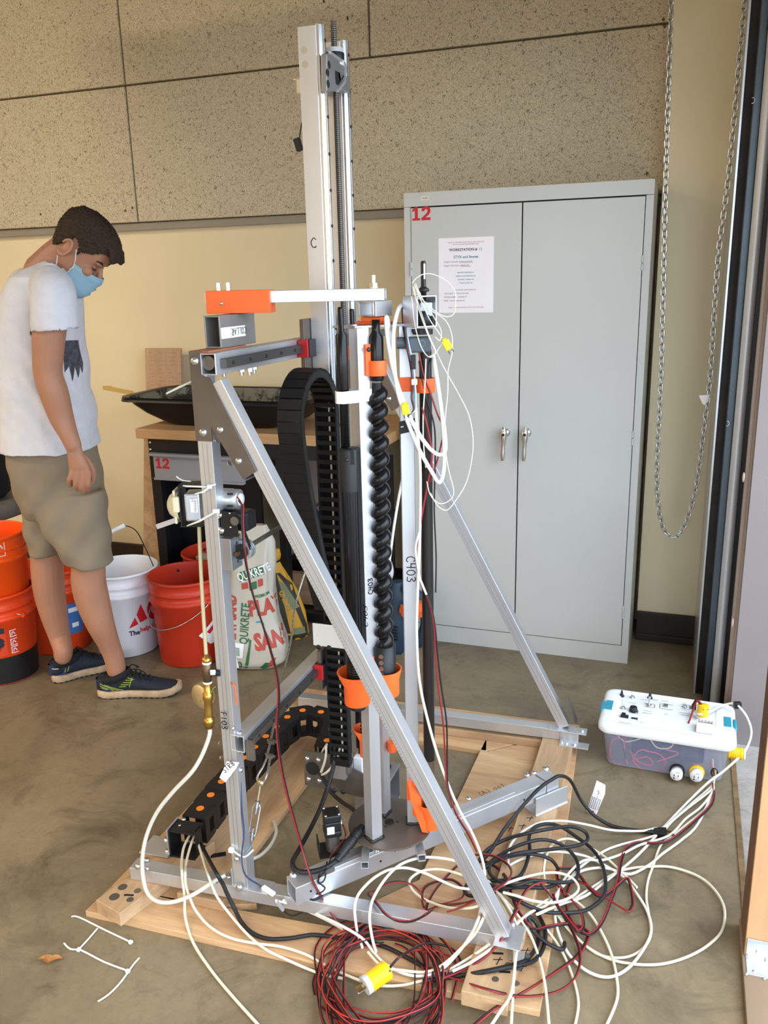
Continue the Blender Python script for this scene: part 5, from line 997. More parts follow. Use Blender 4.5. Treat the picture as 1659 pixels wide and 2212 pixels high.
# arm assembly bolted to the rig: aluminium bar, orange end cap, COLLAR tube standing on the cross rail
arm = thing('locating_arm', 'bright aluminium arm with an orange end block above the square tube', 'arm', (.117, -1.58, 1.379))
a0, a1 = Y(445, 640, -1.60), Y(820, 637, -1.53)
zA = 1.483
g = G(); g.rtube((.06, -1.592, 1.4835), (.449, -1.523, 1.4835), .028, .0255, .003); g.obj('arm_bar', AL, arm, bev=.001)
dA = (V((.449, -1.523, 0))-V((.06, -1.592, 0))).normalized(); sA = V((-dA.y, dA.x, 0))
g = G(); c = V((.135, -1.579, 1.4745)); g.box(c, (.142, .046, .048), (dA, sA, V((0, 0, 1)))); ob = g.obj('end_block', MT['orange'], arm, bev=.001)
bolt(c-dA*.036-sA*.023+V((0, 0, -.003)), -sA, ob, .004)
for dx in (-.05, -.028):
    g = G(); q = c+dA*dx+V((0, 0, .024)); g.cyl(q, q+V((0, 0, .009)), .0075, n=6, smooth=False); g.cyl(q+V((0, 0, .009)), q+V((0, 0, .016)), .0072, n=6, smooth=False); g.obj('nut', MT['zinc'], arm)
cy0, cy1 = -1.676, -1.525
g = G(); g.rtube((.117, cy0, 1.4155), (.119, cy1, 1.4155), .038, .067, .0035); col = g.obj('spacer_tube', M('mill_steel', '#9c9a96', .45, .7, var=.1, vs=9), arm, bev=.001)
g = G(); g.box((.1370, cy0+.062, 1.4125), (.0008, .122, .023)); tg = g.obj('tape_label', MT['tape'], arm)
hand('marker_writing', 'COLLAR', MT['ink'], arm, (.1376, cy0+.108, 1.420), (0, -1, 0), (0, 0, -1), .0135, .0014)
dS = V((0, 1, 0)); sS = V((1, 0, 0))
g = G(); g.box(V((.117, -1.655, 1.3795)), (.16, .045, .004), (dS, sS, V((0, 0, 1)))); g.obj('shim', M('rust_shim', '#a4664a', .6), arm)
# bolt through the arm down to the pillow block, square stub tube
bcx = V((.424, -1.5265, 0))
g = G(); g.cyl(bcx+V((0, 0, 1.438)), bcx+V((0, 0, 1.523)), .0055, n=14); g.obj('threaded_rod', MT['zinc'], arm)
g = G(); g.cyl(bcx+V((0, 0, 1.4965)), bcx+V((0, 0, 1.498)), .012, n=18); g.cyl(bcx+V((0, 0, 1.498)), bcx+V((0, 0, 1.507)), .0095, n=6, smooth=False); g.obj('nut', MT['zinc'], arm)
g = G(); g.rtube(bcx+V((-.008, -.022, 1.4545)), bcx+V((.012, .026, 1.4545)), .05, .031, .0025); g.obj('stub_tube', AL, arm, bev=.0008)
# ---------------- printed clips on the posts
clip = lambda name, par=tc_: None
nF_ = nF
rodA = V((.385, -1.62, 0)); rodB = V((.372, -1.575, 0)); aug = V((.442, -1.568, 0)); pole = V((.532, -1.512, 0))
def ringclip(c, z0, z1, r, link_to, name='tool_clip', t=.004, gap=None):
    g = G(); g.lathe([(r, z0), (r+t, z0), (r+t, z1), (r, z1), (r, z0)], V((c.x, c.y, 0)), n=28)
    d = (link_to-c); d.z = 0; L = d.length; d.normalize(); s = V((-d.y, d.x, 0))
    g.box(V((c.x, c.y, (z0+z1)/2))+d*((r+L-PW*.45)/2), (L-PW*.45-r*.9, .02, z1-z0), (d, s, V((0, 0, 1)))); return g.obj(name, MT['orange'], tc_, bev=.0008)
g = G(); a_ = P0-_r*.026+_f*.012; g.box(V((a_.x, a_.y, 1.366)), (.018, .012, .03), (_r, _f, V((0, 0, 1)))); g.obj('tool_clip', MT['orange'], tc_); ringclip(aug, 1.318, 1.350, .0165, P0)
g = G(); q = P0+nR*(PW/2+.0025); g.box(q+V((0, 0, 1.352))+V((0, 0, 1)).cross(nR)*.008, (.013, .005, .065), (V((0, 0, 1)).cross(nR), nR, V((0, 0, 1)))); g.obj('tool_clip', MT['orange'], tc_)
ringclip(pole, 1.277, 1.308, .016, P1); qs = P1+nF_*(PW/2+.002); g = G(); g.box(V((qs.x, qs.y, 1.2925))+_r*.004, (.042, .004, .031), (V((0, 0, 1)).cross(nF_), nF_, V((0, 0, 1)))); g.obj('tool_clip', MT['orange'], tc_)
bolt(P0+nR*(PW/2+.005)+V((.008, 0, 1.374)), nR, tc_, .005, MT['dark_steel'])
def cup(c, z0, z1, r, rt, link_to, zl0, zl1, t=.0035, lip=.05, a_open=None):
    g = G(); zc_ = z0+(z1-z0)*.55
    g.lathe([(r, z0), (r, zc_), (rt, z1), (rt+t, z1), (r+t, zc_), (r+t, z0), (r, z0)], V((c.x, c.y, 0)), n=32)
    d = (link_to-c); d.z = 0; L = d.length; d.normalize(); s = V((-d.y, d.x, 0))
    if L > r+PW*.4: g.box(V((c.x, c.y, (zl0+zl1)/2))+d*((r+L-PW*.45)/2), (L-PW*.4-r*.8, .03, zl1-zl0), (d, s, V((0, 0, 1))))
    return g.obj('tool_cup', MT['orange'], tc_, bev=.0006)
# ---- tools held in the clips
t = thing('rock_auger', 'black spiral rock auger bit standing in the orange clips right of the front post', 'auger', (aug.x, aug.y, .56))
zz = lambda v: onp(835, v, (aug.x, aug.y, 0), _f).z
ZA0, ZA1 = zz(1450), zz(1392); ZF1 = zz(845)
g = G(); g.cyl((aug.x, aug.y, ZA1-.01), (aug.x, aug.y, zz(826)), .0115, n=16); core = g.obj('core_rod', MT['blacksteel'], t)
g = G(); c = V((aug.x, aug.y, 0)); g.lathe([(0, zz(822)), (.0135, zz(822)), (.0155, zz(818)), (.0155, zz(728)), (.009, zz(716)), (.0085, zz(712)), (.0085, zz(690)), (0, zz(690))], c, n=24); g.obj('shank', MT['blacksteel'], t)
g = G(); nb = 30*16; turns = 16.5; Rr = []; sect = []
for i in range(nb+1):
    s = i/nb; z = ZF1+(ZA1-ZF1)*s; q = -2*PI*turns*s+1.0; r_o = .0232
    e = V((math.cos(q), math.sin(q), 0)); pitch_h = abs(ZA1-ZF1)/turns
    sect.append([c+e*(.0125+(r_o-.0125)*rr_)+V((0, 0, z+pitch_h*zz_)) for rr_, zz_ in ((-.1, .46), (.35, .36), (.72, .25), (.93, .13), (1, 0), (.97, -.12), (.8, -.24), (.4, -.33), (-.1, -.40))])
g.loft(sect, caps=True, closed=False); g.obj('flighting', MT['blacksteel'], t)
g = G(); g.lathe([(0, ZA0-.03), (.026, ZA0-.03), (.0275, ZA0-.026), (.0275, ZA1), (.022, ZA1+.001), (0, ZA1+.001)], c, n=32); hd2 = g.obj('core_head', MT['black'], t)
tow = (V((CAM_C.x, CAM_C.y, 0))-c); tow.z = 0; tow.normalize(); q0 = math.atan2(tow.y, tow.x)-.25
for k, v in enumerate((1408, 1421, 1434, 1446)):
    e = V((math.cos(q0), math.sin(q0), 0)); inst('rust_dot', lambda g: g.cyl((0, 0, 0), (0, 0, .0008), .0055, n=16), M('copper_plug', '#8d6a55', .45, .6), 'plug', c+e*.0275+V((0, 0, zz(v))), e, t)
# paired black tools at the left of the post
zr = lambda v: onp(745, v, (rodA.x, rodA.y, 0), _f).z
t = thing('core_tube', 'fat black coring tube with a slim shank left of the front post', 'coring tube', (rodA.x, rodA.y, .6))
g = G(); c = V((rodA.x, rodA.y, 0)); g.lathe([(0, zr(663)), (.005, zr(663)), (.006, zr(668)), (.006, zr(715)), (.0125, zr(724)), (.0125, zr(843)), (.0115, zr(845)), (.0095, zr(846)), (.0095, zr(966)), (.0, zr(966))], c, n=20); g.obj('shank', MT['blacksteel'], t)
c = V((rodA.x+.006, rodA.y+.004, 0))
g = G(); g.lathe([(0, zr(1440)), (.0205, zr(1440)), (.0205, zr(972)), (.019, zr(968)), (.0, zr(968))], c, n=28); b_ = g.obj('tube', MT['black'], t)
g = G(); g.box(c+tow*.0185+_r*.008+V((0, 0, zr(985))), (.008, .006, .03), (_r, tow, V((0, 0, 1)))); g.obj('slot', MT['gap'], t)
bolt(c+tow*.0205-_r*.004+V((0, 0, zr(990))), tow, t, .004, MT['dark_steel'])
for k in range(7):
    q = math.atan2(tow.y, tow.x)-.9+k*.3; e = V((math.cos(q), math.sin(q), 0)); g = G(); g.beam(c+e*.0205+V((0, 0, zr(1060))), c+e*.0205+V((0, 0, zr(1420))), .003, .002, e); g.obj('flute', MT['blacksteel'], t)
g = G(); n_ = 22
for k in range(14): g.lathe([(.0195, -.004), (.0225, 0), (.0195, .004)], c+V((0, 0, zr(1432)-k*.0062)), n=24)
g.obj('coil_thread', MT['blacksteel'], t)['kind'] = 'stuff'
g = G(); g.cyl(c+V((0, 0, zr(1530))), c+V((0, 0, zr(1430))), .0195, n=20); g.obj('lower_body', MT['black'], t)
t = thing('slim_rod', 'slim black rod with a thin shank behind the coring tube', 'rod', (rodB.x, rodB.y, .3))
zq = lambda v: onp(752, v, (rodB.x, rodB.y, 0), _f).z
c = V((rodB.x+.012, rodB.y+.02, 0)); g = G(); g.lathe([(0, zq(668)), (.005, zq(668)), (.0055, zq(672)), (.0055, zq(715)), (.010, zq(722)), (.010, zq(850)), (.0075, zq(852)), (.0075, zq(1560)), (.009, zq(1562)), (.009, zq(1590)), (0, zq(1592))], c, n=16); g.obj('shank', MT['blacksteel'], t)
g = G()
for k in range(4): g.lathe([(.009, -.004), (.0125, 0), (.009, .004)], c+V((0, 0, zq(1566)-k*.01)), n=14)
g.obj('collar_ring', MT['blacksteel'], t)['kind'] = 'stuff'
# cups
cup(V((rodA.x+.006, rodA.y+.004, 0)), zr(1519), zr(1452), .0265, .042, P0, zr(1505), zr(1470))
g = G(); zc0, zc1 = zz(1497), zz(1443)
cup(aug, zc0, zc1, .0305, .037, P0, zc0+.01, zc1-.005)
g = G(); g.rtube(P0+V((0, 0, zr(1500))), P0+V((0, 0, zr(1425))), PW+.007, PW+.007, .003, up0); g.obj('clip_sleeve', MT['orange'], tc_, bev=.0008)
cB = V((rodB.x+.012, rodB.y+.02, 0)); cup(cB, zq(1640), zq(1580), .0115, .027, P0, zq(1636), zq(1600), .003)
g = G(); q = POST[2][0]; zq3 = onp(822, 1608, q, _f).z; g.cyl(q+V((.03, -.0, zq3-.012)), q+V((.03, 0, zq3+.012)), .012); g.obj('tool_clip', MT['orange'], tc_)
# tape round the tube and post
g = G(); z0_, z1_ = onp(770, 866, P0, _f).z, onp(770, 840, P0, _f).z
hull = [rodA-_r*.0175, rodA-_r*.014-_f*.012, rodA-_f*.0185, P0+_r*.004-_f*.0235, P0+_r*.024-_f*.006, P0+_r*.0235+_f*.006, P0+_f*.0235, rodA+_f*.018-_r*.005]
g.loft([[V((p.x, p.y, z)) for p in hull] for z in (z0_, z1_)], caps=False, smooth=False); tag(g.obj('tape_band', MT['tape']), 'white tape band wrapped round the front post and coring tube', 'tape')
# long dark probe tube on the right
zp = lambda v: onp(925, v, (pole.x, pole.y, 0), _f).z
t = thing('probe_tube', 'long dark probe tube with a grey elbow standing in the right holder', 'probe', (pole.x, pole.y, zp(1790)))
c = V((pole.x, pole.y, 0)); g = G(); g.cyl(c+V((0, 0, zp(1640))), c+V((0, 0, zp(755))), .0135, n=22); g.obj('tube', MT['darktube'], t)
g = G(); g.cyl(c+V((0, 0, zp(1772))), c+V((0, 0, zp(1640))), .0133, n=22); g.obj('tip', M('brown_tube', '#5b4a3a', .5, .2), t)
fl_ = -_f; 
g = G(); b0_, b1_ = onp(882, 728, c, _f), onp(930, 760, c, _f); g.box((b0_+b1_)/2, (abs((b1_-b0_).dot(_r)), .036, abs(b1_.z-b0_.z)), (_r, _f, V((0, 0, 1)))); g.obj('elbow_box', MT['grey_pvc'], t, bev=.004)
g = G(); a_, b_ = onp(857, 741, c, _f), onp(884, 741, c, _f); g.cyl(a_, b_, .0125, n=20); g.obj('elbow_pipe', MT['grey_pvc'], t)
g = G(); q = onp(912, 742, c-_f*.0185, _f); g.lathe([(.0055, 0), (.0062, .0006), (.0068, 0)], q, -_f, 20); g.obj('moulded_ring', M('grey_ring', '#7a8288', .5), t)
g = G(); z_ = zp(718); g.cyl(onp(913, 722, c, _f), onp(913, 711, c, _f), .0215, n=28); g.cyl(onp(897, 718, c-_f*.01, _f), onp(897, 711, c-_f*.01, _f), .008, n=12); hb = g.obj('shaft_collar', MT['black'], t, bev=.001)
inst('colh', lambda g: g.cyl((0, 0, -.001), (0, 0, .0008), .003, n=12), MT['gap'], 'set_screw', onp(916, 717, c-_f*.0215, _f), -_f, hb)
g = G(); ce = onp(923, 672, c, _f); hw = abs((onp(949, 672, c, _f)-onp(898, 672, c, _f)).dot(_r)); hh = onp(923, 638, c, _f).z-onp(923, 706, c, _f).z
c9 = V((.94, .34, 0)); g.rtube(ce-_f*.024-_r*.002, ce+_f*.024-_r*.03, hw, hh, .003); g.obj('square_housing', MT['alu'], t, bev=.001)
g = G(); q0_, q1_ = onp(871, 640, c+_f*.03, _f), onp(899, 707, c+_f*.03, _f); g.box((q0_+q1_)/2, (abs((q1_-q0_).dot(_r)), .002, abs(q1_.z-q0_.z)), (_r, _f, V((0, 0, 1)))); g.obj('side_plate', MT['plate'] if False else M('thin_sheet', '#a7a29a', .4, .5), t)
g = G(); g.lathe([(0, 0), (.018, 0), (.018, .02), (.013, .024), (.013, .03), (0, .03)], onp(914, 703, c, _f), n=24); g.obj('bearing', MT['black'], t)
g = G(); g.box(onp(920, 668, c, _f), (.026, .022, .028), (_r, _f, V((0, 0, 1)))); g.obj('clamp_block', M('pale_block', '#c7d0d2', .4), t, bev=.002)
g = G(); g.box(onp(907, 664, c+_f*.01, _f), (.014, .018, .032), (_r, _f, V((0, 0, 1)))); g.obj('clamp_back', MT['black'], t, bev=.001)
cs = onp(915, 640, c, _f); g = G(); g.lathe([(0, -.01), (.006, -.01), (.006, .008), (.012, .01), (.012, .014), (.007, .018), (.0055, .02), (.0055, .068), (.004, .071), (0, .071)], cs, n=20); ss = g.obj('splined_shank', MT['dark_steel'], t)
g = G(); g.box(cs-_f*.0052+_r*.002+V((0, 0, .05)), (.003, .001, .03), (_r, _f, V((0, 0, 1)))); g.obj('key_slot', MT['chrome'], t)
# holder low on the right post
zh = lambda v: onp(930, v, pole, _f).z
cup(pole, zh(1785), zh(1729), .0185, .033, P1, zh(1770), zh(1720), .003)
g = G(); q = P1+nF*(PW/2+.002); fx = V((0, 0, 1)).cross(nF).normalized()
wp_ = [onp(u, v, pole-_f*.018, _f) for u, v in ((882, 1692), (888, 1694), (890, 1707), (909, 1727), (910, 1745), (926, 1800), (912, 1798), (886, 1727))]
g.add(wp_+[p+_f*.022 for p in wp_], [tuple(range(8)), tuple(reversed(range(8, 16)))]+[(k, 8+k, 8+(k+1) % 8, (k+1) % 8) for k in range(8)]); g.obj('holder_web', MT['orange'], tc_, bev=.0006)
g = G(); pa_, pb_3 = onp(880, 1690, P1-_f*.019, _f), onp(897, 1728, P1-_f*.019, _f); g.box((pa_+pb_3)/2, (.022, .004, abs(pa_.z-pb_3.z)), (_r, _f, V((0, 0, 1)))); g.obj('holder_clip', MT['orange'], tc_)
# small cross tubes with ball transfer casters under the disc
for (u0, v0, u1, v1, nm) in ((790, 1835, 822, 1872, 0), (905, 1808, 930, 1822, 1)):
    a_, b_ = Z(u0, v0, .158), Z(u1, v1, .158); a_.z = b_.z = .159 if nm == 0 else .160
    if nm == 0: b_ = V((.410, -1.652, .159)); a_ = V((.385, -1.575, .159))
    else: b_ = V((.533, -1.585, .159)); a_ = V((.50, -1.52, .159))
    g = G(); g.rtube(a_, b_, .019, .019, .002); g.obj('cross_tube', MT['galv'], tbar, bev=.0006)
cpos = V((.424, -1.6, 0)); g = G(); g.cyl(cpos+V((0, 0, .169)), cpos+V((0, 0, .176)), .008, n=12); g.cyl(cpos+V((0, 0, .170)), cpos+V((0, 0, .1775)), .0125, n=20); g.ell(cpos+V((0, 0, .176)), .0078, 16, 10); g.obj('ball_caster', MT['chrome'], tbar)
# ------------------------------------------------------------------ water pump, drive motor, valve on the left post
pm = thing('water_pump', 'small pump with silver motor and pale head strapped to the left post', 'pump', (.06, -1.75, .99))
yq = -1.725
def PP(u, v, d=0): return FR(u, v, d)
a_, b_ = PP(404, 1046, .03), PP(440, 1128, .03)
cpt = PP(412, 1090, .02)
g = G(); xw = V((.95, .31, 0)).normalized(); yw = V((-.31, .95, 0)); zw = V((0, 0, 1))
def pbox(c, size): g.box(c, size, (xw, yw, zw))
hx = PP(392, 1090, .012)
pbox(PP(395, 1086, .012), (.003, .055, .088)); pbox(PP(418, 1046, .02), (.052, .055, .003)); pbox(PP(420, 1130, .02), (.05, .055, .003)); g.obj('bracket', MT['black'], pm, bev=.001)
g = G(); c = PP(390, 1090, .012); g.lathe([(.032, 0), (.032, .006), (.030, .012), (.022, .022), (.012, .027), (0, .028)], c, -xw, 28); g.obj('pump_head', MT['cream_pl'], pm)
g = G(); c = PP(384, 1090, .012); g.box(c, (.006, .052, .075), (xw, yw, zw)); g.obj('head_flange', MT['cream_pl'], pm, bev=.002)
g = G(); g.box(PP(380, 1090, -.022), (.014, .012, .035), (xw, yw, zw)); g.obj('head_rib', MT['cream_pl'], pm, bev=.003)
g = G(); g.box(PP(421, 1091, .012), (.034, .046, .062), (xw, yw, zw)); gb = g.obj('gearbox', MT['galv'], pm, bev=.004)
g = G(); g.box(PP(419, 1092, -.0125), (.016, .0006, .030), (xw, yw, zw)); lb = g.obj('label_sticker', MT['paper'], pm)
g = G()
for k in range(8): g.box(PP(416, 1080+k*3.3, -.0132), (.004+.002*(k % 3), .0004, .0012), (xw, yw, zw)); g.box(PP(422, 1081+k*3.3, -.0132), (.005, .0004, .0009), (xw, yw, zw))
g.obj('print', MT['dark_text'], pm)['kind'] = 'stuff'
g = G(); a_, b_ = PP(448, 1076, .028), PP(519, 1079, .028); dM = (b_-a_).normalized(); g.lathe([(0, 0), (.0235, 0), (.0235, (b_-a_).length-.018), (.0225, (b_-a_).length-.016), (.0225, (b_-a_).length-.002), (.018, (b_-a_).length), (0, (b_-a_).length)], a_, dM, 28); mt_ = g.obj('motor_can', MT['galv'], pm)
for (u, v) in ((497, 1067), (497, 1093)): g = G(); g.box(PP(u, v, .0055 if v < 1080 else .006), (.012, .002, .004), (xw, yw, zw)); g.obj('vent_slot', MT['gap'], pm)
g = G(); g.lathe([(0, 0), (.015, 0), (.013, .004), (.004, .006), (0, .006)], b_, dM, 20); g.obj('end_cap', MT['white_p'], pm)
for (u, v, c) in ((512, 1073, 'red_wire'), (515, 1081, 'blk_wire')): g = G(); g.sweep(spline([PP(u, v, .0), PP(u+6, v+8, -.005), PP(523, 1090, -.008)], 5), .0015, 6); g.obj('lead', MT[c], pm)
# nylon ties round the post
g = G(); g.sweep([PP(396, 1050, -.006), PP(450, 1052, -.022), PP(466, 1046, -.012)], .0022, 6); g.box(PP(453, 1051, -.024), (.009, .006, .008), (xw, yw, zw)); g.sweep([PP(453, 1052, -.026), PP(440, 1062, -.03), PP(421, 1067, -.034)], [.0022, .0024, .0012], 6); tag(g.obj('cable_tie', MT['strap']), 'upper white nylon tie round the left post and pump bracket', 'cable tie', 'nylon ties on the pump')
g = G(); g.sweep([PP(404, 1136, -.012), PP(430, 1126, -.026), PP(462, 1108, -.026)], [.0014, .0026, .0024], 6); g.box(PP(467, 1104, -.026), (.014, .006, .008), (xw, yw, zw)); tag(g.obj('cable_tie', MT['strap']), 'lower white nylon tie slanting down from the left post', 'cable tie', 'nylon ties on the pump')
# drive motor, belt, bearing block
dm_ = thing('drive_unit', 'black belt drive with pulley and bearing block on the left post', 'belt drive', (.15, -1.72, .9))
g = G(); q0_, q1_ = PP(461, 1108, -.01), PP(500, 1154, -.01); 
xs0 = FPX+.019
def xb(y0, y1, z0, z1, x0=None, x1=None): return ((x0 if x0 is not None else xs0, y0, z0), (x1 if x1 is not None else xs0+.004, y1, z1))
zc = lambda u, v, x=.14: X(u, v, x).z
zt_, zb_ = Y(480, 1104, -1.73).z, Y(480, 1156, -1.73).z
g.bb((FPX+.017, -1.735, zb_), (FPX+.06, -1.731, zt_)); g.bb((FPX+.017, -1.735, zb_), (FPX+.021, -1.68, zt_)); br2 = g.obj('motor_plate', MT['black'], dm_, bev=.001)
for (u, v, r) in ((469, 1117, .007), (475, 1113, .006), (470, 1147, .007), (478, 1146, .008)): bolt(Y(u, v, -1.7352), (0, -1, 0), dm_, r, MT['chrome'])
for (u, v) in ((496, 1109), (498, 1139)): bolt(Y(u, v, -1.7352), (0, -1, 0), dm_, .0025, MT['chrome'])
g = G(); q = Y(535, 1122, -1.69); g.bb((q.x-.028, -1.715, q.z-.021), (q.x+.012, -1.67, q.z+.021)); g.obj('motor', MT['black'], dm_, bev=.005)
pu = Y(506, 1126, -1.745); g = G(); g.cyl(pu, pu+V((0, .02, 0)), .0095, n=20); g.obj('pulley', MT['steel'], dm_)
g = G(); g.cyl(pu+V((0, .004, 0)), pu+V((0, .012, 0)), .0105, n=20); g.obj('pulley_belt', MT['rubber'], dm_)
zt2, zb2 = Y(480, 1163, -1.735).z, Y(480, 1232, -1.735).z
g = G(); x0_, x1_ = FPX+.017, Y(500, 1190, -1.735).x
g.bb((x0_, -1.737, zb2), (x1_, -1.69, zt2)); g.obj('bearing_block', MT['alu_d'], dm_, bev=.0015)
wh = Y(530, 1187, -1.70); g = G(); ay_ = V((.55, .83, .05)).normalized()
c = Y(522, 1190, -1.705); g.cyl(c-V((.0, .012, 0)), c+V((0, .002, 0)), .0165, n=24); g.obj('flange', MT['black'], dm_)
g = G(); g.cyl(c, c+V((0, .016, 0)), .02, n=28); g.cyl(c+V((0, .002, 0)), c+V((0, .005, 0)), .0235, n=28); g.cyl(c+V((0, .018, 0)), c+V((0, .021, 0)), .0235, n=28); g.obj('timing_pulley', MT['chrome'] if False else MT['galv'], dm_)
g = G(); g.box(c-V((.0, .016, 0)), (.008, .018, .008)); g.obj('shaft_end', M('rusty_key', '#6a4f3a', .5, .6), dm_)
for dz in (-.022, .02): bolt(c+V((-.012, -.006, dz)), (.3, -1, 0), dm_, .006, MT['black'])
bd_ = pu+V((.01, .008, 0)); g = G(); 
for sx in (-1, 1): g.beam(pu+V((sx*.0098, .008, 0)), c+V((sx*.0202, .008, 0)), .008, .0016, (1, 0, 0))
g.obj('belt', MT['rubber'], dm_)['kind'] = 'stuff'
g = G(); sh0 = c+V((0, .02, 0)); sh1 = V((sh0.x, -.80, sh0.z+.0)); g.cyl(sh0, sh1, .0055, n=14); g.obj('drive_shaft', MT['steel'], dm_)
# brass valve and gauge
vv = thing('brass_valve', 'brass valve and fitting stack hanging on clear tubing beside the left post', 'valve', (.06, -1.735, .49))
vx = lambda u, v: PP(u, v, -.012)
g = G(); a_ = vx(452, 1572); b_ = vx(446, 1418); ax_ = (b_-a_).normalized(); Lv = (b_-a_).length
g.lathe([(0, 0), (.009, 0), (.009, .008), (.013, .010), (.013, .024), (.010, .026), (.010, .033), (.0105, .04), (.0095, .05), (.0095, .07), (.012, .074), (.012, .09), (.009, .092), (.009, Lv-.06)], a_, ax_, 22); g.obj('lower_fittings', MT['brass'], vv)
g = G(); g.lathe([(.009, Lv-.062), (.0095, Lv-.055), (.0115, Lv-.052), (.0115, Lv-.018), (.009, Lv-.016), (.009, Lv-.013)], a_, ax_, 22); q = a_+ax_*(Lv-.036); g.cyl(q, q+_r*.02-_f*.008, .0085, n=16); g.obj('tee', M('bronze', '#6e5a45', .4, .8), vv)
g = G(); g.lathe([(.009, Lv-.014), (.0105, Lv-.012), (.0105, Lv-.003), (.007, Lv-.002), (.005, Lv+.006), (0, Lv+.006)], a_, ax_, 18); g.obj('top_fitting', MT['brass'], vv)
g = G(); g.lathe([(.0103, Lv-.066), (.0108, Lv-.064), (.0103, Lv-.061)], a_, ax_, 18); g.lathe([(.0103, Lv-.017), (.0108, Lv-.014), (.0103, Lv-.011)], a_, ax_, 18); g.obj('thread_tape', MT['white_p'], vv)['kind'] = 'stuff'
g = G(); q = vx(437, 1507)+_f*.012; g.lathe([(0, -.012), (.029, -.012), (.030, -.008), (.030, .008), (.027, .012), (0, .012)], q, (-_r*.6-_f*.8), 28); g.obj('gauge_body', M('brass_cover', '#c9b183', .35, .6), vv)
q = a_+ax_*(Lv-.036)+_r*.02-_f*.008; g = G(); g.cyl(q-_r*.004, q+_r*.012-_f*.004, .008, n=14); g.obj('sensor', MT['black'], vv)
g = G(); g.box(q-_r*.003-_f*.009+V((0, 0, .004)), (.012, .001, .012), (_r, _f, V((0, 0, 1)))); g.obj('sensor_label', MT['paper'], vv)
for col_, e in (('blk_wire', (-20, 12)), ('lime', (-4, 36))): g = G(); g.sweep(spline([vx(467, 1483), vx(458, 1492), vx(450+e[0]*.5, 1500+e[1]*.5), vx(453+e[0], 1503+e[1])], 5), .0012, 6); g.obj('lead', MT[col_], vv)
# paper tag
tgp = [FR(u, v, -.03) for u, v in ((490, 1645), (517, 1647), (510, 1660), (487, 1690), (474, 1680))]
g = G(); n = V((0, .0006, 0)); g.add(tgp+[p+n for p in tgp], [(0, 1, 2, 3, 4), (9, 8, 7, 6, 5)]+[(k, (k+1) % 5, 5+(k+1) % 5, 5+k) for k in range(5)]); tt = tag(g.obj('tape_tag', MT['tape']), 'folded white tape tag marked STR8 at the left post', 'tag')
d_ = (FR(505, 1648, -.03)-FR(482, 1668, -.03)).normalized(); nn = V((0, -1, 0)); hand('marker_writing', 'STR8', MT['ink'], tt, FR(486, 1670, -.0312), d_, nn.cross(d_), .0125, .0016)
hand('marker_writing', 'F103', MT['ink'], rig, FR(477, 1537, -.0180), (0, 0, -1), (1, 0, 0), .014, .002)
# ------------------------------------------------------------------ the person
MC = V((-.975, -.80, 0)); K = None
def MP(u, v, d=0): return onp(u, v, MC+_f*d, _f)
def pxm(d=0): return ((MC+_f*d-V((CAM_C.x, CAM_C.y, 0))).dot(_f))/CAM_F*1.035
man = thing('person', 'person in a white t-shirt, khaki shorts and blue face mask looking down', 'person', MC)
def hring(u0, u1, v, hd, d0=0, n=28, e=2.3, tilt=0):
    """horizontal ring: left/right outline in the picture, half depth hd along the view"""
    a, b = MP(u0, v+tilt, d0), MP(u1, v-tilt, d0); c = (a+b)/2; h = (b-a)/2; out = []
    for k in range(n):
        q = 2*PI*k/n; x = math.copysign(abs(math.cos(q))**(2/e), math.cos(q)); y = math.copysign(abs(math.sin(q))**(2/e), math.sin(q)); out.append(c+h*x+_f*(hd*y))
    return out
def remesh(g, vox, name, mat, smooth=6, parent=None, fac=.5):
    o = g.obj('tmp', mat, None, org=(0, 0, 0)); m = o.modifiers.new('r', 'REMESH'); m.mode = 'VOXEL'; m.voxel_size = vox; m.use_smooth_shade = True
    if smooth: s = o.modifiers.new('s', 'SMOOTH'); s.iterations = smooth; s.factor = fac
    dg = bpy.context.evaluated_depsgraph_get(); me = bpy.data.meshes.new_from_object(o.evaluated_get(dg)); bpy.data.objects.remove(o)
    off = base(parent); co = np.empty(len(me.vertices)*3); me.vertices.foreach_get('co', co); co = co.reshape(-1, 3)-np.array(off); me.vertices.foreach_set('co', co.ravel()); me.update()
    me.materials.clear(); me.materials.append(mat); n = bpy.data.objects.new(name, me); COL.objects.link(n); n.parent = parent; ORG[n.name] = off; return n
def limb(g, pts, n=18):
    P = [p for p, r in pts]; R = [r for p, r in pts]; SP = spline(P, 5); RR_ = [v.x for v in spline([(r, 0, 0) for r in R], 5)]
    g.sweep(SP, RR_, n); g.ell(SP[0], RR_[0], 14, 8); g.ell(SP[-1], RR_[-1], 14, 8)
B = G()
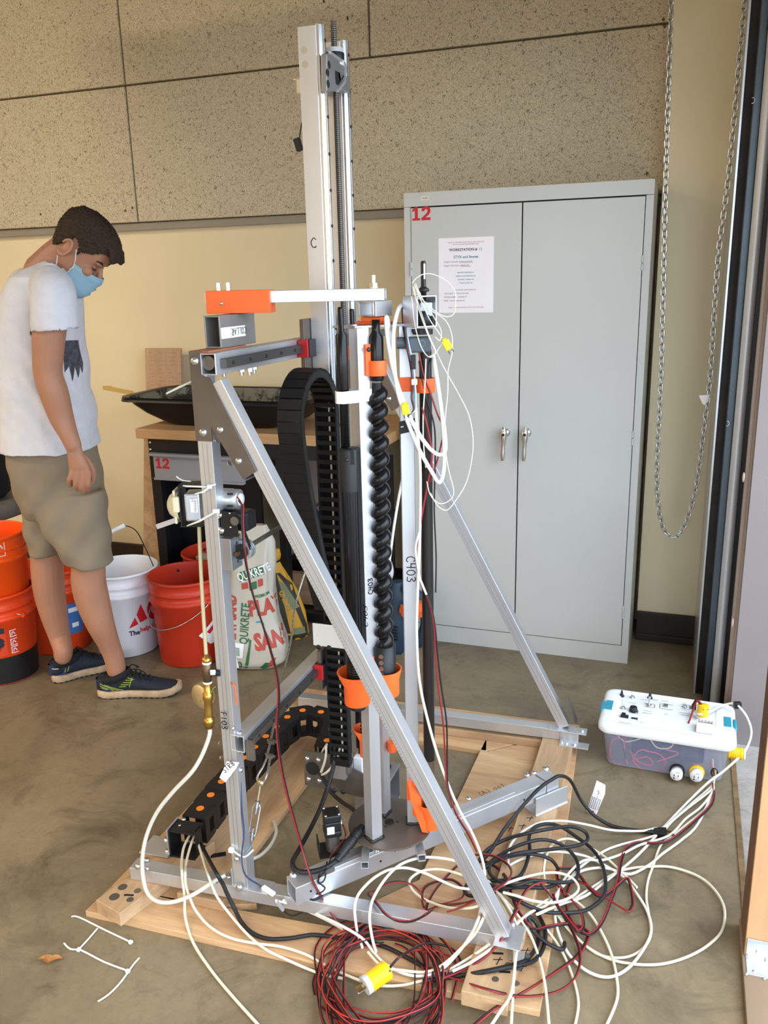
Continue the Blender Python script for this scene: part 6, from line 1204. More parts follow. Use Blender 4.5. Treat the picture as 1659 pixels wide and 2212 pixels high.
# head frame
HF = (_r*.66-V((0, 0, 1))*.75).normalized(); HU = (_r*.75+V((0, 0, 1))*.66).normalized(); HS = _f
H0 = MP(171, 541, 0); hsc = 1.04
def hp(f, s, u): return H0+(HF*f+HS*s+HU*u)*hsc
HP = [(-.118, .066, .03, .018), (-.106, .080, -.012, .036), (-.088, .084, -.040, .049), (-.062, .088, -.056, .058), (-.032, .087, -.068, .064), (0, .084, -.082, .068), (.03, .092, -.092, .072), (.06, .092, -.095, .074), (.085, .083, -.09, .070), (.105, .062, -.072, .057), (.118, .03, -.04, .032), (.122, .005, -.012, .01)]
def headrings(grow=0, prof=HP):
    out = []
    for u, f, b, w_ in prof:
        r_ = []
        for k in range(28):
            q = 2*PI*k/28; c = (f+b)/2; h = (f-b)/2+grow; r_.append(hp(c+h*math.copysign(abs(math.cos(q))**.88, math.cos(q)), (w_+grow)*math.copysign(abs(math.sin(q))**.88, math.sin(q)), u+(grow if u > .1 else 0)))
        out.append(r_)
    return out
B.loft(headrings())
# nose, brow ridge, cheek, jaw
B.sweep([hp(.084, 0, .012), hp(.098, 0, -.008), hp(.108, 0, -.028), hp(.098, 0, -.038)], [.008, .010, .014, .012], 10)
for s in (-1, 1):
    B.ell(hp(.080, s*.032, .024), (.012, .024, .008), 12, 8, (HF, HS, HU)); B.ell(hp(.068, s*.042, -.02), (.022, .02, .02), 12, 8, (HF, HS, HU))
# ear facing the camera and its pair
for s in (-1, 1):
    ec = hp(-.012, s*.074, -.006); pts = [ec+HF*(.017*math.cos(q)-.004)*1.0+HU*(.031*math.sin(q))*1.0+HS*s*.010 for q in np.linspace(-2.4, 2.6, 14)]
    B.sweep(pts, .0052, 8); B.ell(ec+HS*s*.003, (.017, .008, .028), 12, 8, (HF, HS, HU)); B.ell(ec-HU*.030-HF*.004+HS*s*.008, (.008, .005, .010), 10, 6, (HF, HS, HU))
# neck and the trunk inside the shirt
limb(B, [(MP(142, 545, 0), .060), (MP(118, 565, 0), .062), (MP(98, 592, 0), .072)])
B.loft([hring(52, 150, 585, .12), hring(30, 155, 625, .165), hring(22, 160, 720, .15), hring(20, 180, 850, .14), hring(24, 196, 960, .145), hring(32, 202, 1010, .14)])
# right arm (towards the camera), hanging
limb(B, [(MP(112, 640, -.185), .056), (MP(107, 700, -.215), .054), (MP(104, 760, -.222), .049), (MP(104, 808, -.224), .046), (MP(117, 850, -.222), .0465), (MP(132, 900, -.217), .040), (MP(148, 938, -.228), .031), (MP(158, 962, -.230), .0275)])
# left arm, mostly behind the trunk
limb(B, [(MP(62, 640, .19), .055), (MP(30, 700, .23), .050), (MP(13, 765, .235), .046), (MP(13, 830, .232), .042), (MP(40, 900, .225), .034), (MP(62, 950, .222), .026)])
limb(B, [(MP(66, 960, .222), .027), (MP(78, 1000, .215), .03), (MP(86, 1030, .2), .022)])
# right hand: palm and five fingers closing loosely
hd0 = -.232
B.loft([hring(143, 174, 962, .018, hd0, e=2.2), hring(146, 182, 985, .019, hd0, e=2.2), hring(149, 193, 1006, .019, hd0, e=2.3), hring(150, 199, 1022, .017, hd0+.003, e=2.4), hring(152, 199, 1030, .011, hd0+.008, e=2.2)])
for k, (u0, u1, v1, u2, v2, r) in enumerate(((155, 149, 1044, 152, 1049, .0082), (167, 163, 1053, 167, 1056, .0092), (180, 177, 1060, 180, 1062, .0095), (192, 191, 1055, 190, 1058, .0092))):
    kn = MP(u0, 1020, hd0-.008); mid = MP(u1, v1-6, hd0-.006); tip = MP(u2, v2, hd0+.016); end = MP(u2+4, v2-18, hd0+.034)
    B.sweep(spline([kn, kn.lerp(mid, .6)-_f*.003, mid, tip, end], 4), [v.x for v in spline([(r*1.08, 0, 0), (r, 0, 0), (r*1.04, 0, 0), (r*.95, 0, 0), (r*.8, 0, 0)], 4)], 10); B.ell(end, r*.8, 8, 6); B.ell(kn, r*1.1, 8, 6)
B.sweep(spline([MP(178, 985, hd0+.012), MP(196, 1008, hd0+.022), MP(201, 1028, hd0+.03), MP(196, 1046, hd0+.032)], 4), [v.x for v in spline([(.013, 0, 0), (.0125, 0, 0), (.011, 0, 0), (.008, 0, 0)], 4)], 10)
# legs
limb(B, [(MP(158, 1075, -.085), .062), (MP(172, 1150, -.085), .063), (MP(190, 1216, -.085), .060), (MP(191, 1255, -.085), .0615), (MP(201, 1300, -.085), .060), (MP(218, 1350, -.085), .050), (MP(235, 1390, -.06), .040), (MP(246, 1420, -.05), .037), (MP(251, 1446, -.048), .036)])
LEG2 = .075
limb(B, [(MP(92, 1075, LEG2), .062), (MP(95, 1140, LEG2), .062), (MP(99, 1190, LEG2), .058), (MP(102, 1230, LEG2), .0605), (MP(107, 1280, LEG2), .058), (MP(117, 1330, LEG2), .050), (MP(129, 1375, LEG2), .041), (MP(136, 1402, LEG2-.03), .037), (MP(136, 1416, LEG2-.03), .035)])
body = remesh(B, .0036, 'body', MT['skin'], 4, man)
# hair: cap over the skull with a cropped hairline
HH = G(); rings = headrings(.0075); nv = len(rings[0])
prof2 = []
def inside_hair(p):
    q = p-H0; f, u = q.dot(HF)/hsc, q.dot(HU)/hsc
    line = np.interp(f, [-.12, -.085, -.06, -.035, -.012, .004, .022, .03, .055, .075, .1, .12], [-.062, -.058, -.045, -.012, .040, .03, -.004, .016, .034, .062, .066, .07])
    return u > line
fine = []
R_ = headrings(.0065)
for i in range(len(R_)-1):
    for t in np.linspace(0, 1, 9)[:-1]: fine.append([a.lerp(b, t) for a, b in zip(R_[i], R_[i+1])])
fine.append(R_[-1])
dense = []
for r_ in fine:
    d_ = []
    for k in range(28): d_ += [r_[k].lerp(r_[(k+1) % 28], t) for t in (0, .25, .5, .75)]
    dense.append(d_)
cen = hp(0, 0, .03); vs = []; fs = []; idx = {}
for i in range(len(dense)-1):
    for k in range(112):
        q = [(i, k), (i, (k+1) % 112), (i+1, (k+1) % 112), (i+1, k)]
        if all(inside_hair(dense[a][b]) for a, b in q):
            f_ = []
            for key in q:
                if key not in idx:
                    p = dense[key[0]][key[1]]; out = (p-cen).normalized(); qf = (p-H0).dot(HF)/hsc; qu = (p-H0).dot(HU)/hsc
                    fringe = max(0, (qf-.062)/.03) if qu > .05 else 0
                    n_ = .002*math.sin(key[1]*2.3+key[0]*1.7)+.0016*math.sin(key[1]*5.1-key[0]*3.3)
                    idx[key] = len(vs); vs.append(p+out*(n_+.003)+HF*.012*min(1.3, fringe)+HU*.004*min(1, fringe))
                f_.append(idx[key])
            fs.append(tuple(f_))
HH.add(vs+[p+(cen-p).normalized()*.012 for p in vs], fs+[tuple(reversed([i+len(vs) for i in f])) for f in fs], True)
ed = {}
for f in fs:
    for a, b in zip(f, f[1:]+f[:1]):
        ed[(a, b)] = 1
for (a, b) in list(ed):
    if (b, a) not in ed: HH.f.append((b, a, a+len(vs), b+len(vs))); HH.sm.append(True); HH.mi.append(0)
for k in range(11):
    s = -.05+k*.01; HH.sweep([hp(.062, s, .100-abs(s)*.2), hp(.088, s, .096-abs(s)*.25), hp(.108, s*1.0, .080-abs(s)*.3), hp(.109, s, .064-abs(s)*.2)], [.010, .011, .010, .005], 7)
hair = HH.obj('hair', MT['hair'], man)
tx = bpy.data.textures.new('hair_tuft', 'CLOUDS'); tx.noise_scale = .012
dm = hair.modifiers.new('tuft', 'DISPLACE'); dm.texture = tx; dm.strength = .006; dm.mid_level = .5
# brow, eye, lids
g = G(); g.sweep([hp(.088, -.022, .026), hp(.087, -.040, .032), hp(.074, -.054, .029)], [.003, .0042, .002], 8); g.obj('eyebrow', MT['hair'], man)
g = G(); g.sweep([hp(.088, .022, .026), hp(.087, .040, .032), hp(.074, .054, .029)], [.003, .0042, .002], 8); g.obj('eyebrow', MT['hair'], man)
for s in (-1, 1):
    g = G(); g.ell(hp(.074, s*.034, .006), (.0115, .012, .011), 14, 10, (HF, HS, HU)); g.obj('eye', M('eye_lid', '#8f5f4a', .5), man)
    g = G(); g.sweep([hp(.084, s*.024, .000), hp(.0868, s*.036, -.001), hp(.079, s*.046, .001)], .0016, 6); g.obj('eyelash', MT['hair'], man)
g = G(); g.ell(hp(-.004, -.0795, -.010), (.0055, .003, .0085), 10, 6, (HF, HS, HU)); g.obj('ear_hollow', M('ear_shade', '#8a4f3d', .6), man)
ec = hp(-.012, -.0815, -.006); g = G(); g.sweep([ec+HF*(.017*math.cos(q)-.003)+HU*(.030*math.sin(q))-HS*.004 for q in np.linspace(-1.9, 2.9, 20)], [.0035+.0016*math.sin(PI*i/19) for i in range(20)], 8)
g.sweep([ec+HF*(.009*math.cos(q)-.004)+HU*(.017*math.sin(q)+.002)-HS*.002 for q in np.linspace(-2.2, 1.2, 12)], .0024, 6); g.ell(ec-HU*.027-HF*.002-HS*.003, (.0075, .0045, .009), 10, 6, (HF, HS, HU)); g.obj('ear', MT['skin'], man)
# face mask: pleated sheet from the nose bridge down under the chin, with loops round the ear
g = G(); rows = []
mp = [(.112, -.010, .0), (.117, -.030, .002), (.113, -.052, .0), (.115, -.055, .003), (.110, -.078, .0), (.112, -.081, .003), (.104, -.104, 0), (.094, -.118, 0), (.070, -.128, 0)]
for f, u, o_ in mp:
    row = []
    for k in range(17):
        a = (k-8)/8*1.18; wv = .069; fb = f-.02; row.append(hp((fb+.002)*math.cos(a)*1.0+.02*math.cos(a*.8)+o_-.018*abs(math.sin(a))**3, wv*math.sin(a)*(1+.03*math.sin(abs(a)*9)*(.6 if abs(a) > .6 else 0)), u+.022*abs(math.sin(a))**2*(-u*9-.55) if False else u*(1-.42*abs(math.sin(a))**2.2)-.055*.42*abs(math.sin(a))**2.2))
    rows.append(row)
g.loft(rows, caps=False, closed=False); mk = g.obj('face_mask', MT['mask'], man); so = mk.modifiers.new('t', 'SOLIDIFY'); so.thickness = .0016
for s in (-1, 1):
    g = G(); g.sweep([hp(.012, s*.080, .014), hp(.03, s*.078, -.012), rows[0][0 if s < 0 else 16]+HS*s*.002], .0013, 6); g.sweep([hp(-.026, s*.083, -.03), hp(-.012, s*.079, -.05), rows[-1][0 if s < 0 else 16]+HS*s*.002], .0013, 6); g.sweep([rows[i][0 if s < 0 else 16]+HS*s*.0012 for i in range(len(rows))], .0012, 6); g.obj('mask_loop', MT['white_p'], mk)['kind'] = 'stuff'
# t-shirt
S = G()
S.loft([hring(72, 150, 566, .085, tilt=14), hring(54, 157, 580, .135, tilt=6), hring(36, 163, 600, .178), hring(15, 168, 640, .188), hring(4, 172, 690, .184), hring(-3, 178, 750, .176), hring(-2, 185, 800, .172), hring(4, 192, 850, .174), hring(8, 199, 905, .178), hring(10, 206, 968, .182)], caps=True)
limb(S, [(MP(112, 622, -.150), .072), (MP(115, 640, -.195), .073), (MP(117, 672, -.216), .073), (MP(118, 704, -.225), .075)])
limb(S, [(MP(60, 622, .15), .072), (MP(45, 650, .20), .072), (MP(28, 700, .225), .070)])
sh_ = remesh(S, .006, 'tshirt', MT['shirt'], 7, man)
# cut the hem, the sleeve and the collar openings
def trim(o, p, n):
    bm = bmesh.new(); bm.from_mesh(o.data); bmesh.ops.bisect_plane(bm, geom=bm.verts[:]+bm.edges[:]+bm.faces[:], plane_co=V(p)-base(o), plane_no=V(n), clear_outer=True); bm.to_mesh(o.data); bm.free()
def trim_local(o, p, n, c, rad):
    bm = bmesh.new(); bm.from_mesh(o.data); c = V(c)-base(o); p = V(p)-base(o); n = V(n)
    fs_ = [f for f in bm.faces if (f.calc_center_median()-c).length < rad and (f.calc_center_median()-p).dot(n) > 0]
    bmesh.ops.delete(bm, geom=fs_, context='FACES'); bm.to_mesh(o.data); bm.free()
trim(sh_, MP(100, 965, 0), (0, 0, -1))
trim_local(sh_, MP(118, 712, -.222), -(V((0, 0, 1))-_r*.05).normalized(), MP(118, 725, -.235), .115)
trim_local(sh_, MP(28, 706, .225), V((0, 0, -1)), MP(28, 718, .24), .10)
trim_local(sh_, MP(112, 562, 0), (_r*.45+V((0, 0, .9))).normalized(), MP(125, 555, 0), .10)
# soft cloth folds
bm = bmesh.new(); bm.from_mesh(sh_.data); bo = V(base(sh_))
for v_ in bm.verts:
    p = v_.co+bo; q = p-MC; a = q.dot(_r); z = p.z; n = v_.normal
    f_ = .0045*math.sin((z*1.0+a*1.6)*38+2.2*math.sin(a*19+z*6))*min(1, max(0, (1.45-z)/.25))*(.6+.6*math.sin(a*9+1))
    f_ += .004*math.sin((z-a*.8)*26+math.sin(z*15)*1.6)*min(1, max(0, (1.25-z)/.2))
    v_.co += n*f_
bm.to_mesh(sh_.data); bm.free(); so = sh_.modifiers.new('t', 'SOLIDIFY'); so.thickness = .003; so.offset = -1
def onto(o, polys, name, mat, parent, fr, off=.002, maxe=.012):
    me = o.data; bo = base(o); tree = BVHTree.FromPolygons([v_.co+bo for v_ in me.vertices], [tuple(p.vertices) for p in me.polygons]); o_, ax, ay, nd = [V(q) for q in fr]; g = G()
    for poly in polys:
        bm = bmesh.new(); bm.faces.new([bm.verts.new((p[0], p[1], 0)) for p in poly]); bmesh.ops.triangulate(bm, faces=bm.faces)
        for it in range(4):
            es = [e for e in bm.edges if e.calc_length() > maxe]
            if es: bmesh.ops.subdivide_edges(bm, edges=es, cuts=1); bmesh.ops.triangulate(bm, faces=bm.faces)
        bm.verts.index_update(); P = []
        for v_ in bm.verts:
            h = tree.ray_cast(o_+ax*v_.co.x+ay*v_.co.y+nd*.5, -nd); P.append(h[0]+nd*off if h[0] is not None else None)
        ok = [f for f in bm.faces if all(P[v_.index] is not None for v_ in f.verts)]; used = sorted({v_.index for f in ok for v_ in f.verts}); mpx = {i: k for k, i in enumerate(used)}
        g.add([P[i] for i in used], [tuple(mpx[v_.index] for v_ in f.verts) for f in ok], True); bm.free()
    return g.obj(name, mat, parent)
nd_ = (-_f*.45+_r*.89).normalized(); ax_ = V((0, 0, 1)).cross(nd_).normalized()
po = MP(176, 770, -.10)
onto(sh_, [[(-.045, .05), (-.02, .054), (.05, .05), (.055, -.03), (.04, -.06), (.03, -.035), (.015, -.075), (.0, -.03), (-.012, -.085), (-.025, -.03), (-.042, -.05)]], 'chest_print', MT['print'], sh_, (po, ax_, V((0, 0, 1)), nd_), .003)
# khaki shorts
K_ = G()
K_.loft([hring(20, 198, 945, .150), hring(25, 210, 1000, .165), hring(36, 218, 1045, .165), hring(48, 224, 1085, .158), hring(58, 226, 1110, .13)])
K_.loft([hring(52, 222, 1060, .085, -.075), hring(78, 229, 1110, .095, -.085), hring(110, 235, 1160, .098, -.087), hring(146, 243, 1218, .095, -.088, tilt=-4)])
K_.loft([hring(42, 190, 1060, .085, .075), hring(52, 160, 1110, .093, .08), hring(60, 140, 1150, .092, .08), hring(67, 136, 1194, .088, .08)])
st = remesh(K_, .0065, 'shorts', MT['shorts'], 6, man)
trim_local(st, MP(196, 1214, -.088), (V((0, 0, -1))-_r*.06).normalized(), MP(196, 1226, -.088), .15); trim_local(st, MP(100, 1190, .08), V((0, 0, -1)), MP(100, 1204, .08), .13)
bm = bmesh.new(); bm.from_mesh(st.data); bo = V(base(st))
for v_ in bm.verts:
    p = v_.co+bo; a = (p-MC).dot(_r); z = p.z; low = min(1, max(0, (.95-z)/.15))
    v_.co += v_.normal*low*(.0038*math.sin((z*.7+a)*34+1.4*math.sin(z*21))+.004*math.sin((z-a*1.4)*40))
bm.to_mesh(st.data); bm.free(); so = st.modifiers.new('t', 'SOLIDIFY'); so.thickness = .004; so.offset = -1
pk = MP(197, 975, -.12); onto(st, [[(-.022, .03), (.012, .026), (.018, .008), (.004, -.03), (-.012, .0)]], 'pocket_opening', MT['sock'], st, (pk, _r, V((0, 0, 1)), -_f), .003)
# shoes
def shoe(heel, toe, wid, far):
    heel, toe = V(heel), V(toe); d = (toe-heel); L = d.length; d.normalize(); s = V((d.y, -d.x, 0)); root = man
    # outline half width along the foot
    T_ = [0, .04, .12, .25, .4, .55, .7, .82, .92, .98, 1]; Wd = [.020, .030, .035, .034, .033, .038, .045, .046, .040, .026, .012]
    def outline(grow, z, ts=T_):
        rt = [heel+d*(t*L)+s*(np.interp(t, T_, Wd)+grow-.004*math.sin(t*3)) for t in ts]; lf = [heel+d*(t*L)-s*(np.interp(t, T_, Wd)+grow) for t in reversed(ts)]
        pts = rt+lf; return [V((p.x, p.y, z+toe_up(((p-heel).dot(d))/L))) for p in pts]
    toe_up = lambda t: .018*max(0, (t-.72)/.28)**2+.006*max(0, (.1-t)/.1)
    ts = list(np.linspace(0, 1, 21))
    g = G(); g.loft([outline(-.004, .001, ts), outline(.002, .006, ts), outline(.004, .016, ts), outline(.003, .024, ts), outline(-.002, .031, ts)]); sl = g.obj('sole', MT['sole'], root)
    g = G()
    for k in range(14): t = .03+k*.07; c_ = heel+d*(t*L); hw = np.interp(t, T_, Wd); g.box((c_.x, c_.y, .003+toe_up(t)), (.011, hw*2-.004, .005), (d, s, V((0, 0, 1))))
    g.obj('tread', MT['rubber'], sl)['kind'] = 'stuff'
    g = G(); R2 = []
    TT = [(0, .020, .026, .075), (.03, .030, .026, .092), (.1, .034, .026, .088), (.2, .034, .026, .078), (.3, .034, .026, .086), (.36, .035, .026, .098), (.45, .036, .026, .094), (.55, .039, .026, .080), (.68, .043, .026, .066), (.8, .043, .028, .054), (.9, .036, .033, .047), (.97, .020, .038, .043), (1, .006, .042, .043)]
    for t, w_, z0, z1 in TT:
        c_ = heel+d*(t*L); r_ = []
        for k in range(20):
            q = 2*PI*k/20; x = math.copysign(abs(math.cos(q))**.75, math.cos(q)); y = math.sin(q); r_.append(c_+s*x*w_*(1-.28*max(0, y))+V((0, 0, (z0+z1)/2+y*(z1-z0)/2)))
        R2.append(r_)
    g.loft(R2); up_ = g.obj('upper', MT['shoe'], root)
    g = G(); c_ = heel+d*(.2*L); 
    g.loft([[c_+d*(.055*math.cos(q)+.004)+s*.034*math.sin(q)+V((0, 0, z+.018*math.cos(q)*(1 if math.cos(q) > 0 else .45))) for q in np.linspace(0, 2*PI, 21)[:-1]] for z in (.068, .095)], caps=False); g.obj('collar', MT['sock'], up_).modifiers.new('t', 'SOLIDIFY').thickness = .006
    g = G()
    for k in range(5):
        t = .40+k*.055; z = np.interp(t, [x[0] for x in TT], [x[3] for x in TT])+.002; c_ = heel+d*(t*L)+V((0, 0, z)); g.sweep([c_-s*.024-V((0, 0, .010)), c_-s*.01+V((0, 0, .002)), c_+s*.012+d*.008+V((0, 0, .002)), c_+s*.024+d*.01-V((0, 0, .010))], .0028, 6)
    c_ = heel+d*(.37*L)+V((0, 0, .104))
    for a in (-1, 1): g.sweep(spline([c_, c_+s*.03*a+d*.01+V((0, 0, .008)), c_+s*.045*a+d*.03-V((0, 0, .01)), c_+s*.02*a+d*.03], 5), .0024, 6); g.sweep(spline([c_, c_+s*.02*a+d*.03-V((0, 0, .008)), c_+s*.034*a+d*.055-V((0, 0, .03))], 5), .0022, 6)
    g.obj('laces', MT['sock'], up_)
    g = G(); c_ = heel+V((0, 0, .05)); g.loft([[heel+d*(.002+.05*t)+s*(a*(.024+.008*t)+0)+V((0, 0, z)) for t, a in ((1, -1.08), (.3, -.95), (-.12, -.5), (-.18, 0), (-.12, .5), (.3, .95), (1, 1.08))] for z in (.032, .055, .078)], caps=False, closed=False); g.obj('heel_counter', MT['shoe_navy'], up_)
    return up_, d, s, heel, L
hR, tR = V((-.978, -.858, 0)), V((-.688, -.74, 0))
u1_, d1_, s1_, h1_, L1_ = shoe(hR, tR, 0, False)
HR2 = Z(100, 1478); hL = V((HR2.x+.012, HR2.y+.02, 0)); tL = V((hL.x+.17, hL.y+.225, 0))
u2_, d2_, s2_, h2_, L2_ = shoe(hL, tL, 0, True)
def stripes(up_, heel, d, s, L, side, segs, name, mat):
    me = up_.data; bo = base(up_); tree = BVHTree.FromPolygons([v_.co+bo for v_ in me.vertices], [tuple(p.vertices) for p in me.polygons]); g = G()
    for (t0, z0, t1, z1) in segs:
        P = []
        for q in np.linspace(0, 1, 8):
            o_ = heel+d*((t0+(t1-t0)*q)*L)+V((0, 0, z0+(z1-z0)*q))+s*side*.2; h = tree.ray_cast(o_, -s*side)
            if h[0] is not None: P.append(h[0]+s*side*.0008)
        if len(P) > 1: g.sweep(P, .0014, 5)
    g.obj(name, mat, up_)['kind'] = 'stuff'
stripes(u1_, h1_, d1_, s1_, L1_, 1, [(.05, .066, .26, .034), (.05, .058, .2, .036), (.06, .050, .16, .036), (.1, .062, .32, .034), (.28, .052, .36, .052), (.3, .060, .40, .060), (.33, .068, .42, .068), (.36, .076, .44, .075), (.38, .084, .46, .076), (.44, .085, .40, .05)], 'stripe', MT['lime'])
stripes(u2_, h2_, d2_, s2_, L2_, 1, [(.1, .072, .2, .07), (.2, .07, .16, .045), (.24, .07, .2, .045)], 'stripe', MT['lime'])
stripes(u2_, h2_, d2_, s2_, L2_, 1, [(.01, .066, .09, .064)], 'reflector', MT['white_p'])
# ------------------------------------------------------------------ control bin on the floor
ZL = .150
bA, bB, bC, bD = Z(1290, 1566, ZL), Z(1593, 1612, ZL), Z(1578, 1527, ZL), Z(1312, 1479, ZL)   # lid corners FL FR BR BL
bin_ = thing('control_box', 'clear plastic storage bin with a white lid of switches on the floor', 'control box', ((bA.x+bB.x)/2, (bA.y+bD.y)/2, 0))
bex = (bB-bA).normalized(); bey = V((-bex.y, bex.x, 0)); bL = (bB-bA).length; bW = ((bD-bA).dot(bey)+(bC-bB).dot(bey))/2; bO = bA
def bp(x, y, z): return bO+bex*x+bey*y+V((0, 0, z-ZL))
def rrect(x0, x1, y0, y1, r, z, n=6):
    out = []
    for cx, cy, a in ((x1-r, y1-r, 0), (x0+r, y1-r, PI/2), (x0+r, y0+r, PI), (x1-r, y0+r, 1.5*PI)):
        for k in range(n): q = a+PI/2*k/(n-1); out.append(bp(cx+r*math.cos(q), cy+r*math.sin(q), z))
    return out
g = G(); g.loft([rrect(.032, bL-.032, .028, bW-.028, .03, .004), rrect(.03, bL-.03, .026, bW-.026, .03, .008), rrect(.014, bL-.014, .012, bW-.012, .03, .134)], caps=False); g.add(rrect(.032, bL-.032, .028, bW-.028, .03, .004), [tuple(range(24))])
g.obj('bin_body', MT['bin_plastic'] if 'bin_plastic' in MT else MT['tint'], bin_)
g = G(); g.loft([rrect(.004, bL-.004, .003, bW-.003, .034, .124), rrect(0, bL, 0, bW, .036, .128), rrect(0, bL, 0, bW, .036, .142), rrect(.004, bL-.004, .004, bW-.004, .034, .150), rrect(.014, bL-.014, .012, bW-.012, .03, .154), rrect(.05, bL-.055, .022, bW-.022, .028, .1535), rrect(.056, bL-.061, .028, bW-.028, .026, .149)], caps=False)
g.add(rrect(.056, bL-.061, .028, bW-.028, .026, .149), [tuple(range(24))]); g.add(rrect(.004, bL-.004, .003, bW-.003, .034, .124), [tuple(reversed(range(24)))]); lid = g.obj('lid', MT['white_p'], bin_)
for x in (-.002, bL-.010):
    g = G(); g.loft([[bp(x+dx, bW*.5+.036*math.copysign(abs(math.cos(q))**.6, math.cos(q))*s_, .139+.016*math.copysign(abs(math.sin(q))**.6, math.sin(q))*s_) for q in np.linspace(0, 2*PI, 21)[:-1]] for dx, s_ in ((0, .9), (.002, 1), (.010, 1), (.012, .9))]); g.obj('latch', MT['teal'], bin_)
    xx = x+(.02 if x < .1 else -.02); g = G(); g.box(bp(xx+.005, bW*.5, .1545), (.022, .062, .004), (bex, bey, V((0, 0, 1)))); g.obj('latch', MT['teal'], bin_, bev=.0015)
LZ = .149
def lp(u, v, z=LZ): return Z(u, v, z)
def switch(u, v, kind):
    p = lp(u, v)
    g = G()
    if kind == 'boot': g.lathe([(0, 0), (.009, 0), (.008, .004), (.0045, .008), (.004, .014), (.002, .022), (0, .023)], p, n=14); g.obj('toggle_boot', MT['black'], lid)
    elif kind == 'toggle': g.cyl(p, p+V((0, 0, .003)), .009, n=6, smooth=False); g.cyl(p+V((0, 0, .003)), p+V((0, 0, .008)), .0055, n=12); g.sweep([p+V((0, 0, .008)), p+V((-.001, .002, .018)), p+V((-.0015, .003, .021))], [.0018, .0026, .0016], 8); g.obj('toggle_switch', MT['zinc'], lid)
    elif kind == 'knob': g.lathe([(0, 0), (.0135, 0), (.013, .004), (.0115, .014), (.010, .016), (0, .016)], p, n=20); g.obj('knob', MT['black'], lid)
    elif kind == 'rocker': g.box(p+V((0, 0, .003)), (.024, .013, .006), (bex, bey, V((0, 0, 1)))); g.box(p+V((-.003, 0, .008)), (.012, .010, .008), (bex, bey+V((0, 0, .3)), V((0, 0, 1)))); g.obj('rocker_switch', MT['black'], lid)
    elif kind == 'rod': g.cyl(p, p+V((0, 0, .004)), .009, n=6, smooth=False); g.cyl(p+V((0, 0, .004)), p+V((.0, .006, .032)), .0036, n=12); g.obj('rod_switch', MT['chrome'], lid); g = G(); g.cyl(p+V((0, .006, .032)), p+V((0, .007, .039)), .0034, n=10); g.obj('rod_tip', MT['black'], lid)
switch(1343, 1504, 'boot'); switch(1366, 1508, 'toggle'); switch(1346, 1531, 'toggle'); switch(1368, 1536, 'knob'); switch(1349, 1549, 'rocker'); switch(1402, 1525, 'rod'); switch(1479, 1528, 'toggle'); switch(1404, 1508, 'boot')
g = G(); p = lp(1370, 1553); g.box(p+V((0, 0, .002)), (.018, .005, .004), (bex, bey, V((0, 0, 1)))); g.obj('slide_lever', MT['black'], lid)
g = G(); p = lp(1438, 1526); g.box(p+V((0, 0, .003)), (.013, .016, .006), (bex, bey, V((0, 0, 1)))); g.obj('slide_switch', MT['alu_d'], lid)
g = G(); p = lp(1499, 1530); g.box(p+V((0, 0, .006)), (.014, .022, .012), (bex, bey, V((0, 0, 1)))); g.obj('switch_block', M('maroon', '#3b1c1c', .5), lid, bev=.001)
# hand-drawn outlines and captions round the switches
g = G(); random.seed(5)
def dline(a, b): 
    d = (b-a).normalized(); s = V((-d.y, d.x, 0))*.0009; up = V((0, 0, .0006)); g.quad(a-s+up, b-s+up, b+s+up, a+s+up)
for cx_, cy_, wx, wy in ((1402, 1524, .035, .024), (1440, 1527, .042, .034), (1352, 1550, .07, .022), (1369, 1537, .026, .026), (1480, 1527, .03, .03), (1510, 1530, .045, .035)):
    c_ = lp(cx_, cy_)
    q = [c_+bex*sx*wx/2+bey*sy*wy/2 for sx, sy in ((-1, -1), (1, -1), (1, 1), (-1, 1))]
    for k in range(4):
        if random.random() < .85: dline(q[k].lerp(q[(k+1) % 4], .05), q[k].lerp(q[(k+1) % 4], .95))
for (u, v, n_) in ((1340, 1514, 4), (1366, 1519, 5), (1392, 1512, 5), (1414, 1512, 5), (1344, 1541, 3), (1398, 1536, 5), (1398, 1541, 6), (1436, 1515, 4), (1480, 1541, 7), (1484, 1546, 7), (1479, 1534, 3), (1350, 1562, 8), (1330, 1547, 3), (1386, 1561, 2), (1438, 1543, 2)):
    c_ = lp(u, v)-bex*n_*.0024
    for k in range(n_): a = c_+bex*k*.0048; dline(a+bey*random.uniform(-.0015, .0015), a+bex*.0036+bey*random.uniform(-.0016, .0016))
g.obj('pen_captions', MT['ink'], lid)['kind'] = 'stuff'
# meter box and yellow connector on the lid
g = G(); c_ = lp(1523, 1575, .153); g.box(c_+V((0, 0, .008)), (.052, .05, .02), (bex, bey, V((0, 0, 1)))); mb_ = g.obj('meter_box', MT['white_p'], lid, bev=.002)
for k in range(5): inst('mdot', lambda g: g.cyl((0, 0, 0), (0, 0, .0008), .0024, n=12), MT['grey_text'], 'meter_light', c_+bex*(-.019+k*.0095)+bey*.018+V((0, 0, .0181)), (0, 0, 1), mb_)
g = G(); g.box(c_+bey*.008+V((0, 0, .0182)), (.042, .009, .001), (bex, bey, V((0, 0, 1)))); g.obj('meter_window', MT['galv'], mb_)
def plug_body(o, d, name, mat, par, r=.019, L=.042, ribs=True):
    g = G(); pr = [(0, 0), (r*.92, 0), (r, .003)]
    if ribs:
        for k in range(5): pr += [(r, .006+k*.006), (r*.95, .0075+k*.006), (r*.95, .0095+k*.006), (r, .011+k*.006)]
    pr += [(r, L-.003), (r*.88, L), (0, L)]; g.lathe(pr, o, d, n=28); return g.obj(name, mat, par)
pz = lp(1517, 1549, .157); 
g = G(); g.cyl(pz+V((0, 0, .0)), pz+V((0, 0, .006)), .018, n=24); g.obj('plug_face', MT['white_p'], lid)
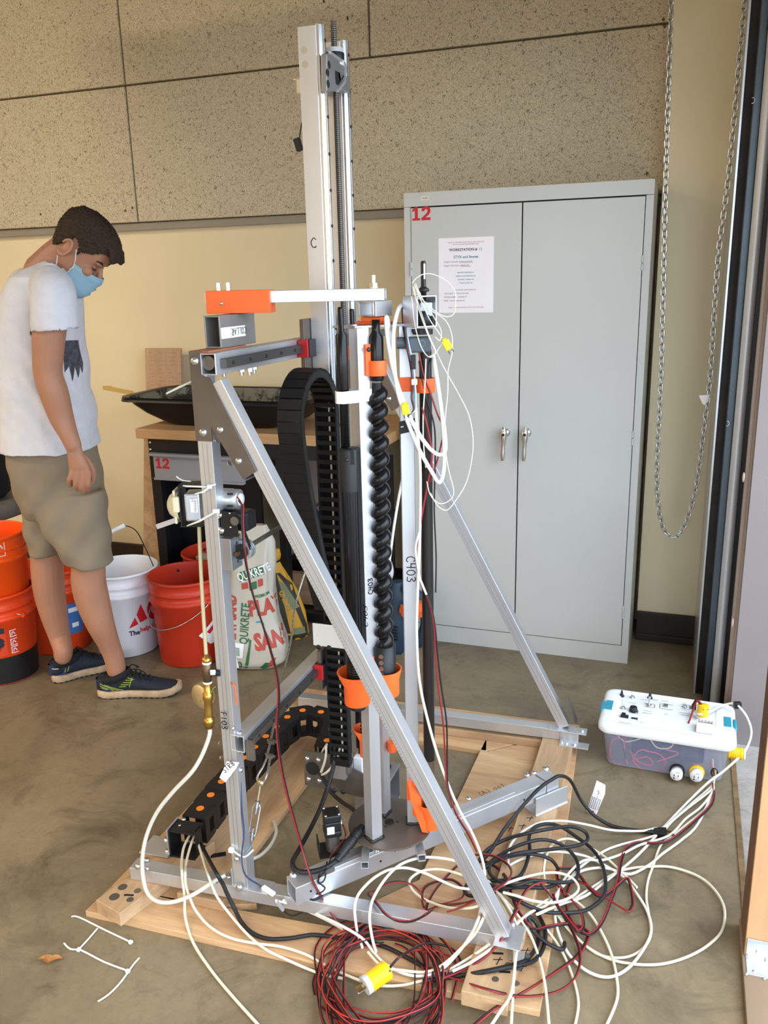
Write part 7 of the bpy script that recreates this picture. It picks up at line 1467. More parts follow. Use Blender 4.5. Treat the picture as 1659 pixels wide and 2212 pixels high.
pb_ = plug_body(pz+V((0, 0, .006)), (0, .05, 1), 'yellow_connector', MT['yellow'], lid, .0175, .036)
for k in (-.006, .008): inst('ps', lambda g: g.cyl((0, 0, 0), (0, 0, .0006), .0018, n=8), MT['gap'], 'screw_hole', pz+V((0, 0, .036))-_f*.0176+_r*k, -_f, lid)
g = G(); g.sweep(spline([pz+V((-.004, .004, .042)), pz+V((-.018, .006, .052)), pz+V((-.026, .004, .03)), lp(1492, 1550, .16), lp(1487, 1562, .151)], 6), .0028, 8); g.obj('red_lead', MT['red_wire'], lid)
g = G(); g.sweep(spline([pz+V((-.006, .002, .042)), pz+V((-.024, .012, .048)), pz+V((-.03, .012, .02)), lp(1500, 1532, .152)], 6), .0028, 8); g.obj('black_lead', MT['blk_wire'], lid)
# receptacles on the front wall
def fw(u, v, off=0):
    n = -bey; return onp(u, v, bp(0, .02-off, 0), n)
for (u, v, m_) in ((1462, 1668, 'black'), (1505, 1671, 'yellow')):
    p = fw(u, v, .012); d = (-bey+V((0, 0, .12))+bex*-.05).normalized()
    g = G(); g.lathe([(.0, -.02), (.021, -.02), (.0225, -.012), (.022, -.002), (.018, 0), (0, 0)], p, d, 24); g.obj('connector_rim', MT[m_], bin_)
    g = G(); g.lathe([(.0, 0), (.0185, 0), (.0185, .020), (.0175, .022), (0, .022)], p, d, 26); rc_ = g.obj('receptacle', MT['white_p'], bin_)
    sx = V((0, 0, 1)).cross(d)*1.0; sx.normalize(); sy = d.cross(sx)
    for a, b, wx, wy in ((-.006, -.002, .0022, .0075), (.006, -.002, .0022, .0065), (-.0065, -.0105, .0045, .004)): g = G(); g.box(p+d*.022+sx*a+sy*b, (wx, wy, .0008), (sx, sy, d)); g.obj('slot', MT['gap'], rc_)
    for a in (.0, .006): g = G(); g.box(p+d*.022+sx*a+sy*.008, (.003, .0025, .0006), (sx, sy, d)); g.obj('print', MT['grey_text'], rc_)
p = fw(1553, 1628, -.03); plug_body(bp(bL-.022, .05, .098), bex, 'side_connector', MT['yellow'], bin_, .018, .045)
g = G(); g.cyl(bp(bL+.023, .05, .098), bp(bL+.028, .05, .098), .018, n=24); g.obj('connector_rim', MT['white_p'], bin_)
# contents seen through the plastic
g = G(); a_ = fw(1400, 1640, -.045); g.box(bp(bL*.52, .12, .07), (.22, .06, .1), (bex, bey, V((0, 0, 1)))); g.obj('circuit_box', MT['bluedark'], bin_, bev=.004)
g = G(); g.box(bp(bL*.68, .05, .088), (.055, .03, .045), (bex, bey, V((0, 0, 1)))); g.obj('circuit_box', MT['bluedark'], bin_, bev=.003)
pw = [([(1345, 1595), (1322, 1600), (1318, 1630), (1330, 1650), (1345, 1650)], 'pinkwire'), ([(1352, 1590), (1348, 1620), (1356, 1652)], 'pinkwire'), ([(1395, 1622), (1425, 1630), (1438, 1648), (1420, 1664), (1388, 1662), (1368, 1642), (1380, 1622), (1400, 1620)], 'pinkwire'), ([(1360, 1620), (1372, 1640), (1395, 1652), (1410, 1650), (1398, 1635), (1375, 1640)], 'pinkwire'), ([(1420, 1645), (1466, 1628), (1440, 1620)], 'pinkwire'), ([(1338, 1585), (1345, 1610), (1352, 1640)], 'blk_wire'), ([(1350, 1600), (1370, 1588), (1400, 1596), (1395, 1612), (1405, 1634)], 'blk_wire'), ([(1405, 1598), (1420, 1615), (1445, 1616), (1455, 1604), (1445, 1594)], 'cream_c'), ([(1335, 1590), (1355, 1602), (1400, 1590)], 'cream_c'), ([(1533, 1645), (1540, 1660), (1543, 1676)], 'pinkwire'), ([(1540, 1640), (1541, 1660), (1545, 1680)], 'white_c')]
for pts, m_ in pw: g = G(); g.sweep(spline([fw(u, v, -.016-.006*(k % 2)) for k, (u, v) in enumerate(pts)], 6), .0021, 6); g.obj('inner_wire', MT[m_], bin_)
g = G(); p = fw(1543, 1668, .004); g.sweep([p-bey*.002+V((.009*math.cos(q), 0, .014*math.sin(q))) for q in np.linspace(0, 2*PI, 16)], .0022, 6); g.obj('cable_port', MT['dark_steel'], bin_)
for k in range(4): g = G(); g.sweep([fw(1538+k*3, 1660, -.008), fw(1540+k*2, 1668, .004), fw(1543+k, 1682, .008)], .0016, 6); g.obj('port_wire', MT[('red_wire', 'blk_wire', 'brass', 'white_c')[k]], bin_)
# ------------------------------------------------------------------ plywood crate at the doorway
cr = thing('plywood_crate', 'plywood crate corner with a galvanised bracket at the doorway', 'crate', (1.5, -1.6, -.012))
cx0 = 1.2672+.02
cx0 = 1.293
def cz(u, v): return None
g = G(); g.bb((1.270, -1.512, .021), (1.95, -1.500, .75)); g.obj('front_panel', MT['crate'], cr, bev=.001)
g = G(); g.bb((1.270, -1.499, .021), (1.288, -1.39, .75)); g.obj('side_panel', M('crate_edge', '#6b4a30', .8, var=.2, vs=12), cr)
g = G(); g.bb((1.266, -2.6, .005), (1.95, -1.39, .0205)); g.obj('base_board', M('weathered_board', '#94806a', .8, var=.2, vs=7, stretch=(1, .15, 1)), cr, bev=.001)
yb = -1.5135
g = G(); g.bb((1.2725, yb-.002, .021), (1.46, yb, .07)); g.bb((1.2725, yb-.055, .0206), (1.46, yb, .0226)); bk = g.obj('angle_bracket', MT['galv'], cr, bev=.001)
for (u, v) in ((1616, 2062), (1636, 2055), (1655, 2072)): bolt(Y(u, v, yb-.002), (0, -1, 0), bk, .0038)
for (u, v) in ((1612, 2104), (1629, 2098), (1651, 2114)): bolt(Z(u, v, .0226), (0, 0, 1), bk, .004)
# ------------------------------------------------------------------ bits on the floor
def tie(name, label, pts, head=None, r=.0022):
    g = G(); P = [Z(u, v, .002+.0008*(k % 2)) for k, (u, v) in enumerate(pts)]; SP = spline(P, 3)
    for a, b in zip(SP, SP[1:]): g.beam(a, b+(b-a).normalized()*.0006, .0042, .0014)
    if head: h = Z(head[0], head[1], .004); g.box(h, (.0085, .008, .006), ((SP[-1]-SP[0]).normalized(), (SP[-1]-SP[0]).normalized().cross(V((0, 0, 1))), V((0, 0, 1))))
    return tag(g.obj(name, MT['strap'], bev=.0003), label, 'cable tie', 'loose nylon ties on the concrete')
tie('cable_tie', 'long loose nylon tie nearest the wooden base corner', [(154, 1980), (170, 1981), (225, 2008), (284, 2036)], (282, 2035))
tie('cable_tie', 'short nylon tie joining the two long ones on the floor', [(211, 2005), (192, 2027), (170, 2051)], (170, 2051))
tie('cable_tie', 'bent nylon tie with its tail curled up on the floor', [(138, 2037), (152, 2050), (176, 2053), (225, 2078), (276, 2097)], (276, 2098))
tie('cable_tie', 'nylon tie pointing towards the frame bottom on the floor', [(301, 2069), (287, 2085), (262, 2120), (236, 2147), (212, 2163)], None)
lf = Z(108, 2073, .004); g = G(); g.loft([[lf+_r*(-.03+t*.06)+_f*(.012*math.sin(PI*t)*s+.004*math.sin(t*9))+V((0, 0, .006*abs(s)*math.sin(PI*t)+.001*math.sin(t*20))) for s in (-1, -.5, 0, .5, 1)] for t in np.linspace(.02, .98, 10)], caps=False, closed=False, smooth=False); tag(g.obj('dry_leaf', MT['leaf']), 'curled brown dry leaf lying on the concrete', 'leaf')
g = G(); a_, b_ = Z(455, 1849, .021), Z(488, 1844, .021); g.beam(a_, b_, .012, .004); tag(g.obj('rubber_strip', MT['rubber']), 'short black rubber strip lying on the plywood', 'strip')
g = G(); a_, b_ = Y(363, 848, -.45), Y(412, 825, -.45); 
# ------------------------------------------------------------------ hoses and ropes on the rig
def tube(name, label, cat, P, r, mat, group=None, n=8, step=5, hold=None):
    g = G(); g.sweep(spline(P, step), r, n); return tag(g.obj(name, mat), label, cat, group)
HY = -1.765
tube('clear_hose', 'milky clear hose looping from the brass valve down to the base', 'hose', [FR(453, 1571, -.012), FR(452, 1590, -.015), FR(436, 1632, -.02), FR(414, 1668, -.03), FR(376, 1708, -.03), FR(342, 1750, -.03), FR(320, 1795, -.03), FR(309, 1840, -.035), Z(308, 1884, .10), Z(317, 1926, .065), Z(340, 1947, .06), Z(375, 1948, .065), Z(418, 1932, .08), Z(460, 1905, .105), Z(487, 1890, .115)], .0052, MT['clear_hose'])
tube('clear_hose', 'short clear hose end curling behind the left post', 'hose', [Z(540, 1858, .09), Z(565, 1846, .08), Z(587, 1822, .07), Z(597, 1795, .05), Z(591, 1775, .022)], .0045, MT['clear_hose'])
tube('feed_tube', 'straight clear feed tube between the pump and the brass valve', 'tube', [FR(430, 1135, .01), FR(436, 1270, -.002), FR(446, 1425, -.012)], .0045, M('old_tube', '#c9bd97', .4, alpha=.9))
tube('clear_tube', 'thin clear tube hanging beside the sand sack behind the post', 'tube', [Y(484, 1240, -1.66), Y(494, 1330, -1.66), Y(503, 1395, -1.66), Y(513, 1442, -1.66)], .0038, M('hazy_tube', '#d9d6cd', .4, alpha=.8))
# wire rope with loop and turnbuckle, bracing the frame
RP = thing('wire_rope_stay', 'steel wire rope stay with a turnbuckle beside the left post', 'wire rope', (.07, -1.7, .09))
w0, w1, w2 = V((.10, -.83, 1.02)), Y(588, 1580, -1.50), Y(578, 1640, -1.60)
def wr(u, v, t): return None
rope = [Y(655, 1248, -.98), Y(628, 1385, -1.2), Y(607, 1480, -1.34), Y(590, 1575, -1.50), Y(577, 1632, -1.58)]
upper = [V((.112, -.79, 1.15)), Y(690, 1090, -.86), rope[0]]
g = G(); g.sweep(spline([V((.135, -.80, 1.12))]+rope, 6), .0032, 8); g.obj('rope', MT['wirerope'], RP)
c_ = Y(565, 1690, -1.64)
g = G(); lp_ = spline([Y(579, 1630, -1.58), Y(569, 1655, -1.61), Y(557, 1676, -1.63), Y(558, 1688, -1.64), Y(570, 1688, -1.64), Y(577, 1672, -1.63), Y(583, 1640, -1.59)], 6); g.sweep(lp_, .003, 8); g.obj('eye_loop', MT['wirerope'], RP)
for (u, v, y) in ((588, 1601, -1.545), (584, 1632, -1.585)): p = Y(u, v, y); g = G(); g.sweep([p+V((-.013, 0, .002)), p+V((.013, -.002, 0))], .0035, 8); g.box(p+V((0, -.003, 0)), (.018, .01, .009)); g.obj('rope_clip', MT['steel'], RP)
t0, t1 = Y(563, 1692, -1.645), Y(537, 1848, -1.70); dT = (t1-t0).normalized(); sT = dT.cross(_f).normalized()
g = G(); g.ell(t0, (.009, .006, .009), 12, 8); g.cyl(t0, t0.lerp(t1, .24), .003); g.obj('eye_bolt', M('zinc_yellow', '#c9bf9a', .3, .8), RP)
ta, tb_ = t0.lerp(t1, .27), t0.lerp(t1, .76)
g = G(); [g.sweep([ta.lerp(tb_, .02)+sT*s*.004, ta.lerp(tb_, .12)+sT*s*.009, ta.lerp(tb_, .88)+sT*s*.009, ta.lerp(tb_, .98)+sT*s*.004], .0024, 8) for s in (-1, 1)]; g.cyl(ta-dT*.004, ta+dT*.012, .0062, n=12); g.cyl(tb_-dT*.012, tb_+dT*.004, .0062, n=12); g.cyl(ta, ta.lerp(tb_, .3), .003); g.cyl(tb_.lerp(ta, .3), tb_, .003); g.obj('turnbuckle_body', MT['zinc'], RP)
g = G(); g.cyl(tb_, t1, .003); g.obj('eye_bolt', MT['zinc'], RP)
g = G(); g.box(t1-V((0, 0, .012)), (.018, .01, .03)); g.obj('tape_wrap', MT['black'], RP)
# tie round the post foot and small wire harness
g = G(); zt2_ = FR(505, 1842, -.02); pts = [zt2_+V((0, 0, .004)), zt2_+V((.03, -.004, -.002)), zt2_+V((.048, .01, .012))]; g.sweep(spline(pts, 5), .0022, 6); g.box(zt2_+V((-.006, 0, .006)), (.012, .009, .01)); tag(g.obj('cable_tie', MT['strap']), 'white nylon tie round the foot of the left post', 'cable tie')
tube('thin_lead', 'thin blue and black lead running down the left post to a connector', 'wire', [FR(519, 1660, .005), FR(522, 1740, -.01), FR(527, 1800, -.02), FR(522, 1850, -.03), FR(530, 1890, -.035), Z(560, 1912, .10), Z(575, 1925, .098)], .002, M('blue_wire', '#33405f', .5))
g = G(); a_, b_ = Z(568, 1916, .10), Z(592, 1932, .10); d_ = (b_-a_).normalized(); g.box((a_+b_)/2, ((b_-a_).length, .012, .008), (d_, d_.cross(V((0, 0, 1))), V((0, 0, 1)))); tag(g.obj('wire_connector', MT['white_p'], bev=.0015), 'white wire connector lying on the front base rail', 'connector')
# zip ties poking from the back of the gusset
g = G(); g.sweep([FR(415, 824, .03), FR(388, 836, .03), FR(360, 850, .03)], [.002, .0026, .0022], 6); tag(g.obj('cable_tie', MT['strap']), 'white nylon tie tail poking left from the top gusset', 'cable tie')
g = G(); g.sweep([FR(412, 1040, .03), FR(395, 1038, .03), FR(385, 1033, .03), FR(381, 1029, .03)], .0018, 6); tag(g.obj('cable_tie', MT['strap']), 'white nylon tie tail over the grey drawer by the pump', 'cable tie')
g = G(); g.sweep(spline([FR(508, 1478, .0), FR(503, 1475, -.02), FR(508, 1490, -.02), FR(511, 1522, -.02)], 4), .002, 6); tag(g.obj('orange_strand', MT['orange']), 'thin orange plastic strand hanging from the left post', 'strand')
# ------------------------------------------------------------------ cables on the floor
def gh(x, y):
    h = 0
    if y > -1.835+.045*(x-.2) and -.27 < x < .86 and y < -.6:
        inner = (x > .05 and x < .43 and -1.70 < y < -.83) or (x >= .40 and x < .47 and -1.66 < y < -.84)
        if not inner: h = .018
    if .693 < x < .80 and -1.84 < y < -.70: h = .056
    if -.2 < x < .78 and abs(y-(-1.73+.06*x)) < .024: h = max(h, .093)
    dB_ = abs((x-.258)*dB.y-(y+1.745)*dB.x)
    if dB_ < .03 and .25 < x < .80 and y < -1.1: h = max(h, .148)
    return h
def drape(px, r, lift=0):
    out = []
    for p in px:
        u, v = p[0], p[1]
        if len(p) > 2 and p[2] == 'f': out.append([u, v, FR(u, v, -.033).z, True]); continue
        if len(p) > 2: out.append([u, v, p[2], True]); continue
        z = r+lift
        for _ in range(6): q = Z(u, v, z); z = .5*z+.5*(gh(q.x, q.y)+r+lift)
        out.append([u, v, z, False])
    zs = [o[2] for o in out]
    for _ in range(2): zs = [zs[i] if out[i][3] else max(zs[i]*.5+.25*(zs[max(0, i-1)]+zs[min(len(zs)-1, i+1)]), min(zs[i], 9)) for i in range(len(zs))]
    return [Z(o[0], o[1], z) for o, z in zip(out, zs)]
def cable(name, label, px, r=.0033, mat='white_c', lift=0, group=None, cat='cable', step=6, pair=None):
    P = spline(drape(px, r, lift), step)
    g = G()
    if not pair: g.sweep(P, r, 8); return tag(g.obj(name, MT[mat]), label, cat, group)
    side = []
    for i in range(len(P)):
        d = (P[min(i+1, len(P)-1)]-P[max(0, i-1)]); s = d.cross(V((0, 0, 1))); s = s.normalized() if s.length > 1e-6 else V((1, 0, 0)); tw = math.sin(i*.11+len(P))*1.0
        side.append((s*math.cos(tw)+V((0, 0, 1))*abs(math.sin(tw))*.6)*r*.95)
    t = thing(name, label, cat, P[0], group)
    for sg, m_, nm in ((1, pair[0], 'red_conductor'), (-1, pair[1], 'black_conductor')):
        g = G(); g.sweep([p+s*sg for p, s in zip(P, side)], r, 6); g.obj(nm, MT[m_], t)
    return t
RB = ('red_wire', 'blk_wire')
c7 = lambda pts: [(1000+p[0]/2.765, 1700+p[1]/2.765)+tuple(p[2:]) for p in pts]
c6 = lambda pts: [(620+p[0]/3.318, 1840+p[1]/3.318)+tuple(p[2:]) for p in pts]
c5 = lambda pts: [(100+p[0]/2.9625, 1800+p[1]/2.9625)+tuple(p[2:]) for p in pts]
c1 = lambda pts: [(260+p[0]/3.318, 1380+p[1]/3.318)+tuple(p[2:]) for p in pts]
GW = 'white cables tangled on the floor'
port = [(1543, 1678, .045), (1541, 1692, .02)]
cable('white_cable', 'white cable bowing widest to the right across bare concrete', port+c7([(1490, 20), (1440, 130), (1330, 260), (1240, 380), (1150, 440), (1130, 475), (1250, 480), (1400, 530), (1500, 610), (1560, 720), (1550, 850), (1470, 940), (1350, 1010), (1200, 1055), (1050, 1060), (900, 1035), (780, 980), (690, 910), (600, 800), (530, 680), (490, 560), (485, 470), (510, 380), (560, 325), (640, 310), (740, 350), (850, 420), (950, 510), (1040, 600)]), .0032, 'cream_c', .004, GW) if False else None
cable('cream_cable', 'cream cable bowing widest to the right across bare concrete', c7([(500, 700), (620, 690), (740, 620), (900, 520), (1000, 487), (1130, 475), (1250, 480), (1400, 530), (1500, 610), (1560, 720), (1550, 850), (1470, 940), (1350, 1010), (1200, 1055), (1050, 1060), (900, 1035), (780, 980), (690, 910), (600, 800), (530, 680), (490, 560), (485, 470), (510, 380), (560, 325), (640, 310), (740, 350), (850, 420), (950, 510), (1040, 600)]), .0033, 'cream_c', .004, GW)
cable('white_cable', 'white cable from the bin sweeping in the lowest big loop', port+c7([(1485, 40), (1400, 225), (1300, 320), (1190, 400), (1120, 460), (1020, 515), (960, 515), (880, 490), (800, 483), (700, 505), (620, 565), (570, 640), (550, 760), (570, 870), (620, 980), (700, 1070), (800, 1125), (900, 1130), (1000, 1070), (1090, 950), (1125, 850), (1100, 740), (1040, 640), (960, 540), (850, 470), (750, 420), (650, 395), (540, 385), (440, 400), (330, 440), (220, 500)]), .0035, 'white_c', .006, GW)
cable('white_cable', 'white cable leaving the bin and crossing the plug to the tangle', port+c7([(1480, 20), (1350, 120), (1200, 240), (1150, 247), (1075, 262), (960, 262), (870, 255), (740, 225), (600, 203), (480, 210), (400, 240), (330, 290), (280, 360), (270, 470)]), .0033, 'white_c', .010, GW)
cable('white_cable', 'white cable running from the bin under the black plug', port+c7([(1470, 10), (1330, 130), (1240, 215), (1180, 275), (1075, 312), (960, 340), (870, 370), (800, 410), (700, 480), (600, 590), (540, 650), (480, 690), (370, 770), (270, 850), (130, 960), (0, 1045), (-150, 1130)]), .0034, 'white_c', .003, GW)
cable('white_cable', 'white cable from the bin swinging below the second red loop', port+c7([(1490, 30), (1420, 120), (1330, 190), (1230, 290), (1060, 345), (950, 400), (830, 437), (720, 440), (620, 530), (560, 640), (500, 705), (420, 740), (340, 800), (200, 940), (60, 1040), (-60, 1100)]), .0033, 'white_c', .012, GW)
cable('cream_cable', 'cream cable from the bin dropping straight to the double curve', port+c7([(1495, 60), (1450, 130), (1340, 220), (1240, 300), (1180, 350), (1140, 460), (1105, 560), (1095, 660), (1110, 760), (1122, 880), (1080, 960), (1000, 1010), (900, 1020), (800, 995), (700, 920), (620, 840), (560, 760)]), .0032, 'cream_c', .002, GW)
cable('cream_cable', 'cream cable loop lying flattest in the middle of the tangle', c7([(215, 590), (350, 545), (480, 515), (580, 515), (660, 550), (690, 610), (640, 660), (540, 690), (420, 680), (320, 650), (240, 630)]), .0034, 'cream_c', .03, GW)
cable('white_cable', 'white cable falling from the probe tube to the tangle', [(905, 1480, 0), ] if False else c7([(150, 560), (260, 700), (310, 800), (325, 900), (312, 1050), (290, 1230), (230, 1330), (165, 1430)]), .0033, 'white_c', .02, GW)
cable('cream_cable', 'cream cable arcing off the base to the frame bottom', c7([(220, 640), (330, 770), (400, 880), (450, 1010), (490, 1180), (515, 1430)]), .0033, 'cream_c', .012, GW)
cable('cream_cable', 'cream cable ending at the frame bottom beside the coil', c7([(160, 575), (250, 740), (300, 860), (308, 1000), (300, 1200), (288, 1430)]), .0033, 'cream_c', .006, GW)
cable('cream_cable', 'cream cable curving out right of the wooden base', c7([(470, 800), (500, 850), (560, 930), (620, 1040), (670, 1180), (690, 1300), (668, 1430)]), .0031, 'cream_c', .004, GW)
cable('cream_cable', 'cream cable arcing over bare concrete to the frame bottom', c7([(560, 600), (660, 670), (760, 760), (840, 890), (890, 1010), (920, 1150), (920, 1270), (855, 1430)]), .0033, 'cream_c', .006, GW)
cable('white_cable', 'white cable standing in the outer tall arch in front of the bar', c6([(540, 690), (525, 640), (505, 580, 'f'), (492, 500, 'f'), (485, 420, .105), (495, 345, .12), (530, 280, .13), (620, 190, .14), (730, 130, .14), (850, 115, .13), (980, 150, .12), (1100, 205, .10), (1220, 255, .09), (1340, 270, .09)]), .0034, 'white_c', .01, GW)
cable('white_cable', 'white cable standing in the inner tall arch in front of the bar', c6([(640, 720), (618, 650), (602, 570, 'f'), (592, 490, 'f'), (596, 420, .105), (620, 330, .12), (700, 200, .14), (800, 100, .15), (920, 50, .15), (1050, 40, .13), (1230, 75, .11), (1320, 180, .10), (1440, 230, .09)]), .0034, 'white_c', .01, GW)
cable('cream_cable', 'cream cable turning in a low loop behind the front brace', c6([(1340, 215, .1), (1290, 180, .1), (1150, 135, .09), (1050, 125, .09), (950, 145, .09), (880, 200, .08), (890, 260, .06), (950, 320, .05), (1050, 370, .05), (1180, 405, .07), (1300, 405, .09), (1390, 380, .1), (1450, 330, .1)]), .0034, 'cream_c', .01, GW)
cable('white_cable', 'white cable running along the plywood into the red coil', c6([(-25, 350, .09), (0, 362, .07), (150, 420, .05), (330, 500), (480, 580), (560, 640), (620, 720), (700, 800), (830, 870), (960, 890), (1100, 850), (1230, 720), (1320, 590, 'f'), (1368, 490, 'f'), (1385, 420, .105), (1390, 360, .11)]), .0033, 'white_c', .006, GW)
cable('cream_cable', 'cream cable rising beside the brace from the coil', c6([(580, 720), (680, 820), (830, 850), (1000, 860), (1130, 800), (1260, 680), (1345, 590, 'f'), (1395, 500, 'f'), (1418, 425, .105), (1425, 330, .11)]), .0033, 'cream_c', .012, GW)
cable('white_cable', 'white cable leaving the carrier and crossing the front plywood', c5([(950, 10, .10), (920, 90, .10), (892, 200, .105), (889, 260, 'f'), (893, 330, 'f'), (918, 410), (960, 500), (1050, 600), (1180, 670), (1340, 705), (1500, 725), (1659, 775), (1800, 850), (1950, 920), (2100, 970), (2250, 975), (2400, 945), (2600, 880)]), .0033, 'cream_c', .004, GW)
cable('white_cable', 'white cable from the carrier curving over the edge to the frame bottom', c5([(918, 10, .10), (880, 90, .10), (866, 180, .105), (868, 250, 'f'), (874, 320, 'f'), (885, 400), (890, 540), (940, 700), (1050, 870), (1180, 1030), (1365, 1235)]), .0034, 'cream_c', .002, GW)
cable('cream_cable', 'cream cable from the carrier running lower across the plywood', c5([(970, 60, .085), (1010, 190, .10), (1038, 275, 'f'), (1065, 345, 'f'), (1092, 405), (1160, 500), (1280, 640), (1400, 740), (1520, 800), (1659, 862), (1780, 905), (1900, 930)]), .0033, 'cream_c', .006, GW)
# black power cords
cable('power_cord', 'thick black cord leaving the carrier along the front plywood', c5([(985, 60, .08), (1036, 160, .10), (1085, 250, 'f'), (1130, 325, 'f'), (1152, 375, 'f'), (1176, 425, 'f'), (1205, 485), (1250, 570), (1320, 640), (1420, 675), (1550, 672), (1659, 655), (1720, 650), (1860, 665)]), .005, 'black_cord', .002, None, 'cord')
cable('power_cord', 'black cord passing under the coil across the front plywood', c6([(330, 615), (500, 630), (700, 680), (900, 780), (1050, 860), (1230, 885), (1400, 860), (1659, 800), (1750, 740), (1800, 640), (1790, 520), (1720, 450)]), .0048, 'black_cord', .001, None, 'cord')
cord = thing('plug_cord', 'black extension cord with a grounded plug ending on the concrete', 'cord', Z(1420, 1797, .01))
P = drape([(1010, 1872, .05), (1050, 1850, .05), (1090, 1790, .08), (1130, 1740, .12), (1165, 1703, .155), (1192, 1684, .17), (1210, 1676, .172), (1232, 1686, .13), (1255, 1728, .06), (1282, 1760), (1315, 1781), (1348, 1790), (1387, 1795)], .0048, .001)
g = G(); g.sweep(spline(P, 7), .0048, 10); g.obj('cord', MT['black_cord'], cord)
pa, pb2 = Z(1386, 1795, .009), Z(1452, 1802, .011); dP = (pb2-pa).normalized(); sP = V((-dP.y, dP.x, 0)); Lp = (pb2-pa).length
g = G(); g.lathe([(.0055, 0), (.007, .012), (.005, .014), (.007, .018), (.005, .021), (.0075, .026), (.006, .029), (.0085, .035)], pa, dP, 12)
for t0_, w0_, t1_, w1_ in ((.033, .016, .05, .03), (.05, .03, .066, .034)): g.loft([[pa+dP*t+sP*sx*w_/2+V((0, 0, sz*.009)) for sx, sz in ((-1, -1), (1, -1), (1, 1), (-1, 1))] for t, w_ in ((t0_, w0_), (t1_, w1_))], smooth=False)
g.obj('plug_body', MT['black'], cord, bev=.001)
for o_, L_, m_ in ((-.008, .02, 'brass'), (.006, .02, 'brass')): g = G(); g.box(pa+dP*(.066+L_/2)+sP*o_+V((0, 0, .003)), (L_, .0018, .007), (dP, sP, V((0, 0, 1)))); g.obj('blade', MT[m_], cord)
g = G(); g.cyl(pa+dP*.066+V((0, 0, -.005)), pa+dP*.09+V((0, 0, -.005)), .0025); g.obj('ground_pin', MT['brass'], cord)
g = G(); q_ = Z(1268, 1752, .02)
tgp = [Z(1268, 1752, .012), Z(1288, 1760, .012), Y(1307, 1715, Z(1288, 1760, .012).y+.02), Y(1308, 1696, Z(1288, 1760, .012).y+.03), Y(1289, 1686, Z(1288, 1760, .012).y+.03)]
n_ = V((0, .0006, 0)); g = G(); g.add(tgp+[p+n_ for p in tgp], [(0, 1, 2, 3, 4), (9, 8, 7, 6, 5)]+[(k, (k+1) % 5, 5+(k+1) % 5, 5+k) for k in range(5)]); wt_ = g.obj('warning_tag', MT['paper'], cord)
ax_ = (tgp[1]-tgp[0]).normalized(); ay_ = (tgp[4]-tgp[0]); ay_ = (ay_-ax_*ay_.dot(ax_)).normalized(); nn_ = ax_.cross(ay_); up4 = (tgp[4]-tgp[0])
g = G()
for row in range(9):
    c_ = tgp[0].lerp(tgp[4], .16+row*.042).lerp(tgp[1].lerp(tgp[2], .16+row*.042), .12)
    for k in range(5): a_ = c_+ax_*k*.006+nn_*.0008; g.box(a_, (.004, .0018, .0003), (ax_, ay_, nn_))
g.obj('print', MT['dark_text'], wt_)['kind'] = 'stuff'
for f in (.58, .74): c_ = tgp[0].lerp(tgp[4], f).lerp(tgp[1].lerp(tgp[2], f), .35)+nn_*.0008; g = G(); g.lathe([(.0045, 0), (.0058, .0003), (.0068, 0)], c_, nn_, 16); g.box(c_, (.008, .0012, .0003), (ax_+ay_, ay_-ax_, nn_)); g.obj('symbol', MT['red'], wt_)
g = G(); c_ = tgp[0].lerp(tgp[1], .6)+ay_*.004+nn_*.0009; g.cyl(c_, c_+nn_*.0004, .004, n=14); g.obj('red_dot', MT['red'], wt_)
g = G(); p_ = Z(1270, 1752, .007); g.lathe([(.0056, -.002), (.006, 0), (.0056, .002)], p_, (Z(1282, 1760, .007)-p_).normalized(), 12); g.obj('clear_band', MT['galv'], cord)
GB = 'black cord coils on the base'
cable('power_cord', 'black cord coiled in the upper flat loops behind the brace', c7([(60, 520), (130, 390), (250, 315), (380, 278), (520, 250), (650, 237), (730, 270), (742, 318), (680, 350), (560, 368), (430, 382), (300, 402), (190, 440), (100, 520), (150, 560)]), .0048, 'black_cord', .03, GB, 'cord')
cable('power_cord', 'black cord coiled in the widest loop reaching bare concrete', c7([(150, 560), (330, 540), (395, 400), (395, 300), (430, 240), (510, 220), (590, 240), (680, 300), (770, 370), (830, 460), (852, 560), (840, 650), (780, 710), (700, 745), (560, 752), (470, 740), (350, 690), (200, 600), (60, 560), (15, 610), (60, 650), (300, 600), (500, 600), (580, 560)]), .0048, 'black_cord', .014, GB, 'cord')
cable('power_cord', 'black cord drooping over the right edge of the base', c7([(390, 780), (420, 860), (500, 930), (590, 970), (608, 930)]), .0048, 'black_cord', .012, GB, 'cord')
cable('power_cord', 'black cord running from the tangle across the front timber', c7([(440, 745), (490, 850), (480, 960), (420, 1040), (300, 1070), (150, 1100), (0, 1125), (-100, 1140), (-240, 1160)]), .005, 'black_cord', .004, GB, 'cord')
cable('power_cord', 'black cord bunched tightly at the foot of the brace', c7([(140, 470), (200, 420), (330, 350), (470, 315), (590, 345), (670, 420), (690, 500), (660, 560), (560, 570), (420, 560), (300, 590), (180, 540), (160, 470), (260, 420), (400, 400), (520, 430), (570, 490)]), .0046, 'black_cord', .022, GB, 'cord')
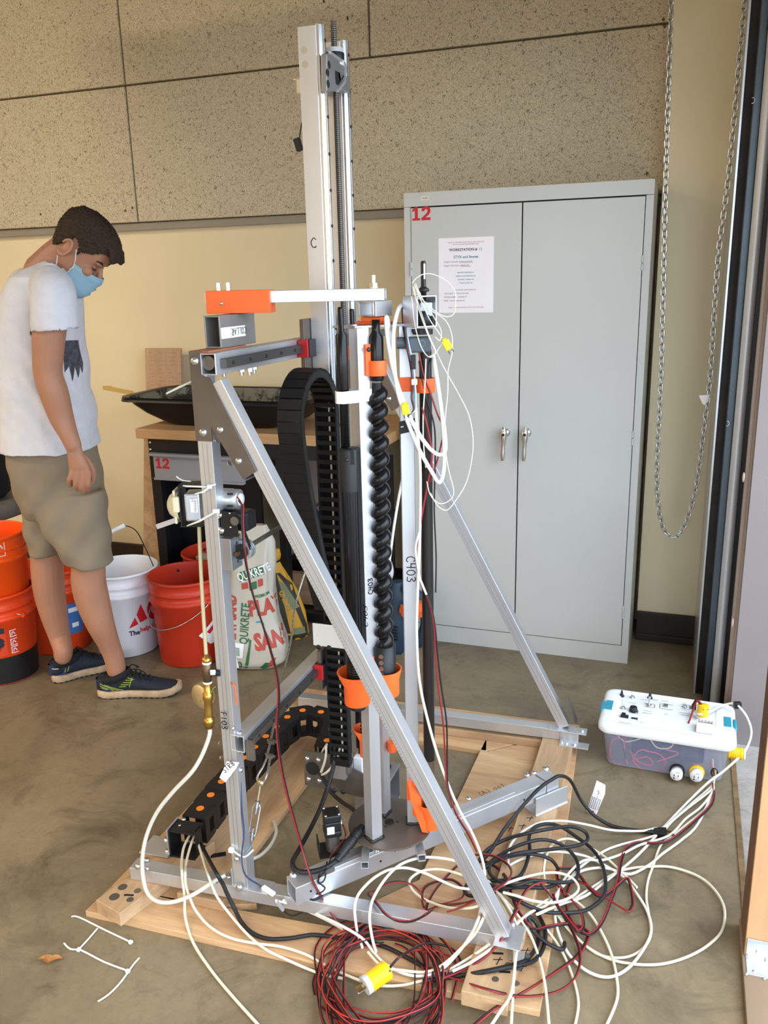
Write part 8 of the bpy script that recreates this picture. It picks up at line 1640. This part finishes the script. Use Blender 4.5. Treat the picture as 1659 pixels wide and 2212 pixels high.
# red and black paired wire
cable('paired_wire', 'red and black wire from the bin zigzagging right of the base', port+c7([(1490, 90), (1400, 190), (1250, 310), (1150, 335), (1050, 330), (980, 360), (945, 440), (925, 560), (880, 690), (840, 790), (790, 860), (740, 880), (680, 845), (630, 760), (618, 660), (650, 570), (720, 575), (800, 630), (920, 705), (985, 742), (1008, 720), (1015, 680), (1000, 590), (975, 545), (890, 620), (820, 655), (760, 610), (700, 530), (670, 490), (570, 490), (565, 560), (600, 650)]), .0023, None, .014, 'red and black paired wires', 'wire', 6, RB)
cable('paired_wire', 'red and black wire doubling back in tight loops on the base', c7([(300, 760), (330, 700), (380, 615), (450, 572), (550, 568), (620, 640), (700, 740), (720, 825), (690, 862), (650, 820), (560, 700), (540, 640)]), .0023, None, .022, 'red and black paired wires', 'wire', 6, RB)
cable('paired_wire', 'red and black wire crossing the timber to the frame bottom', c7([(60, 1430), (180, 1330), (300, 1260), (420, 1190), (560, 1100), (680, 1010), (745, 905), (730, 850), (640, 818), (520, 832), (450, 850), (390, 822), (330, 740), (290, 640), (270, 560), (200, 480), (100, 430)]), .0023, None, .008, 'red and black paired wires', 'wire', 6, RB)
cable('paired_wire', 'red and black wire looping flat from the coil past the timber', c7([(-200, 1080), (-100, 1130), (0, 1160), (150, 1210), (350, 1250), (550, 1225), (660, 1150), (700, 1040), (680, 920), (600, 760), (540, 670), (440, 560), (330, 560)]), .0019, None, .012, 'red and black paired wires', 'wire', 6, RB)
cable('paired_wire', 'red and black wire laid along the white cables to the coil', c7([(-160, 1150), (0, 1090), (150, 1000), (250, 880), (290, 790), (330, 720, .1)]), .0024, None, .012, 'red and black paired wires', 'wire', 6, RB)
cable('paired_wire', 'red and black wire in a slack square loop over the front rail', c6([(1038, 415, .105), (1000, 445, 'f'), (940, 480, 'f'), (870, 500, 'f'), (780, 490, 'f'), (700, 440, 'f'), (655, 385, .105), (610, 330, .10), (585, 305, .09), (592, 288, .08), (640, 275, .07), (700, 235, .09), (800, 215, .09), (900, 240, .08), (960, 300, .07), (990, 350), (1130, 380), (1250, 370, .06), (1350, 340, .1), (1450, 280, .1), (1560, 220, .09)]), .0019, None, .012, 'red and black paired wires', 'wire', 6, RB)
cable('paired_wire', 'red and black wire tucked behind the front brace in curls', c6([(1150, 430, .09), (1240, 400, .09), (1370, 340, .1), (1500, 270, .1), (1600, 180, .1), (1590, 100, .09), (1480, 30, .09), (1330, 25, .08), (1230, 90, .07), (1130, 190, .05), (1050, 290), (1000, 390), (1010, 420), (1100, 380), (1250, 330), (1260, 260), (1180, 200), (1080, 210), (990, 250), (965, 330), (980, 400)]), .0019, None, .012, 'red and black paired wires', 'wire', 6, RB)
# the coil in front
coil = thing('wire_coil', 'large loose coil of red and black wire with a yellow plug', 'wire coil', Z(830, 2130, .0))
rr2 = random.Random(11)
cc_ = Z(828, 2122, .01)
for k in range(17):
    a0_ = rr2.uniform(0, 2*PI); rx = .118+rr2.uniform(-.03, .035); ry = .135+rr2.uniform(-.03, .045); off = V((rr2.uniform(-.022, .022), rr2.uniform(-.03, .02), 0)); rot = rr2.uniform(-.5, .5); pts = []
    for q in np.linspace(0, 2*PI*(.96), 26):
        a_ = a0_+q; x = rx*math.cos(a_)*(1+.08*math.sin(3*a_+k)); y = ry*math.sin(a_)*(1+.07*math.sin(2*a_+k*2))
        p = cc_+off+_r*(x*math.cos(rot)-y*math.sin(rot))+_f*(x*math.sin(rot)+y*math.cos(rot)); p.z = min(.02, gh(p.x, p.y))*.9+.003+k*.0022+.003*math.sin(a_*2+k); pts.append(p)
    pts = spline(pts, 3)
    for nm, m_, dz in (('red_strand', 'red_wire' if k % 3 else 'red_deep', 1), ('black_strand', 'blk_wire', -1)):
        if m_ == 'red_deep': m_ = 'red_wire'
        g = G(); P2 = []
        for i, p in enumerate(pts):
            d_ = pts[min(i+1, len(pts)-1)]-pts[max(0, i-1)]; s_ = d_.cross(V((0, 0, 1))).normalized(); tw = i*.09+k; P2.append(p+(s_*math.cos(tw)+V((0, 0, 1))*math.sin(tw)*.8)*.0015*dz)
        g.sweep(P2, .0016, 6); g.obj(nm, MT[m_] if k % 2 else (M('bright_red_wire', '#b5352a', .4) if dz > 0 else MT[m_]), coil)
py0, py1 = Z(787, 2130, .055), Z(825, 2103, .062)
dY = (py1-py0); Ly = dY.length; dY.normalize()
plug_body(py0+dY*.012, dY, 'plug_body', MT['yellow'], coil, .021, Ly+.004)
g = G(); g.cyl(py0, py0+dY*.012, .0205, n=26); g.obj('plug_face', MT['paper'] if False else M('plug_grey', '#c4c9cf', .4), coil)
sY = dY.cross(V((0, 0, 1))).normalized(); uY = sY.cross(dY)
for a_, b_ in ((-.007, .003), (.007, .003)): g = G(); g.box(py0-dY*.009+sY*a_+uY*b_, (.018, .0015, .006), (dY, sY, uY)); g.obj('blade', MT['brass'], coil)
g = G(); g.cyl(py0-uY*.008, py0-dY*.018-uY*.008, .0024); g.obj('ground_pin', MT['zinc'], coil)
inst('lugh', lambda g: g.cyl((0, 0, 0), (0, 0, .0012), .0025, n=10), MT['dark_steel'], 'plug_screw', py1+uY*.019+dY*.008-sY*.004, uY, coil); inst('lugh', None, MT['dark_steel'], 'plug_screw', py1+uY*.012+dY*.012+sY*.016, (uY+sY), coil)
for e_, m_ in ((0, 'red_wire'), (1, 'blk_wire')):
    st = py1+dY*.02; g = G(); g.sweep(spline([st, st+dY*.03+V((0, 0, .01)), Z(900+e_*20, 2052-e_*14, .05), Z(960+e_*16, 2060-e_*10, .03), Z(990+e_*6, 2090, .02), Z(960, 2140, .012), Z(890, 2165, .012)], 6), .0026, 6); g.obj('lead', MT[m_], coil)
# wire coming down from the pump motor to the coil
tw = thing('pump_lead', 'red and black lead hanging from the pump motor to the coil', 'wire', Z(765, 2025, .02))
px = [(524, 1090, -.012), (524, 1130, -.03), (527, 1180, -.05), (534, 1230, -.04), (548, 1290, -.03), (566, 1345, -.02), (583, 1400, -.01), (596, 1450, -.0), (602, 1500, 0), (599, 1580, -.0), (608, 1660, 0), (628, 1745, -.0), (655, 1840, -.0), (672, 1895, -.02)]
P = [FR(u, v, d) for u, v, d in px]+[Z(693, 1935, .10), Z(722, 1983, .06), Z(750, 2012, .035), Z(775, 2028, .03)]
SP = spline(P, 6)
for sg, m_ in ((1, 'red_wire'), (-1, 'blk_wire')):
    g = G(); g.sweep([p+(_r*math.cos(i*.055+.3)+_f*math.sin(i*.055+.3))*.0018*sg for i, p in enumerate(SP)], .002, 6); g.obj('conductor', MT[m_], tw)
# cables at the tower foot and the black in-line connector
tube('white_cable', 'white cable leaving the vertical carrier at the tower foot', 'cable', [Y(705, 1610, -1.31), Y(703, 1640, -1.32), Y(692, 1672, -1.30)], .0036, MT['white_c'])
tube('white_cable', 'second white cable at the tower foot by the perforated angle', 'cable', [Y(735, 1613, -1.31), Y(726, 1645, -1.32), Y(706, 1668, -1.33), Y(692, 1675, -1.30)], .0036, MT['white_c'])
tube('white_cable', 'white cable entering the horizontal carrier beside the steel plate', 'cable', [Y(706, 1608, -1.3), Y(697, 1622, -1.27), Y(693, 1632, -1.26)], .0032, MT['white_c'])
ic = thing('inline_connector', 'thick black cord with an in-line connector looped over the bar', 'cord', (.33, -1.62, .15))
g = G(); g.sweep(spline([Y(722, 1612, -1.31), Y(721, 1650, -1.33), Y(708, 1700, -1.37), Y(690, 1750, -1.44), Y(668, 1795, -1.52), Y(646, 1835, -1.60), Z(632, 1862, .155), Z(640, 1880, .155), Z(665, 1884, .155), Z(700, 1876, .156), Z(728, 1858, .160)], 7), .0062, 10); g.obj('cord', MT['black_cord'], ic)
a_, b_ = Z(728, 1859, .162), Z(781, 1787, .205)
g = G(); g.lathe([(.007, 0), (.010, .006), (.008, .012), (.011, .018), (.011, .04), (.013, .045), (.013, .062), (.011, .066), (.0125, .072), (.0125, .088), (.009, .096), (.007, .105)], a_, (b_-a_), 18)
cn = g.obj('connector_body', MT['black'], ic)
for k in range(6): g = G(); d_ = (b_-a_).normalized(); g.lathe([(.0125, -.0015), (.0138, 0), (.0125, .0015)], a_+d_*(.046+k*.0075), d_, 16); g.obj('grip_ring', MT['rubber'], cn)
g = G(); g.sweep(spline([b_, Y(779, 1770, -1.44), Y(762, 1748, -1.40), Y(738, 1732, -1.37), Y(716, 1712, -1.34), Y(703, 1690, -1.325), Y(690, 1668, -1.30)], 6), .0055, 10); g.obj('cord', MT['black_cord'], ic)
tube('motor_cable', 'thin dark motor cable tied in a figure eight over the bar', 'wire', [Z(706, 1862, .155), Z(703, 1880, .16), Z(690, 1896, .165), Z(688, 1908, .15), Z(700, 1902, .15), Z(703, 1885, .16), Z(692, 1885, .165), Z(688, 1905, .14), Z(702, 1918, .12), Z(690, 1930, .11), Z(670, 1932, .10), Z(666, 1940, .10), Z(683, 1944, .098), Z(697, 1935, .10), Z(676, 1955, .05), Z(650, 1972, .03), Z(630, 1978, .03), Z(612, 1966, .05), Z(598, 1945, .09)], .0019, MT['blk_wire'])
g = G(); p_ = Z(690, 1914, .125); g.box(p_, (.012, .008, .012)); tag(g.obj('cable_clip', MT['white_p'], bev=.0015), 'small white clip holding the figure eight motor cable', 'clip')
tube('white_lead', 'white lead with a clear connector along the front rail', 'cable', [Z(596, 1945, .10), Z(640, 1958, .05), Z(700, 1985, .03), Z(745, 2010, .03)], .0028, MT['white_c'])
g = G(); a_, b_ = Z(597, 1946, .098), Z(612, 1966, .07); d_ = (b_-a_).normalized(); g.box((a_+b_)/2, ((b_-a_).length, .010, .007), (d_, d_.cross(V((0, 0, 1))), d_.cross(V((0, 0, 1))).cross(d_))); tag(g.obj('wire_connector', MT['galv'], bev=.001), 'clear wire connector hanging below the front base rail', 'connector')
# bundle loop of white cable from the bin's lid
tube('white_cable', 'white cable clipped to the bin lid and curving down its right end', 'cable', [lp(1500, 1537, .165), lp(1512, 1543, .175), lp(1536, 1536, .17), lp(1560, 1524, .166), Y(1586, 1519, bC.y-.04), Y(1597, 1527, bC.y-.06), Y(1614, 1550, bC.y-.08), Y(1623, 1583, bC.y-.12), Y(1612, 1618, bC.y-.17), Y(1592, 1640, bC.y-.22), Y(1560, 1668, bC.y-.27), Z(1530, 1690, .05), Z(1490, 1728, .012), Z(1440, 1780, .008), Z(1380, 1845, .008), Z(1320, 1895, .010), Z(1265, 1935, .012), Z(1215, 1952, .026), Z(1160, 1975, .066)], .0036, MT['white_c'])
g = G(); g.box(Y(1593, 1523, bC.y-.05), (.022, .016, .02), (_r, _f, V((0, 0, 1)))); tag(g.obj('cable_clamp', MT['black'], bev=.002), 'black cable clamp on the white cable at the bin lid corner', 'clamp')
# ------------------------------------------------------------------ wires hanging by the probe tube
pc_ = V((pole.x, pole.y, 0))
def F2(u, v, d=0): return onp(u, v, pc_+_f*d, _f)
def hang(name, label, pts, r, mat, cat='cable', group=None, d=-.03):
    return tube(name, label, cat, [F2(p[0], p[1], p[2] if len(p) > 2 else d) for p in pts], r, MT[mat], group, 8, 6)
hang('white_hose', 'thick white hose looping from behind the housing to the lower hanging bend', [(872, 655, .03), (860, 670, .0), (850, 720, -.02), (852, 790), (860, 850), (880, 910), (905, 970), (932, 1018), (948, 1042), (957, 1025), (960, 980), (957, 920), (950, 860), (941, 800), (936, 770, 0)], .0045, 'white_hose', 'hose', 'white hoses by the probe tube')
hang('white_hose', 'thick white hose in front of the auger ending at the upper bend', [(846, 760, .02), (841, 720, .0), (837, 690, -.02), (834, 690, -.03), (838, 740), (850, 800), (865, 850), (885, 900), (910, 945), (935, 975), (952, 982), (962, 970), (960, 930, -.02), (953, 890, .0)], .0045, 'white_hose', 'hose', 'white hoses by the probe tube')
hang('white_cable', 'white cable falling from the probe tube to the floor tangle', [(898, 880), (902, 940), (907, 1000), (908, 1080), (906, 1180), (902, 1280), (900, 1370), (906, 1470), (925, 1560), (955, 1660), (990, 1745), (1020, 1800, -.05), (1040, 1850, -.06), (1048, 1890, -.06)], .0035, 'white_c')
hang('white_cable', 'slim white cable slanting from behind the right post to the auger foot', [(886, 960, .05), (868, 1040, .03), (852, 1130, .0), (840, 1220, -.0), (828, 1310, .02), (818, 1380, .05)], .0033, 'white_c')
hang('red_lead', 'red lead with white splices hanging left of the probe tube', [(912, 880), (925, 930, -.03), (933, 985), (925, 1040), (912, 1110), (905, 1160), (898, 1190), (900, 1220), (908, 1255), (915, 1275)], .0022, 'red_wire', 'wire')
for (a, b) in (((913, 1120), (898, 1180)), ((899, 1205), (921, 1284)), ((928, 995), (924, 1012))): 
    pass
hang('white_splice', 'white insulated splice below the hanging red lead', [(905, 1150, -.031), (898, 1180, -.031), (899, 1205, -.031), (906, 1245, -.031), (912, 1262, -.031), (921, 1284, -.031)], .0027, 'white_c', 'wire')
tw2 = thing('probe_lead', 'red and black lead running down the lower probe tube to the base', 'wire', F2(985, 1800, -.05))
for k, (m_, dx) in enumerate((('red_wire', 0), ('blk_wire', 5))):
    g = G(); g.sweep(spline([F2(921+dx*.2, 1284, -.03), F2(932+dx*.3, 1320, -.03), F2(938+dx*.5, 1360, -.03), F2(941+dx, 1420, -.03), F2(946+dx*1.4, 1480, -.03), F2(957+dx*1.5, 1560, -.03), F2(962+dx*.8, 1640, -.03), F2(966+dx*.4, 1700, -.04), F2(985, 1755+dx*.5, -.05), F2(1012, 1800+dx*.5, -.06), F2(1030, 1840, -.06)], 6), .0022, 6); g.obj('conductor', MT[m_], tw2)
hang('black_lead', 'thin black lead lying along the probe tube', [(905, 780, -.016), (918, 850, -.018), (938, 920, -.02), (940, 1000, -.016), (938, 1100, -.014), (942, 1200, -.014), (941, 1280, -.015)], .0018, 'blk_wire', 'wire')
hang('red_lead', 'second red lead dropping from the grey elbow box', [(905, 762, -.016), (915, 810, -.02), (930, 850, -.022), (945, 895, -.024), (958, 925, -.024), (954, 955, -.024), (943, 1000, -.024), (930, 1040, -.024)], .0019, 'red_wire', 'wire')
GT = 'thin thermocouple wires at the probe head'
hang('thermocouple_wire', 'thin white wire arching over the notice beside the splined shank', [(890, 612, -.03), (898, 602, -.03), (910, 594, -.03), (925, 591, -.03), (945, 596, -.03), (968, 610, -.03), (983, 632, -.03), (984, 660, -.03), (980, 678, -.03), (965, 684, -.03), (945, 676, -.03), (920, 655, -.03), (900, 635, -.03)], .0011, 'white_c', 'wire', GT)
hang('thermocouple_wire', 'thin white wire hanging furthest right in front of the cabinet', [(893, 620, -.03), (905, 660, -.03), (925, 720, -.03), (945, 765, -.03), (962, 800, -.03), (990, 850, -.03), (1012, 895, -.03), (1021, 940, -.03), (1020, 985, -.03), (1008, 1040, -.03), (985, 1080, -.03), (965, 1102, -.03), (945, 1092, -.03), (930, 1065, -.03)], .0011, 'white_c', 'wire', GT)
hang('thermocouple_wire', 'thin white wire looping back up under the yellow plug', [(889, 640, -.03), (896, 700, -.03), (908, 745, -.03), (922, 768, -.03), (935, 770, -.03), (948, 752, -.03), (955, 742, -.03)], .0011, 'white_c', 'wire', GT)
hang('thermocouple_wire', 'thin white wire down the middle beside the probe tube', [(900, 625, -.035), (925, 665, -.035), (960, 690, -.035), (975, 720, -.035), (977, 760, -.035), (968, 800, -.035), (967, 850, -.035), (962, 900, -.035), (960, 950, -.035), (968, 1010, -.035), (980, 1060, -.035), (972, 1080, -.035), (950, 1088, -.035), (930, 1070, -.035), (922, 1040, -.035)], .0011, 'white_c', 'wire', GT)
hang('thermocouple_wire', 'thin white wire ending at the yellow plug', [(895, 615, -.04), (912, 655, -.04), (928, 690, -.04), (945, 715, -.04), (955, 730, -.04)], .0011, 'white_c', 'wire', GT)
hang('thermocouple_wire', 'thin cream wire bundled tight across the square housing', [(897, 612, -.04), (915, 650, -.04), (940, 690, -.04), (953, 715, -.04), (950, 735, -.04), (940, 728, -.04)], .0011, 'cream_c', 'wire', GT)
hang('thermocouple_wire', 'thin cream wire slanting down over the housing and elbow', [(891, 618, -.036), (905, 670, -.036), (925, 725, -.036), (940, 760, -.036), (928, 770, -.036)], .0011, 'cream_c', 'wire', GT)
hang('thermocouple_wire', 'thin white wire from the housing to the red lead splice', [(920, 775, -.03), (918, 830, -.03), (914, 900, -.03), (915, 960, -.03), (920, 1010, -.03)], .0014, 'white_c', 'wire', GT)
def mini(u, v, ang, label, d=-.036):
    c_ = F2(u, v, d); a_ = (_r*math.cos(ang)-V((0, 0, 1))*math.sin(ang)); b2 = (-_f).cross(a_); t = thing('thermocouple_plug', label, 'plug', c_)
    g = G(); g.box(c_, (.022, .016, .008), (a_, b2, _f)); g.box(c_-a_*.012, (.006, .009, .007), (a_, b2, _f)); g.obj('body', MT['yellow'], t, bev=.0012)
    for s in (-.0045, .0045): g = G(); g.box(c_+a_*.015+b2*s, (.009, .0018, .0008), (a_, b2, _f)); g.obj('blade', MT['dark_steel'], t)
mini(966, 745, 1.05, 'small yellow plug hanging in front of the cabinet door'); mini(876, 884, 1.45, 'small yellow plug hanging in front of the right post', -.045)
# polarity tape on the right post and loose connector leads behind
g = G(); P1b = POST[1][0]; q_ = P1b+nF*(PW/2+.0008); fx = V((0, 0, 1)).cross(nF).normalized(); zl0 = onp(880, 935, P1b, _f).z; zl1 = onp(880, 908, P1b, _f).z
pl_t = [q_-fx*.018+V((0, 0, zl0)), q_+fx*.021+V((0, 0, zl0+.008)), q_+fx*.021+V((0, 0, zl1+.008)), q_-fx*.018+V((0, 0, zl1))]; pl_t = [V((p.x, p.y, p.z)) for p in pl_t]
g.add(pl_t+[p+nF*.0008 for p in pl_t], [(0, 3, 2, 1), (4, 5, 6, 7)]+[(k, (k+1) % 4, 4+(k+1) % 4, 4+k) for k in range(4)]); pt_ = tag(g.obj('polarity_tape', MT['black']), 'black tape label with minus and plus marks on the right post', 'tape')
hand('marking', '- +', MT['white_p'], pt_, q_-fx*.014+V((0, 0, (zl0+zl1)/2-.004))+nF*.001, (fx+V((0, 0, .2))).normalized(), nF.cross((fx+V((0, 0, .2))).normalized()), .0125, .0022)
for k, (m_, dx) in enumerate((('blk_wire', 0), ('red_wire', 2), ('teal', 5), ('white_c', 7))):
    hang('sensor_lead', ('black sensor lead', 'red sensor lead', 'teal sensor lead', 'white sensor lead')[k]+' curling beside the right post', [(868+dx, 660, .03), (870+dx, 700, .02), (876+dx, 740, -.02), (886+dx, 790, -.03), (890+dx, 830, -.035), (888+dx*1.5, 860, -.04), (893+dx*.6, 885, -.04), (880+dx, 900-dx, -.04)], .0013, m_, 'wire', 'sensor leads by the right post')
g = G(); p_ = F2(893, 782, -.034); g.box(p_, (.010, .007, .03), (_r, _f, V((0, 0, 1)))); tag(g.obj('lead_sleeve', MT['black'], bev=.001), 'black heat shrink sleeve on the sensor leads', 'sleeve')
g = G(); p_ = F2(895, 825, -.036); g.box(p_, (.012, .008, .012), (_r, _f, V((0, 0, 1)))); tag(g.obj('lead_connector', MT['white_p'], bev=.001), 'white lead connector under the orange strap', 'connector')
